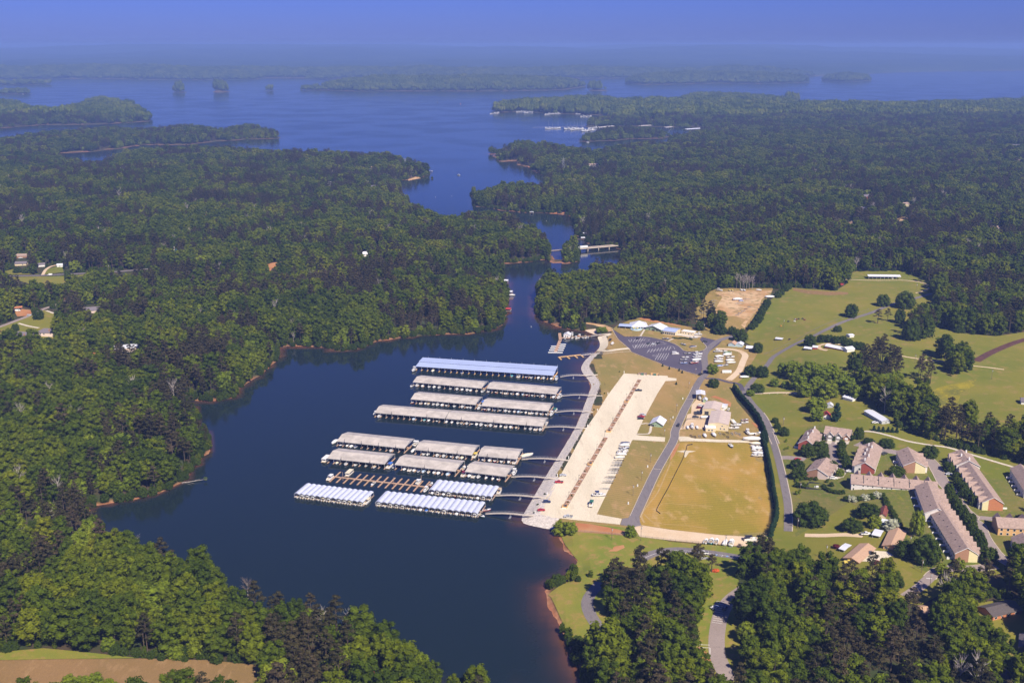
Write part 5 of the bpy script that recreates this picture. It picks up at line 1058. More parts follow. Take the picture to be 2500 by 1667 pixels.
# gangways
def gangway(label, p, q, q2=None, rails=True, h0=.7, h1=2.9, flo=True, arch=.9):
    A, B = Vector((p[0], p[1], 0)), Vector((q[0], q[1], 0)); ang, Ln, nn, ax = frame(A, B); o = thing('gangway', label, 'gangway', (A.x, A.y, 0), ang, 'aluminium gangways to the docks'); N = 10; dk = MB(); zs = [h0+(h1-h0)*k/N+arch*math.sin(math.pi*k/N) for k in range(N+1)]
    for k in range(N): dk.slab([(Ln*k/N,-.9,zs[k]),(Ln*(k+1)/N,-.9,zs[k+1]),(Ln*(k+1)/N,.9,zs[k+1]),(Ln*k/N,.9,zs[k])], .25)
    obj('deck', dk.mesh('gangway_deck', [MT['conc']]), o)
    for y in (-.95, .95):
        r = MB()
        for k in range(N):
            a, b_ = (Ln*k/N, y, zs[k]), (Ln*(k+1)/N, y, zs[k+1]); up = 1.25; r.bar((a[0],y,a[2]+up),(b_[0],y,b_[2]+up),.06).bar(a,(a[0],y,a[2]+up),.05).bar(a,(b_[0],y,b_[2]+up),.04)
        obj('railing', r.mesh('railing', [MT['alu']]), o)
    if flo: obj('float', MB().box((Ln*.62,0,.25),(1.2,4.6,.5)).box((Ln*.62,0,1.2),(.3,1.6,1.8)).mesh('float', [MT['steel']]), o)
    if q2 is not None:
        C2 = Vector((q2[0], q2[1], 0)); a2, L2, _, _ = frame(B, C2); s_ = MB().slab([(0,-1,0),(L2,-1,0),(L2,1,0),(0,1,0)], .3); obj('shore_ramp', s_.mesh('shore_ramp', [MT['conc']]), o, loc=(Ln, 0, 3.12), rz=a2-ang)
for i, (a, b_, c_) in enumerate(((('Z',265,705),('Z',470,690),('Z',870,677)),(('Z',285,887),('Z',550,882),('Z',718,888)),(('Z',225,1042),('Z',500,1034),('Z',615,1045)),(('Z',105,1188),('Z',415,1190),('Z',525,1195)),(('C',1375,238),('C',1910,242),('C',2050,255)),(('C',1225,492),('C',1760,508),('C',1890,514)),(('C',1000,760),('C',1570,778),('C',1735,787)),(('C',855,1020),('C',1430,1040),('C',1545,1046)))):
    gangway('arched aluminium gangway, %s from the top of the dock rows' % ORD[i], wz(*a, .7), wz(*b_, 2.9), wz(*c_, 3.1))
gangway('long gangway beside the launch ramp to the L-shaped dock', wz('d',925,840,.7), wz('d',1395,800,2.6), wz('d',1760,765,3.2), flo=False, arch=.3)
# L-shaped courtesy dock
def deck_dock(name, label, segs, m, th=.35):
    p0 = segs[0][0]; o = thing(name, label, 'dock', (p0.x, p0.y, 0))
    for i, (a, b_, w_, nm) in enumerate(segs):
        an, ln, _, _ = frame(a, b_); c = (a+b_)/2-p0; q = obj(nm, MB().box((0,0,.5),(ln,w_,th)).mesh(nm, [m]), o, loc=(c.x, c.y, 0), rz=an); obj('float', MB().box((0,0,.12),(ln*.96,w_*.8,.4)).mesh('float', [MT['float_']]), q)
    return o
deck_dock('courtesy_dock', 'pale new timber dock with four short fingers by the launch ramp', [(wz('d',490,885), wz('d',930,838), 2.2, 'walkway')]+[(wz('d',a,b_), wz('d',c_,e_), 1.6, 'finger_pier') for a, b_, c_, e_ in ((500,885,550,930),(650,872,710,912),(800,858,860,898),(920,845,975,884))], MT['newwood'])
deck_dock('ski_dock', 'red-brown dock with white floating fingers in the cove', [(wz('d',520,425), wz('d',535,570), 3.2, 'walkway'), (wz('d',528,560), wz('d',440,785), 3.2, 'walkway')], MT['wood'])
for i, (a, b_, c_, e_) in enumerate(((525,635,640,635),(355,672,630,672),(340,708,612,710),(318,745,595,748),(300,790,578,792))):
    p, q = wz('d',a,b_), wz('d',c_,e_); an, ln, _, _ = frame(p, q); mid = (p+q)/2; tag(obj('floating_pier', MB().box((0,0,.3),(ln,1.5,.6)).mesh('floating_pier', [PM['white']]), loc=(mid.x, mid.y, 0), rz=an), 'white floating pier across the red dock, %s from the top' % ORD[i], 'pier', 'white floating piers')
deck_dock('fuel_dock', 'narrow dock with small boats leading to the floating hut', [(wz('d',560,515), wz('d',720,520), 3., 'walkway'), (wz('d',720,505), wz('d',1120,480), 2., 'walkway')], MT['wood'])
gangway('dark gangway from the cove shore to the floating hut', wz('d',1120,478,.7), wz('d',1320,458,2.), wz('d',1500,420,3.2), flo=False, arch=.1)
hA, hB = wz('d',595,505), wz('d',715,512); h = House('floating_hut', 'white gabled hut floating on the cove dock', 'hut', (hA.x,hA.y,.3), (hB.x,hB.y,.3), 8, 3.2, 1.8, 'y', MT['whitewall'], MT['roofw']); h.win('f', -1.2, 1.6, 1.2, 1.2); h.door('f', 1.2)
for i, (k, c_, x, y, l) in enumerate((('cruise','white',760,455,'white two-deck cruiser right of the floating hut'),('pont','tan',760,515,'tan boat at the corner of the floating hut'),('pont','white',835,520,'white rental boat nearest the floating hut'),('pont','orange',880,510,'orange-decked rental boat on the cove dock'),('run','white',965,515,'round white boat midway along the cove dock'),('pont','tan',1015,508,'tan rental boat near the cove dock end'),('run','white',1060,505,'white boat nearest shore on the cove dock'),('pont','white',900,475,'white boat behind the cove dock'),('run','white',620,530,'small white boat in front of the floating hut'))):
    wboat(k, c_, l, 'd', x, y, -1.6 if i != 7 else 1.5, 8.5 if i == 0 else 6.5, 'boats at the cove dock')
# private docks in the narrow channel
def lake_dock(label, p, rz, w_=7, d=7, roofm=None, h=3., canopy=True):
    o = thing('private_dock', label, 'dock', p, rz, 'private lake docks'); obj('deck', MB().box((-w_*.4,0,.45),(1.2,d,.3)).box((w_*.4,0,.45),(1.2,d,.3)).box((0,d*.45,.45),(w_,1.4,.3)).box((0,d*.45+3.2,.4),(1.4,5,.2)).mesh('deck', [MT['oldwood']]), o)
    if canopy:
        r = MB().slab([(-w_/2-.4,-d/2,h),(0,-d/2,h+1),(0,d/2,h+1),(-w_/2-.4,d/2,h)][::-1], .15).slab([(w_/2+.4,-d/2,h),(w_/2+.4,d/2,h),(0,d/2,h+1),(0,-d/2,h+1)], .15); obj('roof', r.mesh('roof', [roofm or MT['roofw']]), o)
        for x in (-.45, .45):
            for y in (-.45, .45): obj('post', boxmesh((.18,.18,h), PM['silver'], 'post'), o, loc=(x*w_, y*d, h/2))
for l, k, x, y, rm_, rz in (('white-roofed dock at the top of the narrow channel bank','X',985,850,None,1.4),('white-roofed dock below the first on the channel bank','X',1015,930,None,1.4),('open brown dock below the white-roofed channel docks','X',1020,968,False,1.4),('red-roofed dock on the west channel bank','X',1003,1055,MT['redmetal'],1.4),
   ('upper white-roofed dock beyond the bridge','P',2070,915,None,1.6),('lower white-roofed dock beyond the bridge','P',2050,958,None,1.6),('white dock at the clay landing beyond the channel','P',1560,712,None,0),('dark dock beside the clay landing','P',1835,715,MT['dkshingle'],0),('white dock on the far north bank','P',1555,258,None,0),('small dock at the north bank cove','P',1618,310,None,0),('grey dock off the power line point','P',598,315,MT['roofg'],0)):
    lake_dock(l, wz(k, x, y), rz, roofm=rm_ or None, canopy=rm_ is not False)
for kind, col, l, k, x, y, rz, L in (('cover','white','white boat beside the second channel dock','X',1030,945,0,8),('cruise','white','small cruiser under way in the upper bay','P',860,346,2.6,9),('pont','white','white boat drifting above the bridge','P',1935,955,1.5,8),('sail','white','lone sailboat far out near the left islands','D',53,217,.4,10),('run','white','small boat off the left wooded point','D',133,284,.1,9),('pont','white','boat in front of the small wooded island','O',1000,503,0,9)):
    wboat(kind, col, l, k, x, y, rz, L)
def buoy(l, k, x, y, m, s=1.):
    p = wz(k, x, y); o = thing('buoy', l, 'buoy', p); o.scale = (s,)*3; obj('float', MB().bar((0,0,-.3),(0,0,.5),.5,.4,8).mesh('float', [m]), o); obj('mast', MB().bar((0,0,.5),(0,0,1.6),.3,.12,6).mesh('mast', [m]), o)
for l, k, x, y in (('white channel buoy below the wooded point','X',1167,1170),('white channel buoy near the upper point','X',1229,828),('white buoy above the channel bend','X',1275,411),('small buoy in the upper bay','P',640,556),('small buoy by the eastern point of the upper bay','P',795,546)): buoy(l, k, x, y, PM['white'], .8)
buoy('dark channel marker out on the open lake', 'D', 1005, 237, MT['dkmetal'], 7); buoy('orange channel marker out on the open lake', 'D', 1058, 240, PM['orange'], 4)
# far marinas
def far_dock(l, k, a, b_, width=24, rm_=None, e=5.):
    A, B = wz(k, *a), wz(k, *b_); an, ln, n, ax = frame(A, B); mid = (A+B)/2; o = thing('far_dock', l, 'dock', (mid.x, mid.y, 0), an, 'docks of the far marinas'); r = MB().slab([(-ln/2,-width/2,e),(ln/2,-width/2,e),(ln/2,0,e+2),(-ln/2,0,e+2)], .3).slab([(-ln/2,0,e+2),(ln/2,0,e+2),(ln/2,width/2,e),(-ln/2,width/2,e)], .3)
    obj('roof', r.mesh('roof', [rm_ or MT['roofg']]), o); obj('walkway', MB().box((0,0,.5),(ln,3,.5)).mesh('walkway', [MT['oldwood']]), o)
    for x in np.linspace(-ln/2+1, ln/2-1, max(3, int(ln/12))):
        for y in (-width/2+.5, width/2-.5): obj('post', boxmesh((.4,.4,e), PM['silver'], 'far_post'), o, loc=(x, y, e/2))
for l, a, b_ in (('grey-roofed far dock at the left of the far marina',(350,202),(445,196)),('second grey-roofed far dock beside the boat rows',(470,205),(545,197)),('white far dock roof right of the boat rows',(915,208),(980,205)),('long grey far dock by the breakwater',(1090,372),(1240,358)),('thin grey far dock before the wooded point',(1480,358),(1605,350)),('small far dock in the inner cove',(1725,372),(1795,365)),('white-roofed far dock at the end of the cove',(1925,390),(2068,380))): far_dock(l, 'O', a, b_, rm_=MT['roofw'] if 'white' in l else None)
bk = ribbon('breakwater', 'long thin breakwater reaching out from the far point', [wz('O',470,362), wz('O',700,355), wz('O',960,346)], 5, MT['rock'], 1.2, keepout=False)
fi = 0
FB = [(60,235,150,222,5),(310,215,480,208,8),(380,224,480,216,5),(545,212,700,205,9),(580,238,760,226,9),(700,226,880,214,8),(880,235,1060,222,9),(1000,222,1160,213,7),(930,262,1040,255,5),(1190,250,1290,240,6),(585,375,740,370,7),(770,380,900,368,7),(830,390,960,372,7),(940,398,1060,385,8),(1000,375,1090,362,5)]
for bi, (x0, y0, x1, y1, n) in enumerate(FB):
    for i in range(n):
        t = (i+.5)/n; q = wz('O', x0+(x1-x0)*t+random.uniform(-4,4), y0+(y1-y0)*t+random.uniform(-2,2)); kind = 'sail' if bi >= 10 and i % 2 else random.choice(['cruise','house','cruise'])
        boat(kind, 'white', 'white %s in the far marina, %s boat of the %s mooring row' % ({'sail':'sailboat','cruise':'cruiser','house':'houseboat'}[kind], ORD[i], ORD[bi]), q, random.uniform(-.4,.4)+(0 if i % 2 else 1.6), random.uniform(18, 25), 'white boats of the far marinas')
for i in range(14):
    t = (i+.5)/14; q = wz('D', 1835+(1990-1835)*t, 244+(248-244)*t+random.uniform(-1.5,1.5)); boat('cruise', 'white', 'white boat in the farthest marina beyond the woods, %s from the left' % ORD[i], q, random.uniform(0,3), 20, 'white boats of the farthest marina')
# ---------------------------------------------------------------- townhouses
TH = 'taupe-roofed townhouse rows'
def town(label, a, b, L, wh=6., rise=3.9, wall=None, parts=(), chim=(), fence=None, bays=None, vents=3, wins=((-3.5,4.2),(3.2,1.5))):
    h = House('townhouse_row', label, 'townhouse', G(*a), G(*b), L, wh, rise, 'y', wall or MT['siding'], MT['shingle'], group=TH)
    for x0, x1, m in parts: h.facing(x0*h.w/2, x1*h.w/2, m, 'brick_facing' if 'brick' in m.name else 'siding_panel')
    h.rake()
    for x, y in chim: h.chimney(x*h.w/2, y*L)
    if fence: h.fences(fence[0], fence[1], fence[2] if len(fence) > 2 else 3., (L-4)/max(1, fence[1]))
    if bays: h.crossgables(bays[0], bays[1], y0=4., step=(L-4)/bays[1])
    if vents: h.vents(vents)
    for u, z in wins: h.win('f', u, z, 1.3, 1.5)
    sf = (fence[0] if fence else 'l')
    for i in range(int(L/4)):
        for z in (1.5, 4.3): h.win(sf, 2+i*4, z, 1., 1.3)
    return h
town('townhouse with tan brick and pink siding gable beside the lane', ('J',520,1165), ('J',945,1192), 25, parts=((-1,.06,MT['brick']),(.06,1,MT['sidingpink'])), bays=('r',3))
town('townhouse row with deep red brick gable and many white chimneys', ('J',1450,1065), ('J',1842,1080), 46, parts=((-.35,1,MT['redbrick']),), chim=((-.1,.1),(.12,.3),(-.35,.42),(-.3,.6),(.1,.72),(-.3,.85)), fence=('r',6), bays=('l',5))
town('small townhouse with red brick gable behind trees at the entrance', ('J',378,615), ('J',680,626), 30, parts=((-1,.4,MT['redbrick']),), chim=((.1,.12),(-.35,.5),(.15,.65),(.1,.95)), fence=('l',3), bays=('r',3))
h = House('townhouse_row', 'three-gabled townhouse facing the turning court', 'townhouse', G('J',868,432), G('J',1368,438), 13, 6.2, 4, 'x', MT['siding'], MT['shingle'], group=TH)
for i, x in enumerate((-.52, .12, .74)):
    x *= h.w/2; b_ = MB(); wd = 5.2
    b_.poly([(x-wd/2,-1.4,-2),(x+wd/2,-1.4,-2),(x+wd/2,-1.4,6.),(x,-1.4,8.4),(x-wd/2,-1.4,6.)])
    for xx in (x-wd/2, x+wd/2): b_.poly([(xx,-1.4,-2),(xx,1,-2),(xx,1,6),(xx,-1.4,6)])
    g = obj('gable_bay', b_.mesh('gable_bay', [MT['greywall'] if i < 2 else MT['brick']]), h.o); r = MB(); r.slab([(x-wd/2-.4,-1.9,5.7),(x,-1.9,8.5),(x,4.2,8.5),(x-wd/2-.4,4.2,5.7)][::-1], .2).slab([(x+wd/2+.4,-1.9,5.7),(x+wd/2+.4,4.2,5.7),(x,4.2,8.5),(x,-1.9,8.5)][::-1][::-1], .2); obj('gable_roof', r.mesh('gable_roof', [MT['shingle']]), g)
    rk = MB(); rk.bar((x-wd/2-.3,-1.95,5.7),(x,-1.95,8.45),.16).bar((x+wd/2+.3,-1.95,5.7),(x,-1.95,8.45),.16); obj('rake_board', rk.mesh('rake_board', [MT['trim']]), g)
    obj('garage_door', boxmesh((3.2,.12,2.4), MT['trim'], 'garage'), g, loc=(x,-1.47,1.2)); wq = obj('window', boxmesh((2.4,.12,1.8), MT['trim'], 'frame'), g, loc=(x,-1.47,4.6)); 
    p = G('J', 985+i*165, 450); ribbon('driveway', 'cream garage driveway, %s from the left of the gabled townhouse' % ORD[i], [p, p+Vector((math.sin(h.ang)*6.5, -math.cos(h.ang)*6.5, 0))], 4, MT['conc'], S2+.03)
for x in (-.85, -.2, .4, .95): h.win('f', x*h.w/2*.98, 4.4, .9, 1.4)
town('townhouse with brown brick and cream gable above the long white row', ('K',305,655), ('K',678,668), 28, parts=((-1,.06,MT['brick']),(.06,1,MT['sidingcream'])), fence=('l',3), bays=('r',3))
A6, B6 = gpt(*nat('J',1390,1385)), gpt(*nat('K',890,985)); h = House('townhouse_row', 'long white townhouse row seen from its back side', 'townhouse', A6, B6, 14, 5.4, 4.2, 'x', MT['siding'], MT['shingle'], group=TH)
for i in range(9):
    for z, hh in ((1.4,1.7),(4.2,1.2)): h.win('f', (-.5+(i+.5)/9)*h.w-1.5, z, .8, hh*.8); (h.win('f', (-.5+(i+.5)/9)*h.w+1.6, z, .6, hh*.7) if i % 2 else None)
for i in range(5): obj('party_wall', MB().box((0, 7, 7.7),(.35, 14.6, .1)).mesh('party_wall', [PM['dark']]) if 0 else boxmesh((.3,7.2,.25), PM['dark'], 'party_wall'), h.roof, loc=((-.5+(i+.8)/5.6)*h.w, 3.5, 7.75)).rotation_euler = (math.atan2(4.2,7), 0, 0)
for i in range(7):
    x = (-.5+(i+.6)/7.2)*h.w; r = MB().slab([(x-2.8,8,6.2),(x,8,9.8),(x,15.5,9.8),(x-2.8,15.5,6.2)][::-1], .2).slab([(x+2.8,8,6.2),(x+2.8,15.5,6.2),(x,15.5,9.8),(x,8,9.8)], .2); obj('gable_roof', r.mesh('gable_roof', [MT['shingle']]), h.roof)
for i in range(3): obj('privacy_fence', boxmesh((.15,3.2,2.4), MT['trim'], 'back_fence'), h.o, loc=(h.w*(.02+.16*i), -1.6, .8))
h.vents(8)
town('white-gabled upper townhouse row of the long diagonal pair', ('K',662,1466), ('K',1085,1492), 44, fence=('l',3,8.), bays=('r',5), wins=((-5,1.5),(-3.6,1.5),(-2.2,1.5)))
town('long lower townhouse row with tan brick and cream end gable', ('L',1610,487), ('L',1852,494), 64, parts=((-1,.2,MT['brick']),(.2,1,MT['sidingcream'])), fence=('l',7), bays=('r',8), vents=7, wins=((-.6,1.6),))
town('long east townhouse row with cream and orange brick gable', ('K',1635,1286), ('K',1988,1300), 62, parts=((-1,-.42,MT['sidingcream']),(-.42,1,MT['orbrick'])), bays=('l',7), fence=('r',4), vents=6, wins=((.7,1.6),))
town('white-ended townhouse at the top of the east row', ('K',1200,648), ('K',1592,660), 22, chim=((.1,.1),(-.3,.5),(.4,.9)), bays=('l',3))
h = House('townhouse_row', 'orange-walled townhouse row at the right edge', 'townhouse', G('L',2070,205), G('L',2560,225), 13, 5.8, 4, 'x', MT['orangewall'], MT['shingle'], group=TH)
for i in range(7):
    for z in (1.5, 4.3): h.win('f', -h.w/2+2+i*3.8, z, 1.3, 1.4)
for i in range(4):
    x = -h.w/2+3+i*7.5; r = MB().slab([(x-2.8,7.5,6.2),(x,7.5,9.6),(x,14.5,9.6),(x-2.8,14.5,6.2)][::-1], .2).slab([(x+2.8,7.5,6.2),(x+2.8,14.5,6.2),(x,14.5,9.6),(x,7.5,9.6)], .2); obj('gable_roof', r.mesh('gable_roof', [MT['shingle']]), h.roof)
h = House('townhouse_row', 'gable-fronted townhouse below the orange row at the right edge', 'townhouse', G('L',2250,425), G('L',2480,450), 14, 6, 3.8, 'y', MT['siding'], MT['shingle'], group=TH); h.facing(-h.w/2, h.w/2, MT['redbrick'], zmax=2.6); h.win('f', -4, 4.2, 2, 1.6); h.door('f', -3.5, 3, 2.3, MT['trim'], 'garage_door'); h.rake()
h = House('townhouse_row', 'townhouse with staggered white fences at the right edge', 'townhouse', G('K',2345,1088), G('K',2680,1110), 40, 6, 3.9, 'y', MT['siding'], MT['shingle'], group=TH); h.fences('l', 5, 4., 7.5)
# ---------------------------------------------------------------- other houses
def simple(name, label, cat, a, b, depth, wh, rise, ridge, wall, roof, hip=0., wins=(), doors=(), over=.45, open_=False, chim=()):
    h = House(name, label, cat, G(*a), G(*b), depth, wh, rise, ridge, MT.get(wall) or PM[wall], MT[roof], over, None, hip, open_)
    if a[0] in 'NWR': v_ = -h.mid.normalized(); KEEP.extend([(h.mid.x+v_.x*m_, h.mid.y+v_.y*m_, max(6, h.w*.55)) for m_ in range(6, int(14/math.tan(math.atan2(CAM_Z, h.mid.y))), 8)])
    for f, u, z, w_, hh in wins: h.win(f, u, z, w_, hh)
    for f, u in doors: h.door(f, u)
    for x, y in chim: h.chimney(x, y, 1., 1.8, MT['brick'])
    return h
fw = (('f',-2.6,1.5,1.8,1.2),('f',2.2,1.5,1.2,1.2))
simple('ranch_house', 'orange ranch house with tan roof beside the yellow pickup', 'house', ('L',440,482), ('L',592,510), 24, 2.9, 1.5, 'y', 'orangewall', 'shingletan', wins=fw, doors=(('r',8),), over=.9)
simple('ranch_house', 'orange ranch house with tan roof behind the gravel yard', 'house', ('L',852,348), ('L',1012,368), 26, 2.9, 1.5, 'y', 'orangewall', 'shingletan', wins=fw, over=.9)
simple('carport', 'pale metal carport attached beside the farther ranch house', 'carport', ('L',735,232), ('L',815,240), 9, 2.6, .3, 'x', 'silver', 'roofw', open_=True); simple('porch_shelter', 'pale metal porch roof left of the nearer ranch house', 'shelter', ('L',385,378), ('L',440,388), 9, 2.4, .3, 'x', 'silver', 'roofw', open_=True)
simple('dark_ranch_house', 'dark-roofed ranch house with brick front in the lower right woods', 'house', ('R',1765,742), ('R',2150,640), 11, 3, 2.2, 'x', 'orbrick', 'dkshingle', wins=(('f',-8,1.6,1.6,1.2),('f',-4,1.8,.8,.8),('f',1,1.6,1.8,1.2),('f',6,1.6,1.4,1.2)))
simple('garden_shed', 'dark-roofed teal shed in the lower right corner', 'shed', ('R',1830,1568), ('R',2030,1600), 10, 3, 2, 'x', 'tealroof', 'dkshingle'); simple('tan_cottage', 'tan-roofed cottage half hidden in the lower right pines', 'house', ('R',840,700), ('R',930,690), 8, 3, 1.6, 'x', 'greywall', 'shingletan')
simple('long_garage', 'grey-roofed garage at the right frame edge by the drive', 'garage', ('R',2110,1150), ('R',2330,1200), 14, 3, 2, 'y', 'greywall', 'shinglegrey')
simple('old_shed', 'small shed with rusty red roof in the open lot', 'shed', ('w',1055,1018), ('w',1112,1022), 14, 2.8, 1.4, 'y', 'creamwall', 'rust'); simple('garden_shed', 'small pale shed beside the white blossom tree', 'shed', ('w',1075,1072), ('w',1130,1078), 5, 2.4, 1, 'x', 'sky', 'roofw')
simple('red_roof_house', 'small white house with bright red roof by the round trees', 'house', ('V',905,1248), ('V',962,1245), 9, 3, 2.4, 'y', 'whitewall', 'redmetal', wins=(('f',-1.5,1.5,1.2,1.2),)); simple('red_roof_house', 'white house with red roof deep under the grove', 'house', ('V',780,960), ('V',850,968), 10, 3, 2.6, 'x', 'whitewall', 'redmetal')
simple('garden_shed', 'grey arched shed behind the red-roofed house', 'shed', ('V',940,1165), ('V',980,1163), 6, 2.6, 1.4, 'y', 'silver', 'roofw'); simple('mobile_home', 'long grey mobile home below the dark grove', 'mobile home', ('V',1330,1282), ('V',1390,1275), 26, 3, .9, 'y', 'silver', 'roofw', wins=(('f',0,1.6,1.2,1),)); simple('mobile_home', 'white mobile home under the grove', 'mobile home', ('V',1050,1105), ('V',1120,1120), 6, 3, .8, 'x', 'whitewall', 'roofw')
simple('open_barn', 'long white open-fronted barn at the top of the pasture', 'barn', ('M',700,183), ('M',1036,183), 11, 4.2, 1.2, 'x', 'silver', 'roofw', open_=True, over=.8); simple('water_tank_hut', 'small white hut under the long barn', 'hut', ('M',946,180), ('M',964,180), 3, 3, .6, 'x', 'whitewall', 'roofw')
simple('red_barn', 'small barn with red roof near the pasture boats', 'barn', ('M',378,245), ('M',432,243), 7, 3, 2, 'x', 'redmetal', 'redmetal'); simple('cow_shelter', 'white-roofed cow shelter in the pasture', 'shelter', ('V',567,682), ('V',614,680), 6, 2.6, .5, 'x', 'dark', 'roofw')
simple('chicken_house', 'long curved-drive chicken house with grey roof', 'shed', ('M',235,915), ('M',430,948), 9, 2.6, 1.4, 'x', 'redbrick', 'roofw'); simple('farm_shed', 'white farm shed right of the chicken house', 'shed', ('M',470,962), ('M',550,950), 9, 3.2, 1.6, 'x', 'whitewall', 'roofw'); simple('farm_shed', 'white-roofed farm shed at the lane bend', 'shed', ('M',10,940), ('M',88,938), 7, 2.8, .8, 'x', 'dark', 'roofw'); simple('farm_shed', 'small red farm shed beside the white-roofed one', 'shed', ('M',104,930), ('M',154,928), 6, 2.8, 1, 'x', 'redmetal', 'roofw'); simple('farm_shed', 'lone white farm shed above the dark hedge', 'shed', ('M',498,805), ('M',544,800), 6, 2.6, .6, 'x', 'whitewall', 'roofw')
simple('meadow_house', 'grey-roofed house at the right edge of the yellow meadow', 'house', ('V',2330,1140), ('V',2430,1150), 10, 3, 2, 'x', 'whitewall', 'shinglegrey')
# marina buildings
h = simple('bathhouse', 'sage green bathhouse with pale metal roof on the lawn', 'bathhouse', ('G',1318,1262), ('G',1546,1288), 13, 3, 2.8, 'y', 'greenwall', 'roofw', wins=(('f',-.5,1.7,.7,1.2),), over=1.); h.door('f', -3.4, 2.6, 2.2)
def warehouse(label, a, b, L, wh, rise, nsk):
    h = House('warehouse', label, 'warehouse', G(*a), G(*b), L, wh, rise, 'y', MT['creamwall'], MT['whroof'], .15)
    for i in range(nsk):
        for sg in (-1, 1):
            x = sg*h.w*.23; z = wh+rise*(1-abs(x)/(h.w/2))+.09; o = obj('skylight', boxmesh((2.2,.9,.06), MT['skyl'], 'skylight'), h.roof, loc=(x, L*(i+.7)/(nsk+.4), z)); o.rotation_euler = (0, sg*math.atan2(rise, h.w/2), 0)
    return h
h = warehouse('smaller cream warehouse behind the larger one', ('F',583,880), ('F',905,914), 21, 5.6, 1.2, 3); h.door('f', -3.5, 3.5, 3.6, PM['dark'], 'roller_door')
h = warehouse('large cream warehouse with ten pale skylights', ('F',692,1172), ('F',1078,1206), 32, 6.2, 1.3, 5); h.win('f', 2, 2.2, 1, 1); h.win('f', 5, 2, 1, 1); h.win('f', 3.2, 4.6, .9, .8)
h = simple('office_annex', 'low cream office annex at the corner of the large warehouse', 'annex', ('F',648,1208), ('F',838,1212), 7, 3.6, .6, 'x', 'creamwall', 'trim', wins=(('f',-1.4,1.6,1.6,1),('f',1.2,1.6,1.4,1)), over=.2)
h = simple('side_shed', 'small white lean-to shed behind the smaller warehouse', 'shed', ('F',905,800), ('F',985,815), 10, 3.6, .4, 'x', 'whitewall', 'roofw')
h = simple('boat_hoist_shed', 'white open boat hoist shed beside the road', 'shed', ('F',470,605), ('F',630,612), 11, 5.8, .8, 'y', 'creamwall', 'roofw', open_=True); boat('cruise', 'white', 'white boat hanging in the hoist shed', G('F',535,600), -1.6, 8, dz=1.2); simple('pump_hut', 'small sage green hut beside the hoist shed', 'hut', ('F',598,650), ('F',668,656), 5, 2.8, 1.2, 'y', 'greenwall', 'roofw')
simple('blue_shed', 'pale blue shed with tan roof at the yard entrance', 'shed', ('E',1782,828), ('E',1918,845), 9, 3, 2, 'y', 'bluewall', 'shingletan'); simple('blue_shed', 'pale blue shed with patched white roof at the yard entrance', 'shed', ('E',1928,838), ('E',2055,850), 9, 3, 1.4, 'y', 'bluewall', 'roofw')
simple('tarp_shelter', 'white tarp shelter beside the yard tree', 'shelter', ('E',2130,895), ('E',2255,900), 7, 2.4, 1.6, 'x', 'silver', 'roofw', open_=True)
# clubhouse, one building of several wings
h = House('clubhouse_hall', 'clubhouse hall with blue metal roof and wide dark windows', 'clubhouse', G('E',528,600), G('E',770,632), 17, 4.6, 1.2, 'x', MT['creamwall'], MT['roofb'], .4); 
for i in range(6): h.win('f', (-.5+(i+.5)/6)*h.w, 2.2, h.w/6-.6, 1.9)
for i in range(2): h.win('r', 3+i*4, 1.6, .8, 1.4)
h.door('r', 11)
h = simple('clubhouse_annex', 'low flat-roofed cream annex right of the clubhouse hall', 'annex', ('E',890,588), ('E',1122,622), 7, 3.4, 0, 'x', 'creamwall', 'trim', wins=(('f',-5,1.7,1.4,.9),('f',-2,1.7,1.4,.9),('f',4.5,1.6,.9,1)), doors=(('f',1.6),), over=.25)
h = House('clubhouse_lobby', 'sage green clubhouse lobby with white gable roof', 'clubhouse', G('E',205,512), G('E',500,560), 15, 3.4, 3., 'y', MT['greenwall'], MT['roofw'], 1.2); h.door('f', 0, 3.4, 2.2, PM['dark']); h.win('f', -4.5, 1.6, 2, 1.4); h.win('f', 4.5, 1.6, 2, 1.4); h.rake()
h = House('lakeside_restaurant', 'restaurant with broad white hip roof at the clubhouse', 'restaurant', G('d',1905,345), G('d',2200,345), 18, 3.6, 4.2, 'y', MT['bluewall'], MT['roofw'], 1.0, None, 1.0); 
for i in range(5): h.win('f', -6+i*2.8, 1.9, 2., 1.6)
q = MB(); q.bar((0,0,0),(0,0,1.2),6.5,n=20); p = G('d',1985,352); o = thing('patio_wall', 'round pale blue patio wall with tan umbrellas', 'patio', (p.x, p.y, p.z)); obj('wall', q.mesh('patio_wall', [MT['bluewall']]), o)
for i in range(5):
    a = .5+i*1.1; obj('umbrella', MB().bar((0,0,1.2),(0,0,2.6),.05).bar((0,0,2.9),(0,0,3.5),1.5,.05,8).mesh('umbrella', [PM['yellow']]), o, loc=(3.6*math.cos(a), 3.6*math.sin(a), 0))
h = House('patio_awning', 'pale blue awning roof left of the restaurant', 'awning', G('d',1650,330), G('d',1900,345), 11, 3.2, .8, 'x', PM['silver'], MT['roofb'], .3, None, 0., True)
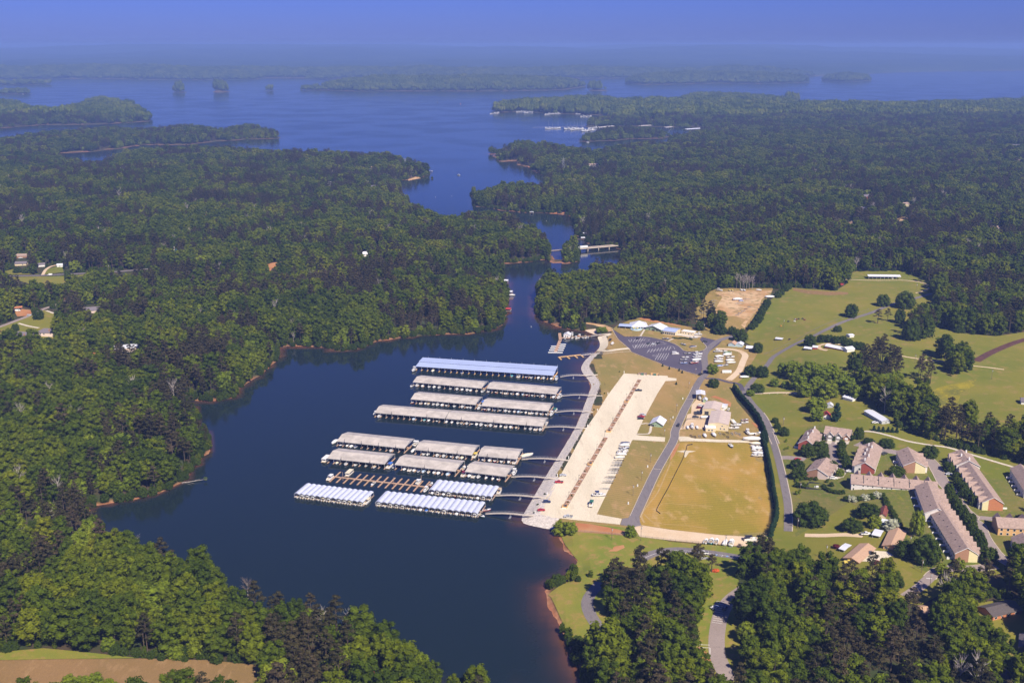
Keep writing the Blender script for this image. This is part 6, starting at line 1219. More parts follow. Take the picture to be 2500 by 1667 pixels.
# west houses
simple('west_house', 'tan gabled house with chimney at the left edge', 'house', ('N',205,1290), ('N',428,1312), 9, 4.2, 3, 'x', 'sidingcream', 'shinglegrey', wins=(('f',-4,2,1.2,1.4),('f',3.5,2,1.2,1.4)), chim=((0,.2),)); simple('west_house', 'hip-roofed two-storey house with brick chimney', 'house', ('N',465,1262), ('N',690,1272), 12, 5, 3, 'x', 'sidingpink', 'shinglegrey', hip=1., wins=(('f',-5,3.4,1.2,1.4),('f',-1,3.4,1.2,1.4)), chim=((4,2),))
simple('west_house', 'grey-roofed brick house at the end of the street', 'house', ('N',1065,965), ('N',1300,960), 11, 3.6, 3, 'x', 'sidingpink', 'shinglegrey', wins=(('f',-5,1.8,1.2,1.4),)); simple('metal_shed', 'long pale metal-roofed shed in the west woods', 'shed', ('N',1455,1470), ('N',1855,1450), 14, 5, 1, 'x', 'sidingpink', 'roofw')
simple('roadside_house', 'brown-roofed ranch house north of the west road', 'house', ('N',175,262), ('N',340,255), 10, 3, 2.2, 'x', 'brick', 'shingle'); simple('roadside_house', 'grey-roofed house with white chimney above the west road', 'house', ('N',190,362), ('N',335,356), 10, 3, 2.2, 'x', 'creamwall', 'shinglegrey', wins=(('f',3,1.5,1.2,1.2),)); simple('white_house', 'white house among trees above the west road', 'house', ('N',517,218), ('N',602,212), 9, 3.4, 2, 'x', 'whitewall', 'dkshingle'); simple('white_house', 'small white house behind the roadside trees', 'house', ('N',490,375), ('N',575,370), 8, 3, 1.8, 'x', 'whitewall', 'shinglegrey'); simple('white_cottage', 'white cottage at the end of the sandy drive', 'house', ('N',728,380), ('N',802,376), 7, 3, 1.4, 'x', 'whitewall', 'roofw', wins=(('f',0,1.6,1.2,1),)); simple('metal_shed', 'pale shed at the far left of the west road', 'shed', ('N',28,255), ('N',120,250), 9, 3, 1, 'x', 'whitewall', 'roofw'); simple('open_shed', 'orange-roofed open shed beside the camper', 'shed', ('N',165,935), ('N',285,925), 8, 3.2, .6, 'x', 'oldwood', 'orbrick', open_=True)
h = simple('church', 'white church with teal roof and steeple in the west woods', 'church', ('W',1092,600), ('W',1136,600), 18, 6, 4, 'y', 'whitewall', 'tealroof'); obj('steeple', MB().box((0,3,9.5),(2.2,2.2,3)).bar((0,3,11),(0,3,16.5),1.4,.05,4).mesh('steeple', [MT['whitewall']]), h.o)
for nm, l, k, a, b_, wl, rf in (('lake_house','white gabled lake house near the power tower','P',(2110,270),(2205,262),'whitewall','shingle'),('wood_house','white house in the west woods above the church','W',(1090,92),(1125,90),'whitewall','roofw'),('wood_house','tan-roofed house in the upper west woods','W',(1790,85),(1825,85),'creamwall','shingletan'),('wood_house','grey-roofed house near the upper bay','W',(2090,142),(2128,140),'whitewall','roofw'),('wood_house','brown-roofed house in the middle west woods','W',(1300,338),(1330,338),'brick','shingle'),('wood_house','white house west of the channel','W',(2318,592),(2345,590),'whitewall','roofw'),('lake_house','grey-roofed house above the upper bay','P',(15,480),(95,478),'greywall','shinglegrey'),('lake_house','tan house in the upper left woods','P',(10,295),(50,292),'creamwall','shingletan'),
   ('wood_house','cream house by the pale drive in the east woods','T',(1170,815),(1262,808),'sidingcream','shingle'),('wood_house','brick house north of the pale drive','T',(815,738),(895,725),'redbrick','shinglegrey'),('wood_house','dark blue-roofed house in the east woods','T',(770,850),(850,850),'greywall','shinglegrey'),('wood_house','white house at the far right of the woods','T',(1990,982),(2050,978),'whitewall','shinglegrey'),('wood_house','grey-roofed house below the far right white house','T',(2030,1030),(2130,1028),'greywall','shingle'),('wood_house','leftmost of three white houses on the far right ridge','T',(1985,382),(2050,382),'whitewall','shinglegrey'),('wood_house','middle of three white houses on the far right ridge','T',(2120,378),(2200,378),'whitewall','shingle'),('wood_house','rightmost of three white houses on the far right ridge','T',(2270,385),(2330,385),'whitewall','shingle'),('farm_barn','grey farm building in the clearing at the far right','T',(2240,235),(2335,238),'redbrick','shinglegrey'),('wood_house','small tan house in the middle of the east woods','T',(675,985),(712,985),'creamwall','shingletan'),('wood_house','pale roof at the left of the east woods','T',(98,250),(138,248),'whitewall','roofw'),('far_hall','white hall among the far marina trees','O',(1475,258),(1530,258),'whitewall','roofw'),('far_hall','tan hall among the far marina trees','O',(1600,272),(1630,272),'creamwall','shingletan'),('far_hall','pale lodge on the far marina shore','O',(1115,178),(1145,175),'whitewall','shingle')):
    A, B = G(k, *a), G(k, *b_); far_ = A.y > 1800; w_ = (B-A).length; v_ = -((A+B)/2).normalized(); KEEP += [(A.x*.5+B.x*.5+v_.x*m_, A.y*.5+B.y*.5+v_.y*m_, max(7, w_*.55)) for m_ in range(6, int(15/math.tan(math.atan2(CAM_Z, A.y))), 8)]; h = House(nm, l, 'house' if 'hall' not in nm and 'barn' not in nm else 'hall', A, B, max(8, w_*.6), 6 if far_ else 4, 2.6, 'x', MT[wl], MT[rf]); h.win('f', -w_*.22, 3, 1.4, 1.4); h.win('f', w_*.22, 3, 1.4, 1.4)
# bridge, truck, towers
ribbon('causeway', 'road along the wooded spit to the bridge', [G('X',1290,627), G('X',1400,617), G('X',1500,609)], 8, MT['street'], .5, keepout=False)
pA, pB = wz('X',1490,609,4.6), wz('X',1795,583,4.6); an, ln, n, ax = frame(pA, pB); br = thing('road_bridge', 'low concrete road bridge across the channel', 'bridge', (pA.x, pA.y, 0), an); obj('deck', MB().box((ln/2,0,4.2),(ln,9,.7)).mesh('deck', [MT['kerb']]), br); obj('roadway', MB().box((ln/2,0,4.58),(ln,8,.08)).mesh('roadway', [MT['street']]), br)
for y in (-4.3, 4.3): obj('parapet', MB().box((ln/2,y,4.85),(ln,.3,.7)).mesh('parapet', [MT['kerb']]), br)
obj('girder', MB().box((ln/2,0,3.6),(ln,6,.6)).mesh('girder', [MT['steel']]), br)
for t in (.25, .5, .75): obj('pier', MB().box((ln*t,0,1.2),(1.2,7,4.4)).mesh('pier', [MT['kerb']]), br)
tk = pA+(pB-pA)*.16-n*1.8; o = thing('lorry', 'white box lorry crossing the bridge', 'truck', (tk.x, tk.y, 4.62), an); obj('cargo_box', MB().box((0,0,2.5),(13.5,2.6,3.)).mesh('cargo_box', [PM['white']]), o); obj('cab', MB().box((-8.4,0,1.7),(2.6,2.4,2.6), top=(.8,.9)).mesh('cab', [PM['white']]), o); obj('windscreen', MB().box((-9.3,0,2.3),(.7,2.2,.9)).mesh('windscreen', [MT['glass']]), o); obj('chassis', MB().box((-1,0,.85),(15,1.2,.4)).mesh('chassis', [PM['dark']]), o)
for x in (-8.3,-5,4.2,5.6):
    for y in (-1.1, 1.1): obj('wheel', wheel_mesh(.5, .35), o, loc=(x, y, .5))
def pylon(l, p, h=34):
    o = thing('power_pylon', l, 'pylon', p); lt = MB(); b0 = h*.11
    for sx, sy in ((-1,-1),(1,-1),(1,1),(-1,1)): lt.bar((sx*b0,sy*b0,0),(sx*.7,sy*.7,h*.85),.28,.2).bar((sx*.7,sy*.7,h*.85),(0,0,h),.18)
    for k in range(5):
        z0, z1 = h*.85*k/5, h*.85*(k+1)/5; r0, r1 = b0+(.7-b0)*k/5, b0+(.7-b0)*(k+1)/5
        for (ax_, ay), (bx, by) in (((-1,-1),(1,-1)),((1,-1),(1,1)),((1,1),(-1,1)),((-1,1),(-1,-1))): lt.bar((ax_*r0,ay*r0,z0),(bx*r1,by*r1,z1),.14).bar((bx*r0,by*r0,z0),(ax_*r1,ay*r1,z1),.14)
    obj('lattice', lt.mesh('lattice', [MT['steel']]), o)
    for z in (.72, .85): obj('crossarm', MB().bar((-5,0,h*z),(5,0,h*z),.25).bar((-5,0,h*z),(0,0,h*z+1.5),.15).bar((5,0,h*z),(0,0,h*z+1.5),.15).mesh('crossarm', [MT['steel']]), o)
    KEEP.append((p[0], p[1]-6, 16))
pylon('lattice power pylon on the east point of the upper bay', G('P',1862,312), 38); pylon('lattice power pylon on the west point of the upper bay', G('P',352,305), 34)
# ---------------------------------------------------------------- vehicles and stored boats
LOT = math.atan2(*(lambda v: (v.y, v.x))(G('H',1700,1400)-G('H',2350,100)))
ACR = LOT-math.pi/2   # across the lots
for kind, col, l, k, x, y, rz in (('sedan','silver','silver sedan on the gravel near the sixth gangway','C',1968,485,0),('pickup','red','red pickup on the gravel by the sixth gangway','C',1910,585,math.pi),('suv','navy','dark blue car near the seventh gangway','C',1735,868,0),('sedan','red','red sedan near the lowest gangway','C',1655,985,.1),('pickup','silver','silver pickup at the lower edge of the gravel lot','C',2042,1080,math.pi-.1),
  ('pickup','black','black pickup crossing the planter gap','G',1090,590,math.pi),('pickup','red','red pickup parked at the lawn edge above the bathhouse','G',1138,1092,0),('suv','silver','silver car behind the red pickup','G',1175,1062,0),('suv','black','black car in front of the red pickup','G',1130,1130,0),('suv','black','dark car driving up the marina road','F',122,1105,LOT),('suv','black','dark car at the road junction','F',550,125,.9),('suv','dark','dark car entering the car park','E',1340,752,0),
  ('suv','black','dark car parked on the lawn by the cove','d',1490,560,1.2),('van','white','white van on the lawn by the cove','d',1532,635,1.2),('suv','black','dark car in the top row of the car park','E',48,692,1.2),('sedan','dark','dark car in the middle row of the car park','E',258,790,.9),('sedan','silver','silver car in the middle row of the car park','E',362,803,.9),('sedan','black','black car at the end of the middle row','E',442,782,.9),
  ('suv','white','white car in the work yard nearest the smaller warehouse','F',560,730,0),('suv','maroon','dark red car in the work yard','F',530,765,0),('pickup','black','black pickup in the work yard','F',500,885,0),('pickup','dark','grey pickup beside the black work yard pickup','F',495,855,0),('suv','dark','dark green car lowest in the work yard','F',458,945,.1),
  ('suv','white','white utility vehicle on the townhouse drive','J',1055,1175,0),('suv','black','black car by the cream gable','J',1000,1048,0),('sedan','white','white sedan below the red brick gable','J',1365,1040,0),('suv','dark','dark car on the upper townhouse street','J',2030,705,.6),('sedan','red','brick red car at the townhouse entrance','J',370,810,.2),('sedan','silver','silver car parked by the east townhouse row','K',1088,690,0),
  ('sedan','dark','dark sedan in the ranch yard','L',715,400,1.3),('pickup','yellow','yellow pickup in front of the ranch house','L',490,502,math.pi),('pickup','white','white pickup at the end of the ranch drive','L',668,200,0),('suv','maroon','maroon car below the ranch yard','L',775,505,.9),('van','white','white van on the west road','N',640,485,math.pi),('sedan','white','white car on the west road','N',1215,455,0),('pickup','white','white pickup in a park road bay','I',605,882,math.pi-.08),('suv','navy','blue car in the park drive','S',2020,505,1.1),('sedan','white','white sedan at the lower right frame edge','R',2105,1395,-.3),('sedan','black','dark car behind the white sedan in the corner','R',2120,1340,-.3),('sedan','white','white car by the mobile home','V',1282,1275,0),('sedan','white','white car beside the brown roadside house','N',265,268,.1),('suv','silver','silver car on the neighbourhood street','N',375,1003,.5),('van','white','white camper at the orange-roofed shed','N',228,945,0),('sedan','white','white car under trees in the park bay','S',1905,495,.6)):
    car(kind, col, l, G(k, x, y), rz, 'cars and trucks', .45)
ROWB = [(1470,20,'cover','navy'),(1440,60,'cover','white'),(1445,110,'run','navy'),(1420,165,'cruise','white'),(1400,195,'run','white'),(1385,235,'cover','white'),(1355,290,'cover','cream')]
for i, (x, y, kd, c_) in enumerate(ROWB): lboat(kd, c_, '%s %s at the gravel lot lawn edge, %s from the top' % (c_, {'cover':'covered boat','run':'runabout','cruise':'cabin boat'}[kd], ORD[i]), G('H', x, y+18), math.pi if i % 2 else 0.05, 8, 'boats stored along the gravel lot')
for i, (x, y) in enumerate(((1340,345),(1310,375),(1305,400),(1295,430),(1285,455),(1255,500),(1240,525),(1230,555),(1225,590),(1180,660),(1165,690),(1140,740),(1120,775),(1070,888))):
    trailer('empty boat trailer at the gravel lot lawn edge, %s from the top' % ORD[i], G('H', x, y+8), math.pi+random.uniform(-.08,.08), 8, 'empty trailers along the gravel lot', 'black' if i % 3 == 0 else 'grey')
lboat('cruise', 'navy', 'white cruiser with navy top alone on the gravel lot', G('H',960,1035), 0, 10); p = G('H',810,1215); boat('pont', 'green', 'green pontoon boat parked alone on the gravel lot', p, LOT+.1, 8, None, .7); trailer('steel trailer carrying the green pontoon boat on the gravel', p, LOT+.1, 8, 'trailers under stored boats')
lb = [('cover','white','F',305,1148,-1.7,6.5,'white covered boat leftmost in the fenced work yard'),('cruise','white','F',390,1140,-1.65,9,'tall white cruiser in the fenced work yard'),('cover','white','F',485,1148,-1.65,6.5,'white covered boat rightmost in the fenced work yard'),('cover','white','F',635,1305,-1.6,7.5,'white round-covered boat on the grass strip'),('cover','white','F',810,1290,-1.5,8.5,'white covered boat right of the round-covered one'),('cruise','white','F',1455,1250,-1.6,9.5,'big white cruiser facing the field drive'),('cover','white','F',1550,1270,.2,6.5,'small white boat beside the big cruiser'),('run','white','F',1645,1262,.7,8,'open white boat near the hedge'),('cover','white','F',1525,1380,math.pi,14,'large white shrink-wrapped yacht by the hedge'),('cover','white','F',1672,1360,0,8,'white wrapped boat behind the large yacht'),('cover','cream','F',1600,1458,math.pi,9,'cream boat first below the wrapped yacht'),('run','white','F',1600,1512,math.pi,8,'white boat second below the wrapped yacht'),('cover','white','F',1640,1548,0,9,'white boat third below the wrapped yacht'),('run','white','U',2010,345,math.pi,9,'white boat fourth below the wrapped yacht'),('cover','white','U',2015,368,math.pi,9,'white boat fifth below the wrapped yacht'),('cruise','white','U',2010,388,math.pi,9,'white cabin boat lowest by the hedge'),('run','navy','F',1135,1500,-1.5,8,'navy and white boat alone in the field'),('run','white','F',1395,1050,.2,7,'white boat on the grass right of the large warehouse'),('run','maroon','F',1400,1000,.3,6.5,'dark boat behind the grass-parked white boat'),('cover','white','F',1180,1045,-1.5,9.5,'white wrapped boat against the warehouse wall'),('cruise','white','F',1230,1105,.1,9,'white cabin boat beside the warehouse wall'),('run','white','F',1190,1160,.1,9,'open white boat at the warehouse corner'),('cover','white','F',655,955,.1,9.5,'white boat between the two warehouses'),('run','white','F',1085,800,1.2,6,'small boat behind the warehouses'),('cover','white','F',1390,182,0,9,'white wrapped boat by the lane trees'),
 ('cruise','white','E',1590,945,0,9,'white cabin boat top left in the storage yard'),('run','cream','E',1690,945,.1,9,'cream boat top right in the storage yard'),('cover','green','E',1775,975,.1,9,'boat with green cover in the storage yard'),('cover','white','E',1770,1010,.1,9.5,'white boat under the green-covered one'),('cover','white','E',1620,1040,0,9,'white boat second in the left storage column'),('cruise','white','E',1605,1095,0,9,'white cruiser third in the left storage column'),('cover','white','E',1605,1140,0,9,'white boat fourth in the left storage column'),('run','white','E',1830,1055,.2,9,'white boat third in the right storage column'),('cover','white','E',1825,1115,.1,9,'white boat fourth in the right storage column'),('cover','cream','E',1840,1160,.1,9.5,'cream boat fifth in the right storage column'),('cover','blue','Z',1795,610,.1,6.5,'boat with bright blue cover at the foot of the storage yard'),('run','grey','Z',1845,602,.2,6.5,'grey boat right of the bright blue cover'),
 ('cruise','white','E',1205,1000,.2,10,'large white boat top of the display row'),('cruise','white','E',1190,1050,.2,9.5,'large white boat second in the display row'),('cover','white','E',1180,1110,.4,11,'long white boat third in the display row'),('run','red','E',1140,1160,.4,10,'white boat with red stern lowest in the display row'),('run','black','E',1010,985,0,7,'black boat top of the left display row'),('run','white','E',965,1055,0,7.5,'white boat second in the left display row'),('run','navy','E',940,1105,0,7.5,'navy boat third in the left display row'),('run','blue','E',930,1165,0,7.5,'blue boat lowest in the left display row'),('pont','white','E',775,985,0,8,'white pontoon boat at the car park edge'),('cruise','white','E',1205,618,math.pi,9,'white cruiser right of the clubhouse annex'),('run','white','E',1128,678,0,8,'white runabout on the annex terrace'),('run','navy','E',595,700,-.4,7.5,'dark-decked white boat on the clubhouse lawn'),('run','navy','E',932,808,-1.1,7.5,'dark-decked boat on the round lawn'),('cover','navy','E',1115,852,.35,8,'white boat with dark cover low on the round lawn'),
 ('run','white','I',650,665,1.2,7,'leftmost of the five boats by the lower fence'),('run','teal','I',755,660,1.2,8,'teal boat second by the lower fence'),('run','cream','I',850,672,1.2,8,'third of the five boats by the lower fence'),('cover','white','I',1020,692,1.2,8,'white covered boat fourth by the lower fence'),('cruise','white','I',1145,700,1.25,9.5,'white cruiser rightmost of the five by the lower fence'),('pont','black','I',1505,630,0,9,'pontoon boat under a black cover at the track end'),
 ('cover','white','M',292,182,.2,9,'white boat left in the upper pasture group'),('cover','white','M',340,158,.2,9,'white boat second in the upper pasture group'),('run','white','M',375,155,.2,9,'white boat third in the upper pasture group'),('cover','white','Q',790,575,.1,12,'long white boat in the middle of the dirt yard'),('cover','blue','Q',860,600,.1,6,'small blue-covered boat in the dirt yard'),('cover','white','Q',1412,530,0,12,'long white boat by the dark hedge'),('cruise','white','Q',440,400,-.6,9,'white boat top left of the dirt yard'),('cover','yellow','Q',638,400,-1.5,6,'first yellow boat at the edge of the woods'),('cover','yellow','Q',690,400,-1.5,6,'second yellow boat at the edge of the woods'),('cover','white','Q',865,395,-1.5,7,'white boat by the bare trees'),('cover','white','Q',920,398,-1.5,7,'second white boat by the bare trees'),('cover','white','Q',1195,392,-.4,7,'white boat near the top of the dirt yard')]
for kd, c_, k, x, y, rz, L, l in lb: lboat(kd, c_, l, G(k, x, y), rz, L, 'boats stored on land')
for i, (k, x, y, rz) in enumerate((('F',375,1298,-1.5),('F',445,1318,-1.6),('F',535,1310,-1.6),('F',925,1250,-1.6),('F',1000,1270,-1.5),('F',1068,1235,-1.5),('F',1155,1255,-1.6),('F',1232,1245,-1.6),('F',1300,1268,-1.5),('F',1075,1320,-1.6))): trailer('empty trailer on the grass strip below the warehouse, %s from the left' % ORD[i], G(k, x, y), rz, 6.5, 'empty trailers on the grass strip', 'black' if i in (0,1,4,5,9) else 'grey')
for i, (x, y, rz) in enumerate(((430,490,0),(335,585,0),(340,630,.1),(320,680,.1),(245,740,.1),(230,770,.1),(130,820,.2),(220,840,.2),(390,870,.3),(960,560,0),(810,640,0),(1030,705,.5),(960,745,.5),(910,785,.5),(850,820,.5),(800,855,.5))): trailer('grey trailer in the dirt yard, %s of the scattered row' % ORD[i], G('Q', x, y), rz, 8, 'trailers in the dirt yard', 'black' if i % 4 == 0 else 'grey')
o = thing('box_trailer', 'long white box trailer in the storage yard', 'trailer', G('F',1050,85), 0); obj('box', MB().box((0,0,1.7),(9,2.4,2.2)).mesh('box', [PM['white']]), o)
for x in (-2, 2.4):
    for y in (-1.1, 1.1): obj('wheel', wheel_mesh(), o, loc=(x, y, .34))
o = thing('box_trailer', 'black flat trailer beside the junction', 'trailer', G('F',665,95), .2); obj('bed', MB().box((0,0,.8),(7,2.3,.5)).box((2,0,1.4),(2.5,2.2,1)).mesh('bed', [PM['black']]), o)
for y in (-1.1, 1.1): obj('wheel', wheel_mesh(), o, loc=(-1, y, .34))
# ---------------------------------------------------------------- poles and lamps
def hpole(k, x, y0, y1):
    p = G(k, x, y1); d = (FPX/(p.y*cp_+(CAM_Z-p.z)*sp_))*math.cos(math.atan2(CAM_Z, p.y)); return p, (y1-y0)/PAN[k][2]/d
for i, (k, x, y0, y1) in enumerate((('G',978,435,560),('G',853,640,755),('G',727,870,1000),('G',588,1095,1210),('G',440,1345,1470),('H',916,35,165),('H',747,320,455),('H',570,625,755),('H',378,945,1072))): p, h_ = hpole(k, x, y0, y1); utility_pole('slim lamp post along the gravel planter, %s from the top' % ORD[i], p, min(h_, 8), True, group='lamp posts along the planter')
for k, x, y0, y1, l in (('U',1135,355,435,'pole on the lawn left of the road, upper of three'),('U',1063,495,580,'pole on the lawn left of the road, middle of three'),('U',992,612,708,'pole on the lawn left of the road, lowest of three'),('G',2050,390,535,'pole beside the lot entrance drive'),('G',1812,815,1000,'pole on the lawn between bathhouse and entrance drive'),('G',1690,1075,1240,'pole behind the bathhouse'),('G',1580,1290,1460,'pole at the drive below the bathhouse'),('G',2178,125,285,'pole at the road junction kerb'),('U',1057,950,1078,'tall pole at the start of the dirt track'),('U',818,965,1072,'pole on the park slope by the clay patch'),('I',1023,510,795,'pole beside the five fenced boats'),('I',372,775,905,'pole beside the park road'),('E',1320,385,552,'pole behind the clubhouse annex'),('F',2132,920,1085,'white pole in the lane-side field'),('w',222,130,205,'pole near the first lane bushes'),('L',243,300,465,'pole on the lawn left of the ranch house'),('L',1135,200,330,'double-armed pole by the dead branches'),('L',1262,460,600,'pole at the lower street corner'),('L',1350,600,755,'tall dark pole at the street bend'),('L',1650,470,580,'pole below the brick end gable'),('V',625,525,595,'lone pole among the cows'),('M',1208,225,310,'thin pole at the top of the pasture'),('M',1190,975,1080,'pole in the bare field by the grove'),('M',2005,1135,1250,'pole at the edge of the yellow meadow'),('N',855,650,745,'pole beside the neighbourhood street'),('N',1388,345,430,'pole on the west road'),('N',450,380,470,'left pole in front of the roadside houses'),('w',345,1010,1110,'pole at the corner of the big oak'),('J',420,1250,1370,'pole beside the fenced utility yard'),('J',335,870,1000,'pole in the entrance trees')): p, h_ = hpole(k, x, y0, y1); utility_pole('wooden utility '+l, p, min(max(h_, 6), 12), False, group='wooden utility poles')
for i, (k, x, y) in enumerate((('H',1890,480),('H',1697,845),('H',1520,1185),('G',1935,745),('G',1748,1105))):
    o = thing('utility_box', 'white utility box on the roadside lawn, %s counted along the road' % ORD[i], 'box', G(k, x, y), LOT, 'white utility boxes'); obj('cabinet', MB().box((0,0,.9),(1.,.9,1.8),top=(.9,.7)).mesh('cabinet', [PM['white']]), o); obj('base', MB().box((0,0,.05),(1.4,1.3,.2)).mesh('base', [MT['conc']]), o)
# gate posts and roadside stakes
for i, (k, x, y) in enumerate((('G',812,245),('G',503,655),('G',300,970),('G',113,1275),('C',2048,235),('C',1885,490),('C',1738,755),('C',1565,1030))):
    o = thing('sign_post', 'white dock number post, %s from the top of the lot' % ORD[i], 'post', G(k, x, y), 0, 'white posts at the gangways'); obj('post', boxmesh((.5,.35,2.4), PM['white'], 'sign'), o, loc=(0,0,1.2)); obj('base', boxmesh((.8,.6,.2), MT['conc'], 'sign_base'), o, loc=(0,0,.1))
# ---------------------------------------------------------------- gravel lot planters
for nm, lb_, s in (('upper','upper rock planter bed dividing the gravel lot','G:1112,372 800,900 510,1380'),('lower','lower rock planter bed dividing the gravel lot','G:465,1480;H:1030,20 660,600 290,1270')):
    pl = [gpt(*p[:2]) for p in parse(s)]; a, b_ = pl[0], pl[-1]; an, ln, n, ax = frame(a, b_); o = thing('planter_bed', lb_, 'planter', (a.x, a.y, a.z), an); a0 = a.z+.4
    obj('soil', MB().box((ln/2,0,.45),(ln,3.0,.3)).mesh('soil', [MT['brownrock']]), o); k = MB()
    for _ in range(int(ln*7)): k.box((random.uniform(.5,ln-.5), random.uniform(-1.4,1.4), .72), (random.uniform(.2,.6), random.uniform(.2,.5), .35), random.uniform(0,3), 0, (.5,.5))
    tag(obj('rocks', k.mesh('rocks', [mat('planter_rock', (.42,.27,.18), .9, .5, .6)]), o), 'loose brown rocks', kind='stuff')
    for y in (-1.6, 1.6): obj('edging', boxmesh((round(ln,1),.2,.5), MT['oldwood'], 'edging'), o, loc=(ln/2,y,.5))
    nx_ = int(ln/12)
    for i in range(nx_+1): obj('cross_beam', boxmesh((.4,3.3,.5), MT['trim'], 'cross_beam'), o, loc=(ln*i/nx_,0,.62))
    for t in ((.46, .99) if nm == 'upper' else (.42, .985)):
        bx = obj('timber_box', MB().box((ln*t,1.7,1.),(4,.25,1.6)).box((ln*t,-1.7,1.),(4,.25,1.6)).box((ln*t+2,0,1.),(.25,3.6,1.6)).mesh('timber_box', [MT['newwood']]), o); obj('bin', boxmesh((1.3,1.2,1.4), PM['dark'], 'bin'), bx, loc=(ln*t-.6,.4,1.2))
    for i in range(12): q = a+ax*(ln*(i+.6)/12.5)+n*random.uniform(-.8,.8); tree('bush', 'planter_shrub', 'small shrub in the %s planter bed, %s from the top' % (nm, ORD[i]), 'shrub', (q.x,q.y,a0), random.uniform(1,1.8), random.uniform(1.2,2), 'shrubs in the planter beds')
for lb_, x0, x1, y, m in (('brown timber bin enclosure at the top of the gravel lot',1085,1240,285,'oldwood'),('orange timber bin enclosure at the top of the gravel lot',1320,1480,292,'newwood')):
    A, B = G('G',x0,y), G('G',x1,y+8); an, ln, n, ax = frame(A, B); o = thing('bin_enclosure', lb_, 'enclosure', (A.x,A.y,A.z+.35), an); obj('back_wall', MB().box((ln/2,3,.9),(ln,.2,1.8)).mesh('back_wall', [MT[m]]), o)
    for i in range(4): obj('side_wall', boxmesh((.2,3,1.8), MT[m], 'side_wall'), o, loc=(ln*i/3,1.5,.9))
    obj('bin', boxmesh((2.4,1.6,1.5), PM['green'] if m == 'oldwood' else PM['dark'], 'skip'), o, loc=(ln/2,1.2,.75))
# fences
def fence_line(name, label, s, h, m, post=3., rails=2, mesh=None):
    pl = smooth(gline(s), 3.); o = thing(name, label, 'fence', pl[0]+Vector((0,0,hz(pl[0].x,pl[0].y)))); z0 = o.location.z; r = MB(); acc = 99
    for i, q in enumerate(pl):
        zz = hz(q.x, q.y)-z0+.3; loc = (q.x-pl[0].x, q.y-pl[0].y, zz)
        if acc >= post: acc = 0; obj('post', boxmesh((.14,.14,h), m, 'fpost'), o, loc=(loc[0],loc[1],loc[2]+h/2))
        if i+1 < len(pl):
            q2 = pl[i+1]; acc += (q2-q).length; l2 = (q2.x-pl[0].x, q2.y-pl[0].y, hz(q2.x,q2.y)-z0+.3)
            if mesh: r.poly([loc, l2, (l2[0],l2[1],l2[2]+h*.95), (loc[0],loc[1],loc[2]+h*.95)])
            else:
                for j in range(rails): zz2 = h*(j+1)/rails-.08; r.bar((loc[0],loc[1],loc[2]+zz2),(l2[0],l2[1],l2[2]+zz2),.06)
    obj('fabric' if mesh else 'rail', r.mesh('rail', [m]), o)
fence_line('silt_fence', 'black silt fence curving through the olive field', 'U:1480,290 1440,295 1432,330;U:1418,352 1405,400 1340,530 1280,650 1235,730 1185,835 1215,858', .9, MT['plastic'], mesh=True)
fence_line('rail_fence', 'dark wooden fence between the clay bank and the park', 'U:530,1005 650,1012 800,1025 920,1035', 1.6, MT['oldwood'], rails=4); fence_line('rail_fence', 'fence along the lower edge of the dirt track', 'U:1010,1045 1150,1060 1300,1080 1530,1098 1760,1115 1950,1145', 1.5, MT['greywood'])
fence_line('yard_fence', 'black fence round the work yard pen', 'F:700,990 500,985 295,990 215,1160', 1.6, MT['dkmetal'], rails=3); fence_line('pasture_fence', 'wire fence along the lane side of the pasture', 'V:490,785 600,735 720,680 850,605 1000,540 1240,460', 1.2, MT['greywood'], post=5); fence_line('field_fence', 'pale post fence below the farm drive', 'F:1570,505 1800,498 2100,496 2350,500', 1.3, MT['trim'], post=6, rails=1)
# fenced utility yard
A, B = G('J',530,1370), G('J',830,1382); an, ln, n, ax = frame(A, B); o = thing('utility_yard', 'dark fenced utility yard beside the big oak', 'enclosure', A, an)
for x, y, d in ((ln/2,0,(ln,.15,2.2)),(ln/2,11,(ln,.15,2.2)),(0,5.5,(.15,11,2.2)),(ln,5.5,(.15,11,2.2))): obj('fence_panel', boxmesh(d, MT['dkmetal'], 'fence_panel'), o, loc=(x,y,1.1))
obj('tank', boxmesh((1.6,1.6,2.6), PM['white'], 'tank'), o, loc=(ln*.65,4,1.3)); obj('cabinet', boxmesh((1,1,2), PM['silver'], 'cab2'), o, loc=(ln*.5,4,1.))
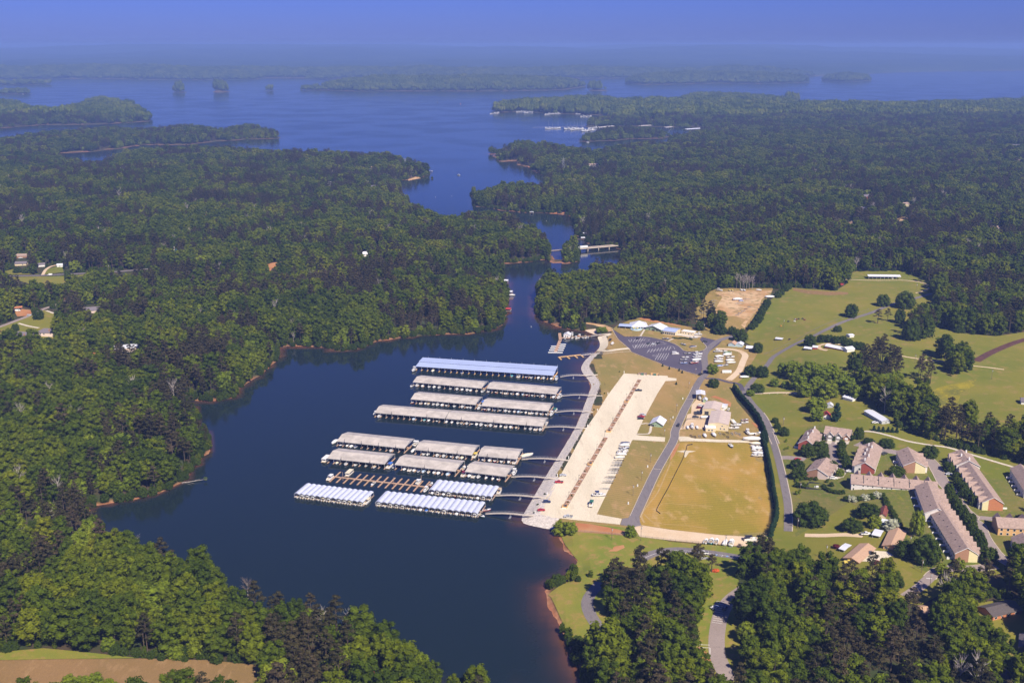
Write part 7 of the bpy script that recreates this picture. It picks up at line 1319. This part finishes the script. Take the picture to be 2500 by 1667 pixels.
# benches, ball, cows
o = thing('picnic_bench', 'grey slatted bench beside the park road', 'bench', G('I',628,975), .1)
for y in (-.5, 0, .5): obj('slat', boxmesh((5,.35,.12), PM['silver'], 'slat'), o, loc=(0,y*2,.75))
for x in (-2, 2): obj('leg', boxmesh((.2,2,.7), PM['grey'], 'leg'), o, loc=(x,0,.35))
p = G('I',1300,760); m = MB(); blob(m, (0,0,1.4), 1.9, 60, .3, 0, np.random.default_rng(3)); tag(obj('brush_heap', m.mesh('brush_heap', [MT['dryleaf']]), loc=p), 'round brown brush heap at the dirt track', 'heap')
for l, x, y, c_, rz in (('black cow at the left of the pasture herd',1760,995,'black',.3),('white cow behind the pasture herd',1888,952,'white',2),('brown cow beside the white cow',1912,955,'maroon',.2),('white cow in front of the pasture herd',1880,990,'white',2.6),('black cow in the middle of the herd',1955,945,'black',.1),('black cow at the back right of the herd',2035,940,'black',3),('brown cow at the right of the herd',2072,962,'maroon',.4),('brown cow standing alone by the pole',1622,1080,'orange',1),('black cow by the cow shelter',1780,1335,'black',.4)):
    p = G('Q', x, y); o = thing('cow', l, 'cow', p, rz, 'cows grazing in the pasture'); key = ('cow', c_)
    if key not in CACHE:
        bm = bmesh.new(); V = [(-.95,0,1.1),(-.3,0,1.15),(.35,0,1.15),(.75,0,1.15),(1.1,0,.95),(1.4,0,.5)]+[(x_,y_,z_) for x_ in (-.8,.5) for y_ in (-.3,.3) for z_ in (.8,.4,0)]; E_ = [(0,1),(1,2),(2,3),(3,4),(4,5)]
        for j, q in enumerate((0,0,2,2)): kx = 6+j*3; E_ += [(q,kx),(kx,kx+1),(kx+1,kx+2)]
        me = bpy.data.meshes.new('cow_body'); me.from_pydata(V, E_, []); tmp = bpy.data.objects.new('tmp', me); COL.objects.link(tmp); tmp.modifiers.new('skin', 'SKIN'); lay = bm; bm.free(); bm = bmesh.new(); bm.from_mesh(me); sk = bm.verts.layers.skin.verify()
        for v, r_ in zip(bm.verts, [.38,.46,.46,.3,.22,.16]+[.17,.1,.08]*4): v[sk].radius = (r_, r_)
        bm.verts.ensure_lookup_table(); bm.verts[1][sk].use_root = True; bm.to_mesh(me); bm.free(); dg = bpy.context.evaluated_depsgraph_get(); CACHE[key] = bpy.data.meshes.new_from_object(tmp.evaluated_get(dg)); CACHE[key].materials.append(PM[c_]); bpy.data.objects.remove(tmp)
    obj('body', CACHE[key], o, loc=(0,0,.25))
# fallen tree on the west shore
p = wz('t',835,150); o = thing('fallen_tree', 'fallen pale tree reaching from the west bank into the water', 'tree', p, .25); obj('trunk', MB().bar((0,0,.5),(18,0,1.6),.3,.12,6).bar((4,0,.7),(9,-3,.3),.12,.05,4).bar((8,0,1),(13,2.5,1.2),.1,.05,4).bar((2,0,.5),(7,-4.5,.1),.1,.04,4).mesh('trunk', [MT['palebark']]), o); m = MB(); blob(m, (17,0,2.), 1.6, 70, .3, 0, np.random.default_rng(5), core=.4); obj('crown', m.mesh('crown', [MT['lime']]), o)
# ---------------------------------------------------------------- single trees, hedges, shrubs
def T(kind, name, label, k, x, y, h, wd, group=None): p = G(k, x, y); KEEP.append((p.x, p.y, wd*.4)); return tree(kind, name, label, 'tree' if 'bush' not in name and 'shrub' not in name else 'shrub', p, h, wd, group)
hp = smooth(gline('F:1185,405 1300,560 1440,720 1590,900 1700,1080 1770,1250 1820,1420;U:2050,230 2100,420 2130,600 2150,720 2168,820 2160,920 2110,1050'), 1.); acc = 0; last = None; k = 0
for q in hp:
    if last is None or (q-last).length > 2.75:
        last = q; k += 1; tree('cypress', 'cypress_tree', 'dark green cypress in the long hedge row, %s from its top end' % ORD[k-1], 'tree', (q.x+random.uniform(-.3,.3), q.y+random.uniform(-.3,.3), hz(q.x,q.y)), random.uniform(6.3,7.8), random.uniform(3.6,4.4), 'cypresses of the long hedge')
for i, (x, y) in enumerate(((1050,1130),(1120,1085),(1160,1010),(1200,960),(1230,880),(1260,830),(1290,770),(1330,720),(1350,660),(1560,520),(1620,470),(1700,400),(1760,360),(1830,310),(1890,310))): T('oak', 'holly_tree', 'dark rounded evergreen in the pasture edge hedge, %s from the bottom' % ORD[i], 'Q', x, y, random.uniform(7,9), random.uniform(8,10), 'rounded evergreens of the pasture edge')
for kind, nm, l, k, x, y, h, wd in (('oak','oak_tree','lone round oak in the pasture beside the lane','M',515,585,16,15),('oak','oak_tree','huge spreading oak beside the lane and lot','w',450,1060,15,21),('oak','oak_tree','big dark oak at the back of the lane clump','M',1080,490,20,22),('oak','oak_tree','dark tree left in the lane clump','M',850,470,15,15),('pine','pine_tree','grey-brown pine in front of the lane clump','M',795,655,17,11),('pine','pine_tree','second pine in front of the lane clump','M',900,630,15,9),('oak','oak_tree','green tree right of the clump pines','M',1030,650,17,12),('oak','oak_tree','large tree at the left of the meadow pair','M',1150,830,24,17),('oak','oak_tree','large tree at the right of the meadow pair','M',1290,800,26,20),('oak','oak_tree','round tree by the farm lane bend','M',75,890,12,13),('oak','oak_tree','round tree between the lane and the dark hedge','M',370,740,7,9),
  ('oak','oak_tree','dark tree left of the farm drive mouth','F',1630,445,8,14),('lime','lime_tree','small bright green tree at the farm drive mouth','F',1500,520,6,8),('oak','oak_tree','dark tree above the lane junction, left','V',385,935,11,13),('oak','oak_tree','dark tree above the lane junction, right','V',470,940,11,13),('oak','oak_tree','tree beside the tarp shelter','V',440,765,11,11),('lime','lime_tree','bright green tree at the storage yard corner','F',775,100,11,11),('oak','oak_tree','tree beside the road junction lawn','F',795,350,8,11),('oak','oak_tree','tall tree behind the blue sheds','E',2010,730,14,15),('oak','oak_tree','round tree behind the soccer net','E',1620,590,11,15),('oak','oak_tree','tree left of the round tree behind the clubhouse','E',1245,520,11,11),('oak','oak_tree','tree right of the round tree behind the clubhouse','E',1860,590,9,10),('lime','lime_tree','round bright bush tree on the cove beach','d',1320,410,7,13),
  ('lime','lime_tree','bright tree at the lower corner of the rock bank','U',400,1015,9,11),('lime','lime_tree','second bright tree at the lower corner of the rock bank','U',478,1020,9,9),('lime','lime_tree','slim green tree beside the road end','U',970,1045,9,7),('oak','oak_tree','round tree in the open lot behind the red shed','w',960,1000,9,15),('oak','oak_tree','round tree on the open lot above the ranch drive','w',820,1120,8,14),('lime','lime_tree','green tree beside the small pale shed','w',1015,1090,8,9),('blossom','blossom_tree','white blossoming tree by the ranch house','w',1160,1110,7,11),('oak','oak_tree','dark tree behind the ranch yard','L',1080,420,10,13),('oak','oak_tree','dark tree left of the lower fences','L',1290,490,17,17),('lime','lime_tree','slim green tree above the lower fences','L',1200,210,18,9),('lime','lime_tree','round street tree at the lower bend','L',1480,620,7,8),('lime','lime_tree','second street tree at the lower bend','L',1660,560,7,7),('oak','oak_tree','round tree at the lower end of the brick townhouse','L',1970,490,10,11),
  ('oak','oak_tree','tree left of the small brick gable','J',560,730,10,12),('oak','oak_tree','tree right of the small brick gable','J',800,690,11,13),('oak','oak_tree','tree below the pair at the court','J',860,840,9,10),('oak','oak_tree','tree in front of the black car','J',1030,960,6,8),('lime','lime_tree','small bright tree on the drive island','J',1180,1110,6,6.5),('oak','oak_tree','entrance tree beside the lane, upper','J',350,960,7,11),('oak','oak_tree','entrance tree beside the lane, lower','J',400,1160,9,12),('oak','oak_tree','tree beside the white corner of townhouses','J',100,330,7,10),('oak','oak_tree','tree behind the cream gable fences','K',190,690,7,12),('oak','oak_tree','bushy tree on the path slope','K',760,380,9,13),('oak','oak_tree','tree at the top of the walking path','J',1540,400,10,8),('oak','oak_tree','bush tree on the slope below the path','J',1730,500,5,9),('oak','oak_tree','larger bush tree on the slope below the path','J',2070,560,7,12),('redbush','redbush','dark red shrub beside the nearer ranch house','L',355,345,4,6),('orange','orange_bush','flame orange azalea among the park pines','I',850,1230,3,5),('cypress','cypress_tree','dark conifer beside the red-roofed house','V',1003,1255,16,10),('lime','lime_tree','round bright tree left of the red-roofed house','V',862,1255,10,12),('lime','lime_tree','large bright tree above the red-roofed house','V',862,1190,13,17),('oak','oak_tree','dark pine-like bush by the lane field, upper','w',150,185,5,6),('oak','oak_tree','bush by the lane field, lower','w',170,235,5,6)):
    T(kind, nm, l, k, x, y, h, wd)
for i, (x, y, h, wd) in enumerate(((700,950,17,18),(730,1030,17,16),(620,930,13,12),(820,960,18,20),(900,1000,18,20),(960,960,16,16),(1020,1020,17,18),(1080,1060,16,16),(860,1060,15,16),(950,1090,16,17),(1150,1100,14,14),(780,1080,13,15),(560,1010,8,9),(640,1020,7,8))): T('lime', 'lime_tree', 'bright yellow-green tree of the farm grove, %s counted from the left' % ORD[i], 'V', x, y, h, wd, 'bright trees of the farm grove')
for i, (x, y) in enumerate(((900,690),(950,690),(1000,700),(1050,700),(1090,720),(1140,740),(1180,745))): T('oak', 'holly_tree', 'dark clipped tree of the hedge above the chicken house, %s from the left' % ORD[i], 'V', x, y, 8, 10, 'dark hedge above the chicken house')
for i, (x, y) in enumerate(((1010,255),(1050,262),(1088,265),(1132,268),(1168,270),(1208,272))): T('cypress', 'cypress_tree', 'small conical evergreen above the walking path, %s from the left' % ORD[i], 'w', x, y, 5, 4, 'conical evergreens above the walking path')
for row, pts_ in (('between the red brick row and the court', ((1210,580,'J'),(1200,680,'J'),(1230,770,'J'),(1280,860,'J'),(1310,960,'J'),(1190,740,'J'))),('along the upper east street', ((1050,600,'K'),(1080,640,'K'),(1210,780,'K'),(1230,860,'K'),(1280,930,'K'),(1330,1000,'K'),(1400,1090,'K'),(1500,1200,'K'),(1330,1060,'K'))),('along the lower east street', ((1080,1010,'K'),(1110,1110,'K'),(1160,1190,'K'),(1220,1260,'K'),(1290,1350,'K'),(1330,1410,'K'),(1390,1500,'K'),(1450,1510,'K'),(1760,90,'L'),(1800,150,'L'),(1820,210,'L'),(1870,280,'L'),(1900,350,'L')))):
    for i, (x, y, k) in enumerate(pts_): T('oak', 'street_tree', 'leafy street tree %s, %s from the top' % (row, ORD[i]), k, x, y, random.uniform(6.5,8.5), random.uniform(6,7.5), 'street trees of the townhouses')
for i, (k, x, y, kd, h, wd) in enumerate((('J',120,310,'limebush',4,2),('J',150,470,'limebush',4,2.2),('J',130,620,'limebush',3.5,2),('J',185,600,'limebush',3.5,2),('J',395,680,'limebush',4.5,2.2),('J',430,690,'limebush',5,2.2),('J',355,1235,'limebush',4,3),('J',410,1450,'limebush',4,3),('J',345,1475,'limebush',4,3),('J',1230,450,'limebush',2,4),('J',1070,440,'bush',5,3.5),('J',1210,400,'bush',5,2),('J',860,430,'bush',5,4.5),('J',1410,440,'bush',6,5.5),('J',1020,1310,'bush',4,4.5),('J',940,1240,'bush',4,3),('J',530,1190,'bush',4,4.5),('J',630,1195,'bush',3.5,4),('J',720,1195,'bush',3.5,4),('J',380,1330,'bush',5,7),('J',480,1340,'bush',5,7))): T(kd, 'garden_shrub', '%s garden shrub, %s of those planted round the west townhouses' % ('bright' if kd == 'limebush' else 'dark', ORD[i]), k, x, y, h, wd, 'garden shrubs of the townhouses')
for i, (x, y) in enumerate(((870,1330),(900,1370),(940,1400),(990,1420),(1040,1440),(1100,1450),(1170,1455),(1240,1450))): T('bush', 'hedge_shrub', 'clipped hedge shrub above the open lot, %s from the left' % ORD[i], 'J', x, y, 3.5, 4.5, 'hedge above the open lot')
for i, (x, y) in enumerate(((770,860),(820,865),(880,860),(930,850),(990,840),(1040,830))): T('blossom' if i % 2 else 'bush', 'flowering_shrub', 'pale flowering shrub below the long white row, %s from the left' % ORD[i], 'w', x, y+5, 4.5, 7, 'flowering shrubs below the white row')
for i in range(13): x, y = 1085+i*14, 835+i*24; T('bush', 'hedge_shrub', 'dark shrub of the diagonal hedge behind the townhouses, %s from the top' % ORD[i], 'w', x, y, 4.5, 5, 'diagonal hedge behind the townhouses')
for i, (k, x, y) in enumerate((('G',1548,118),('G',1675,170),('G',1865,205),('G',1810,465),('G',1922,245))): T('cypress', 'young_spruce', 'small young spruce on the upper lawn, %s from the left' % ORD[i], k, x, y, 3.2, 2.6, 'young spruces on the lawns')
for i, (k, x, y) in enumerate((('G',290,250),('G',725,225),('G',438,640),('G',238,950),('C',2028,222),('C',1878,480),('C',1705,750),('C',1555,1015),('C',1605,900))): T('bush', 'lawn_shrub', 'small dark shrub at the lot edge near the gangways, %s from the top' % ORD[i], k, x, y, 1.8, 1.9, 'small shrubs by the gangways')
for i in range(9): x = 740+i*42; T('bush', 'hedge_shrub', 'low hedge shrub below the clubhouse hall, %s from the left' % ORD[i], 'E', x, 672+i*3+8*math.sin(i), 2, 4.6, 'low hedge below the clubhouse')
for i in range(14): t = i/13; T('bush', 'border_shrub', 'low border shrub along the clubhouse drive, %s from the top' % ORD[i], 'd', 1530+(1760-1530)*min(1,t*1.6)+max(0,t-.62)*780, 345+(490-345)*min(1,t*1.6), 1.1, 1.7, 'border shrubs along the clubhouse drive')
for i, (x, y) in enumerate(((100,1120),(290,1250),(370,1180),(440,1300),(700,1320),(560,1450),(880,1280))): pass
for kind, l, x, y, h, wd in (('pine','tall park pine left of the orange azalea',450,1300,19,9),('pine','broad park pine in front of the grey bench',480,1120,15,11),('pine','slim park pine right of the grey bench',760,1230,12,9),('pine','park pine at the left of the meadow',200,1270,14,9),('pine','tall pine at the right edge of the park road',1720,1100,19,13),('pine','second tall pine at the right edge of the park road',1830,1010,14,10),('lime','bright tree beside the dirt track end',1740,760,8,8)): T(kind, 'pine_tree' if kind == 'pine' else 'lime_tree', l, 'I', x, y, h, wd)
for i, (x, y) in enumerate(((770,350),(840,365),(890,370),(960,370),(1010,365),(1070,372),(920,360))): T('bare', 'bare_tree', 'bare grey tree behind the dirt yard, %s from the left' % ORD[i], 'Q', x, y, random.uniform(17,21), 7, 'bare trees behind the dirt yard')
for i, (k, x, y) in enumerate((('t',620,500),('t',1610,870),('t',1480,850))): T('bare', 'bare_tree', 'pale bare tree in the lower left woods, %s from the left' % ORD[i], k, x, y, 17, 9, 'bare trees in the lower left woods')
T('blossom', 'blossom_tree', 'white blossoming tree at the corner of the tan field', 't', 1320, 1045, 12, 13); T('dry', 'bare_tree', 'reddish dead tree on the lower left shore', 't', 1140, 680, 14, 9)
for i, (x, y) in enumerate(((320,1080),(440,1070),(380,1085),(500,1100))): T('lime', 'lime_tree', 'dark green tree at the bottom of the tan field, %s from the left' % ORD[i], 't', x, y, 6, 8, 'trees at the bottom of the tan field')
for i, (k, x, y, h, wd) in enumerate((('N',100,410,10,13),('N',230,450,8,11),('N',340,455,8,12),('N',460,310,13,13),('N',680,300,12,13),('N',200,1190,8,8),('N',490,1040,11,13),('N',675,905,9,6),('N',960,915,11,11),('N',610,1340,6,9),('N',870,560,15,9))): T('oak', 'yard_tree', 'yard tree near the west houses, %s in order of size of yard from the road' % ORD[i] if 0 else 'leafy yard tree among the west houses, %s counted from the road' % ORD[i], k, x, y, h, wd, 'yard trees of the west houses')
# ---------------------------------------------------------------- the woods
P = plant_woods()
ptree = P[P[:, 1] < 1500]; px, py = to_px(ptree[:, 0], ptree[:, 1], ptree[:, 2]+9)
vis = (px > -20)&(px < 2520)&(py < 1690)&(ptree[:, 4] > .55)
dist = np.hypot(ptree[:, 0], ptree[:, 1])
single = np.zeros(len(P), bool); base_i = np.flatnonzero(P[:, 1] < 1500)
for sel, nmax in ((ptree[:, 3] < 5, 300), ((ptree[:, 3] >= 5)&(ptree[:, 3] < 8), 170), (ptree[:, 3] == 10, 14), (ptree[:, 3] >= 13, 60)):
    c = np.flatnonzero(sel&vis); c = c[np.argsort(dist[c])][:nmax]; single[base_i[c]] = True
names = {0: ('broadleaf_tree', 'broad'), 1: ('pine_tree', 'pine'), 2: ('bare_tree', 'bare'), 3: ('lime_tree', 'lime')}
for x, y, z, k, s, sx in P[single]:
    k = int(k); q = 3 if k >= 13 else (0 if k < 5 else (1 if k < 8 else 2)); nm, key = names[q]; i = {0: k, 1: k-5, 2: 0, 3: k-13}[q]
    tm_, cm, hh, ww = TREES[key][i]
    qx, qy = to_px(x, y, z+10); dd = float(bil(D, x, y))
    if x < -20: side = 'lining the water on the near west bank' if dd < 22 else ('just behind the tan field' if qy > 1470 else ('at the left frame edge of the near west bank' if qx < 330 else 'inside the woods of the near west bank'))
    else: side = 'lining the clay point by the water' if dd < 22 else ('between the two park drives' if qx < 1740 else ('at the lower right frame corner' if qx > 2230 else ('just below the ranch houses' if qy < 1480 else 'right of the slanted park bays')))
    lab = {0: 'leafy green tree %s', 1: 'dark olive pine tree %s', 2: 'bare pale-branched tree %s', 3: 'bright yellow-green tree %s'}[q] % side
    o = thing(nm, lab, 'tree', (x, y, z), random.uniform(0, 6.28), {0: 'leafy trees ', 1: 'pines ', 2: 'bare trees ', 3: 'bright trees '}[q]+side)
    o.scale = (sx, sx, s); obj('trunk', tm_, o); obj('crown', cm, o)
woods_object('forest', P[~single], 'dense mixed forest of broadleaf trees and dark pines covering the shores and islands')
# ---------------------------------------------------------------- haze
hb = MB().box((0, 15100, 172), (56000, 31000, 356)); hm_ = bpy.data.materials.new('haze'); hm_.use_nodes = True; nt = hm_.node_tree; nt.nodes.clear()
pv = nt.nodes.new('ShaderNodeVolumePrincipled'); pv.inputs['Color'].default_value = (.31, .48, 1.0, 1); pv.inputs['Density'].default_value = HAZE; pv.inputs['Anisotropy'].default_value = 0.0
ou = nt.nodes.new('ShaderNodeOutputMaterial'); nt.links.new(pv.outputs[0], ou.inputs['Volume'])
tag(obj('haze', hb.mesh('haze', [hm_])), 'pale blue summer haze over the lake', kind='stuff')
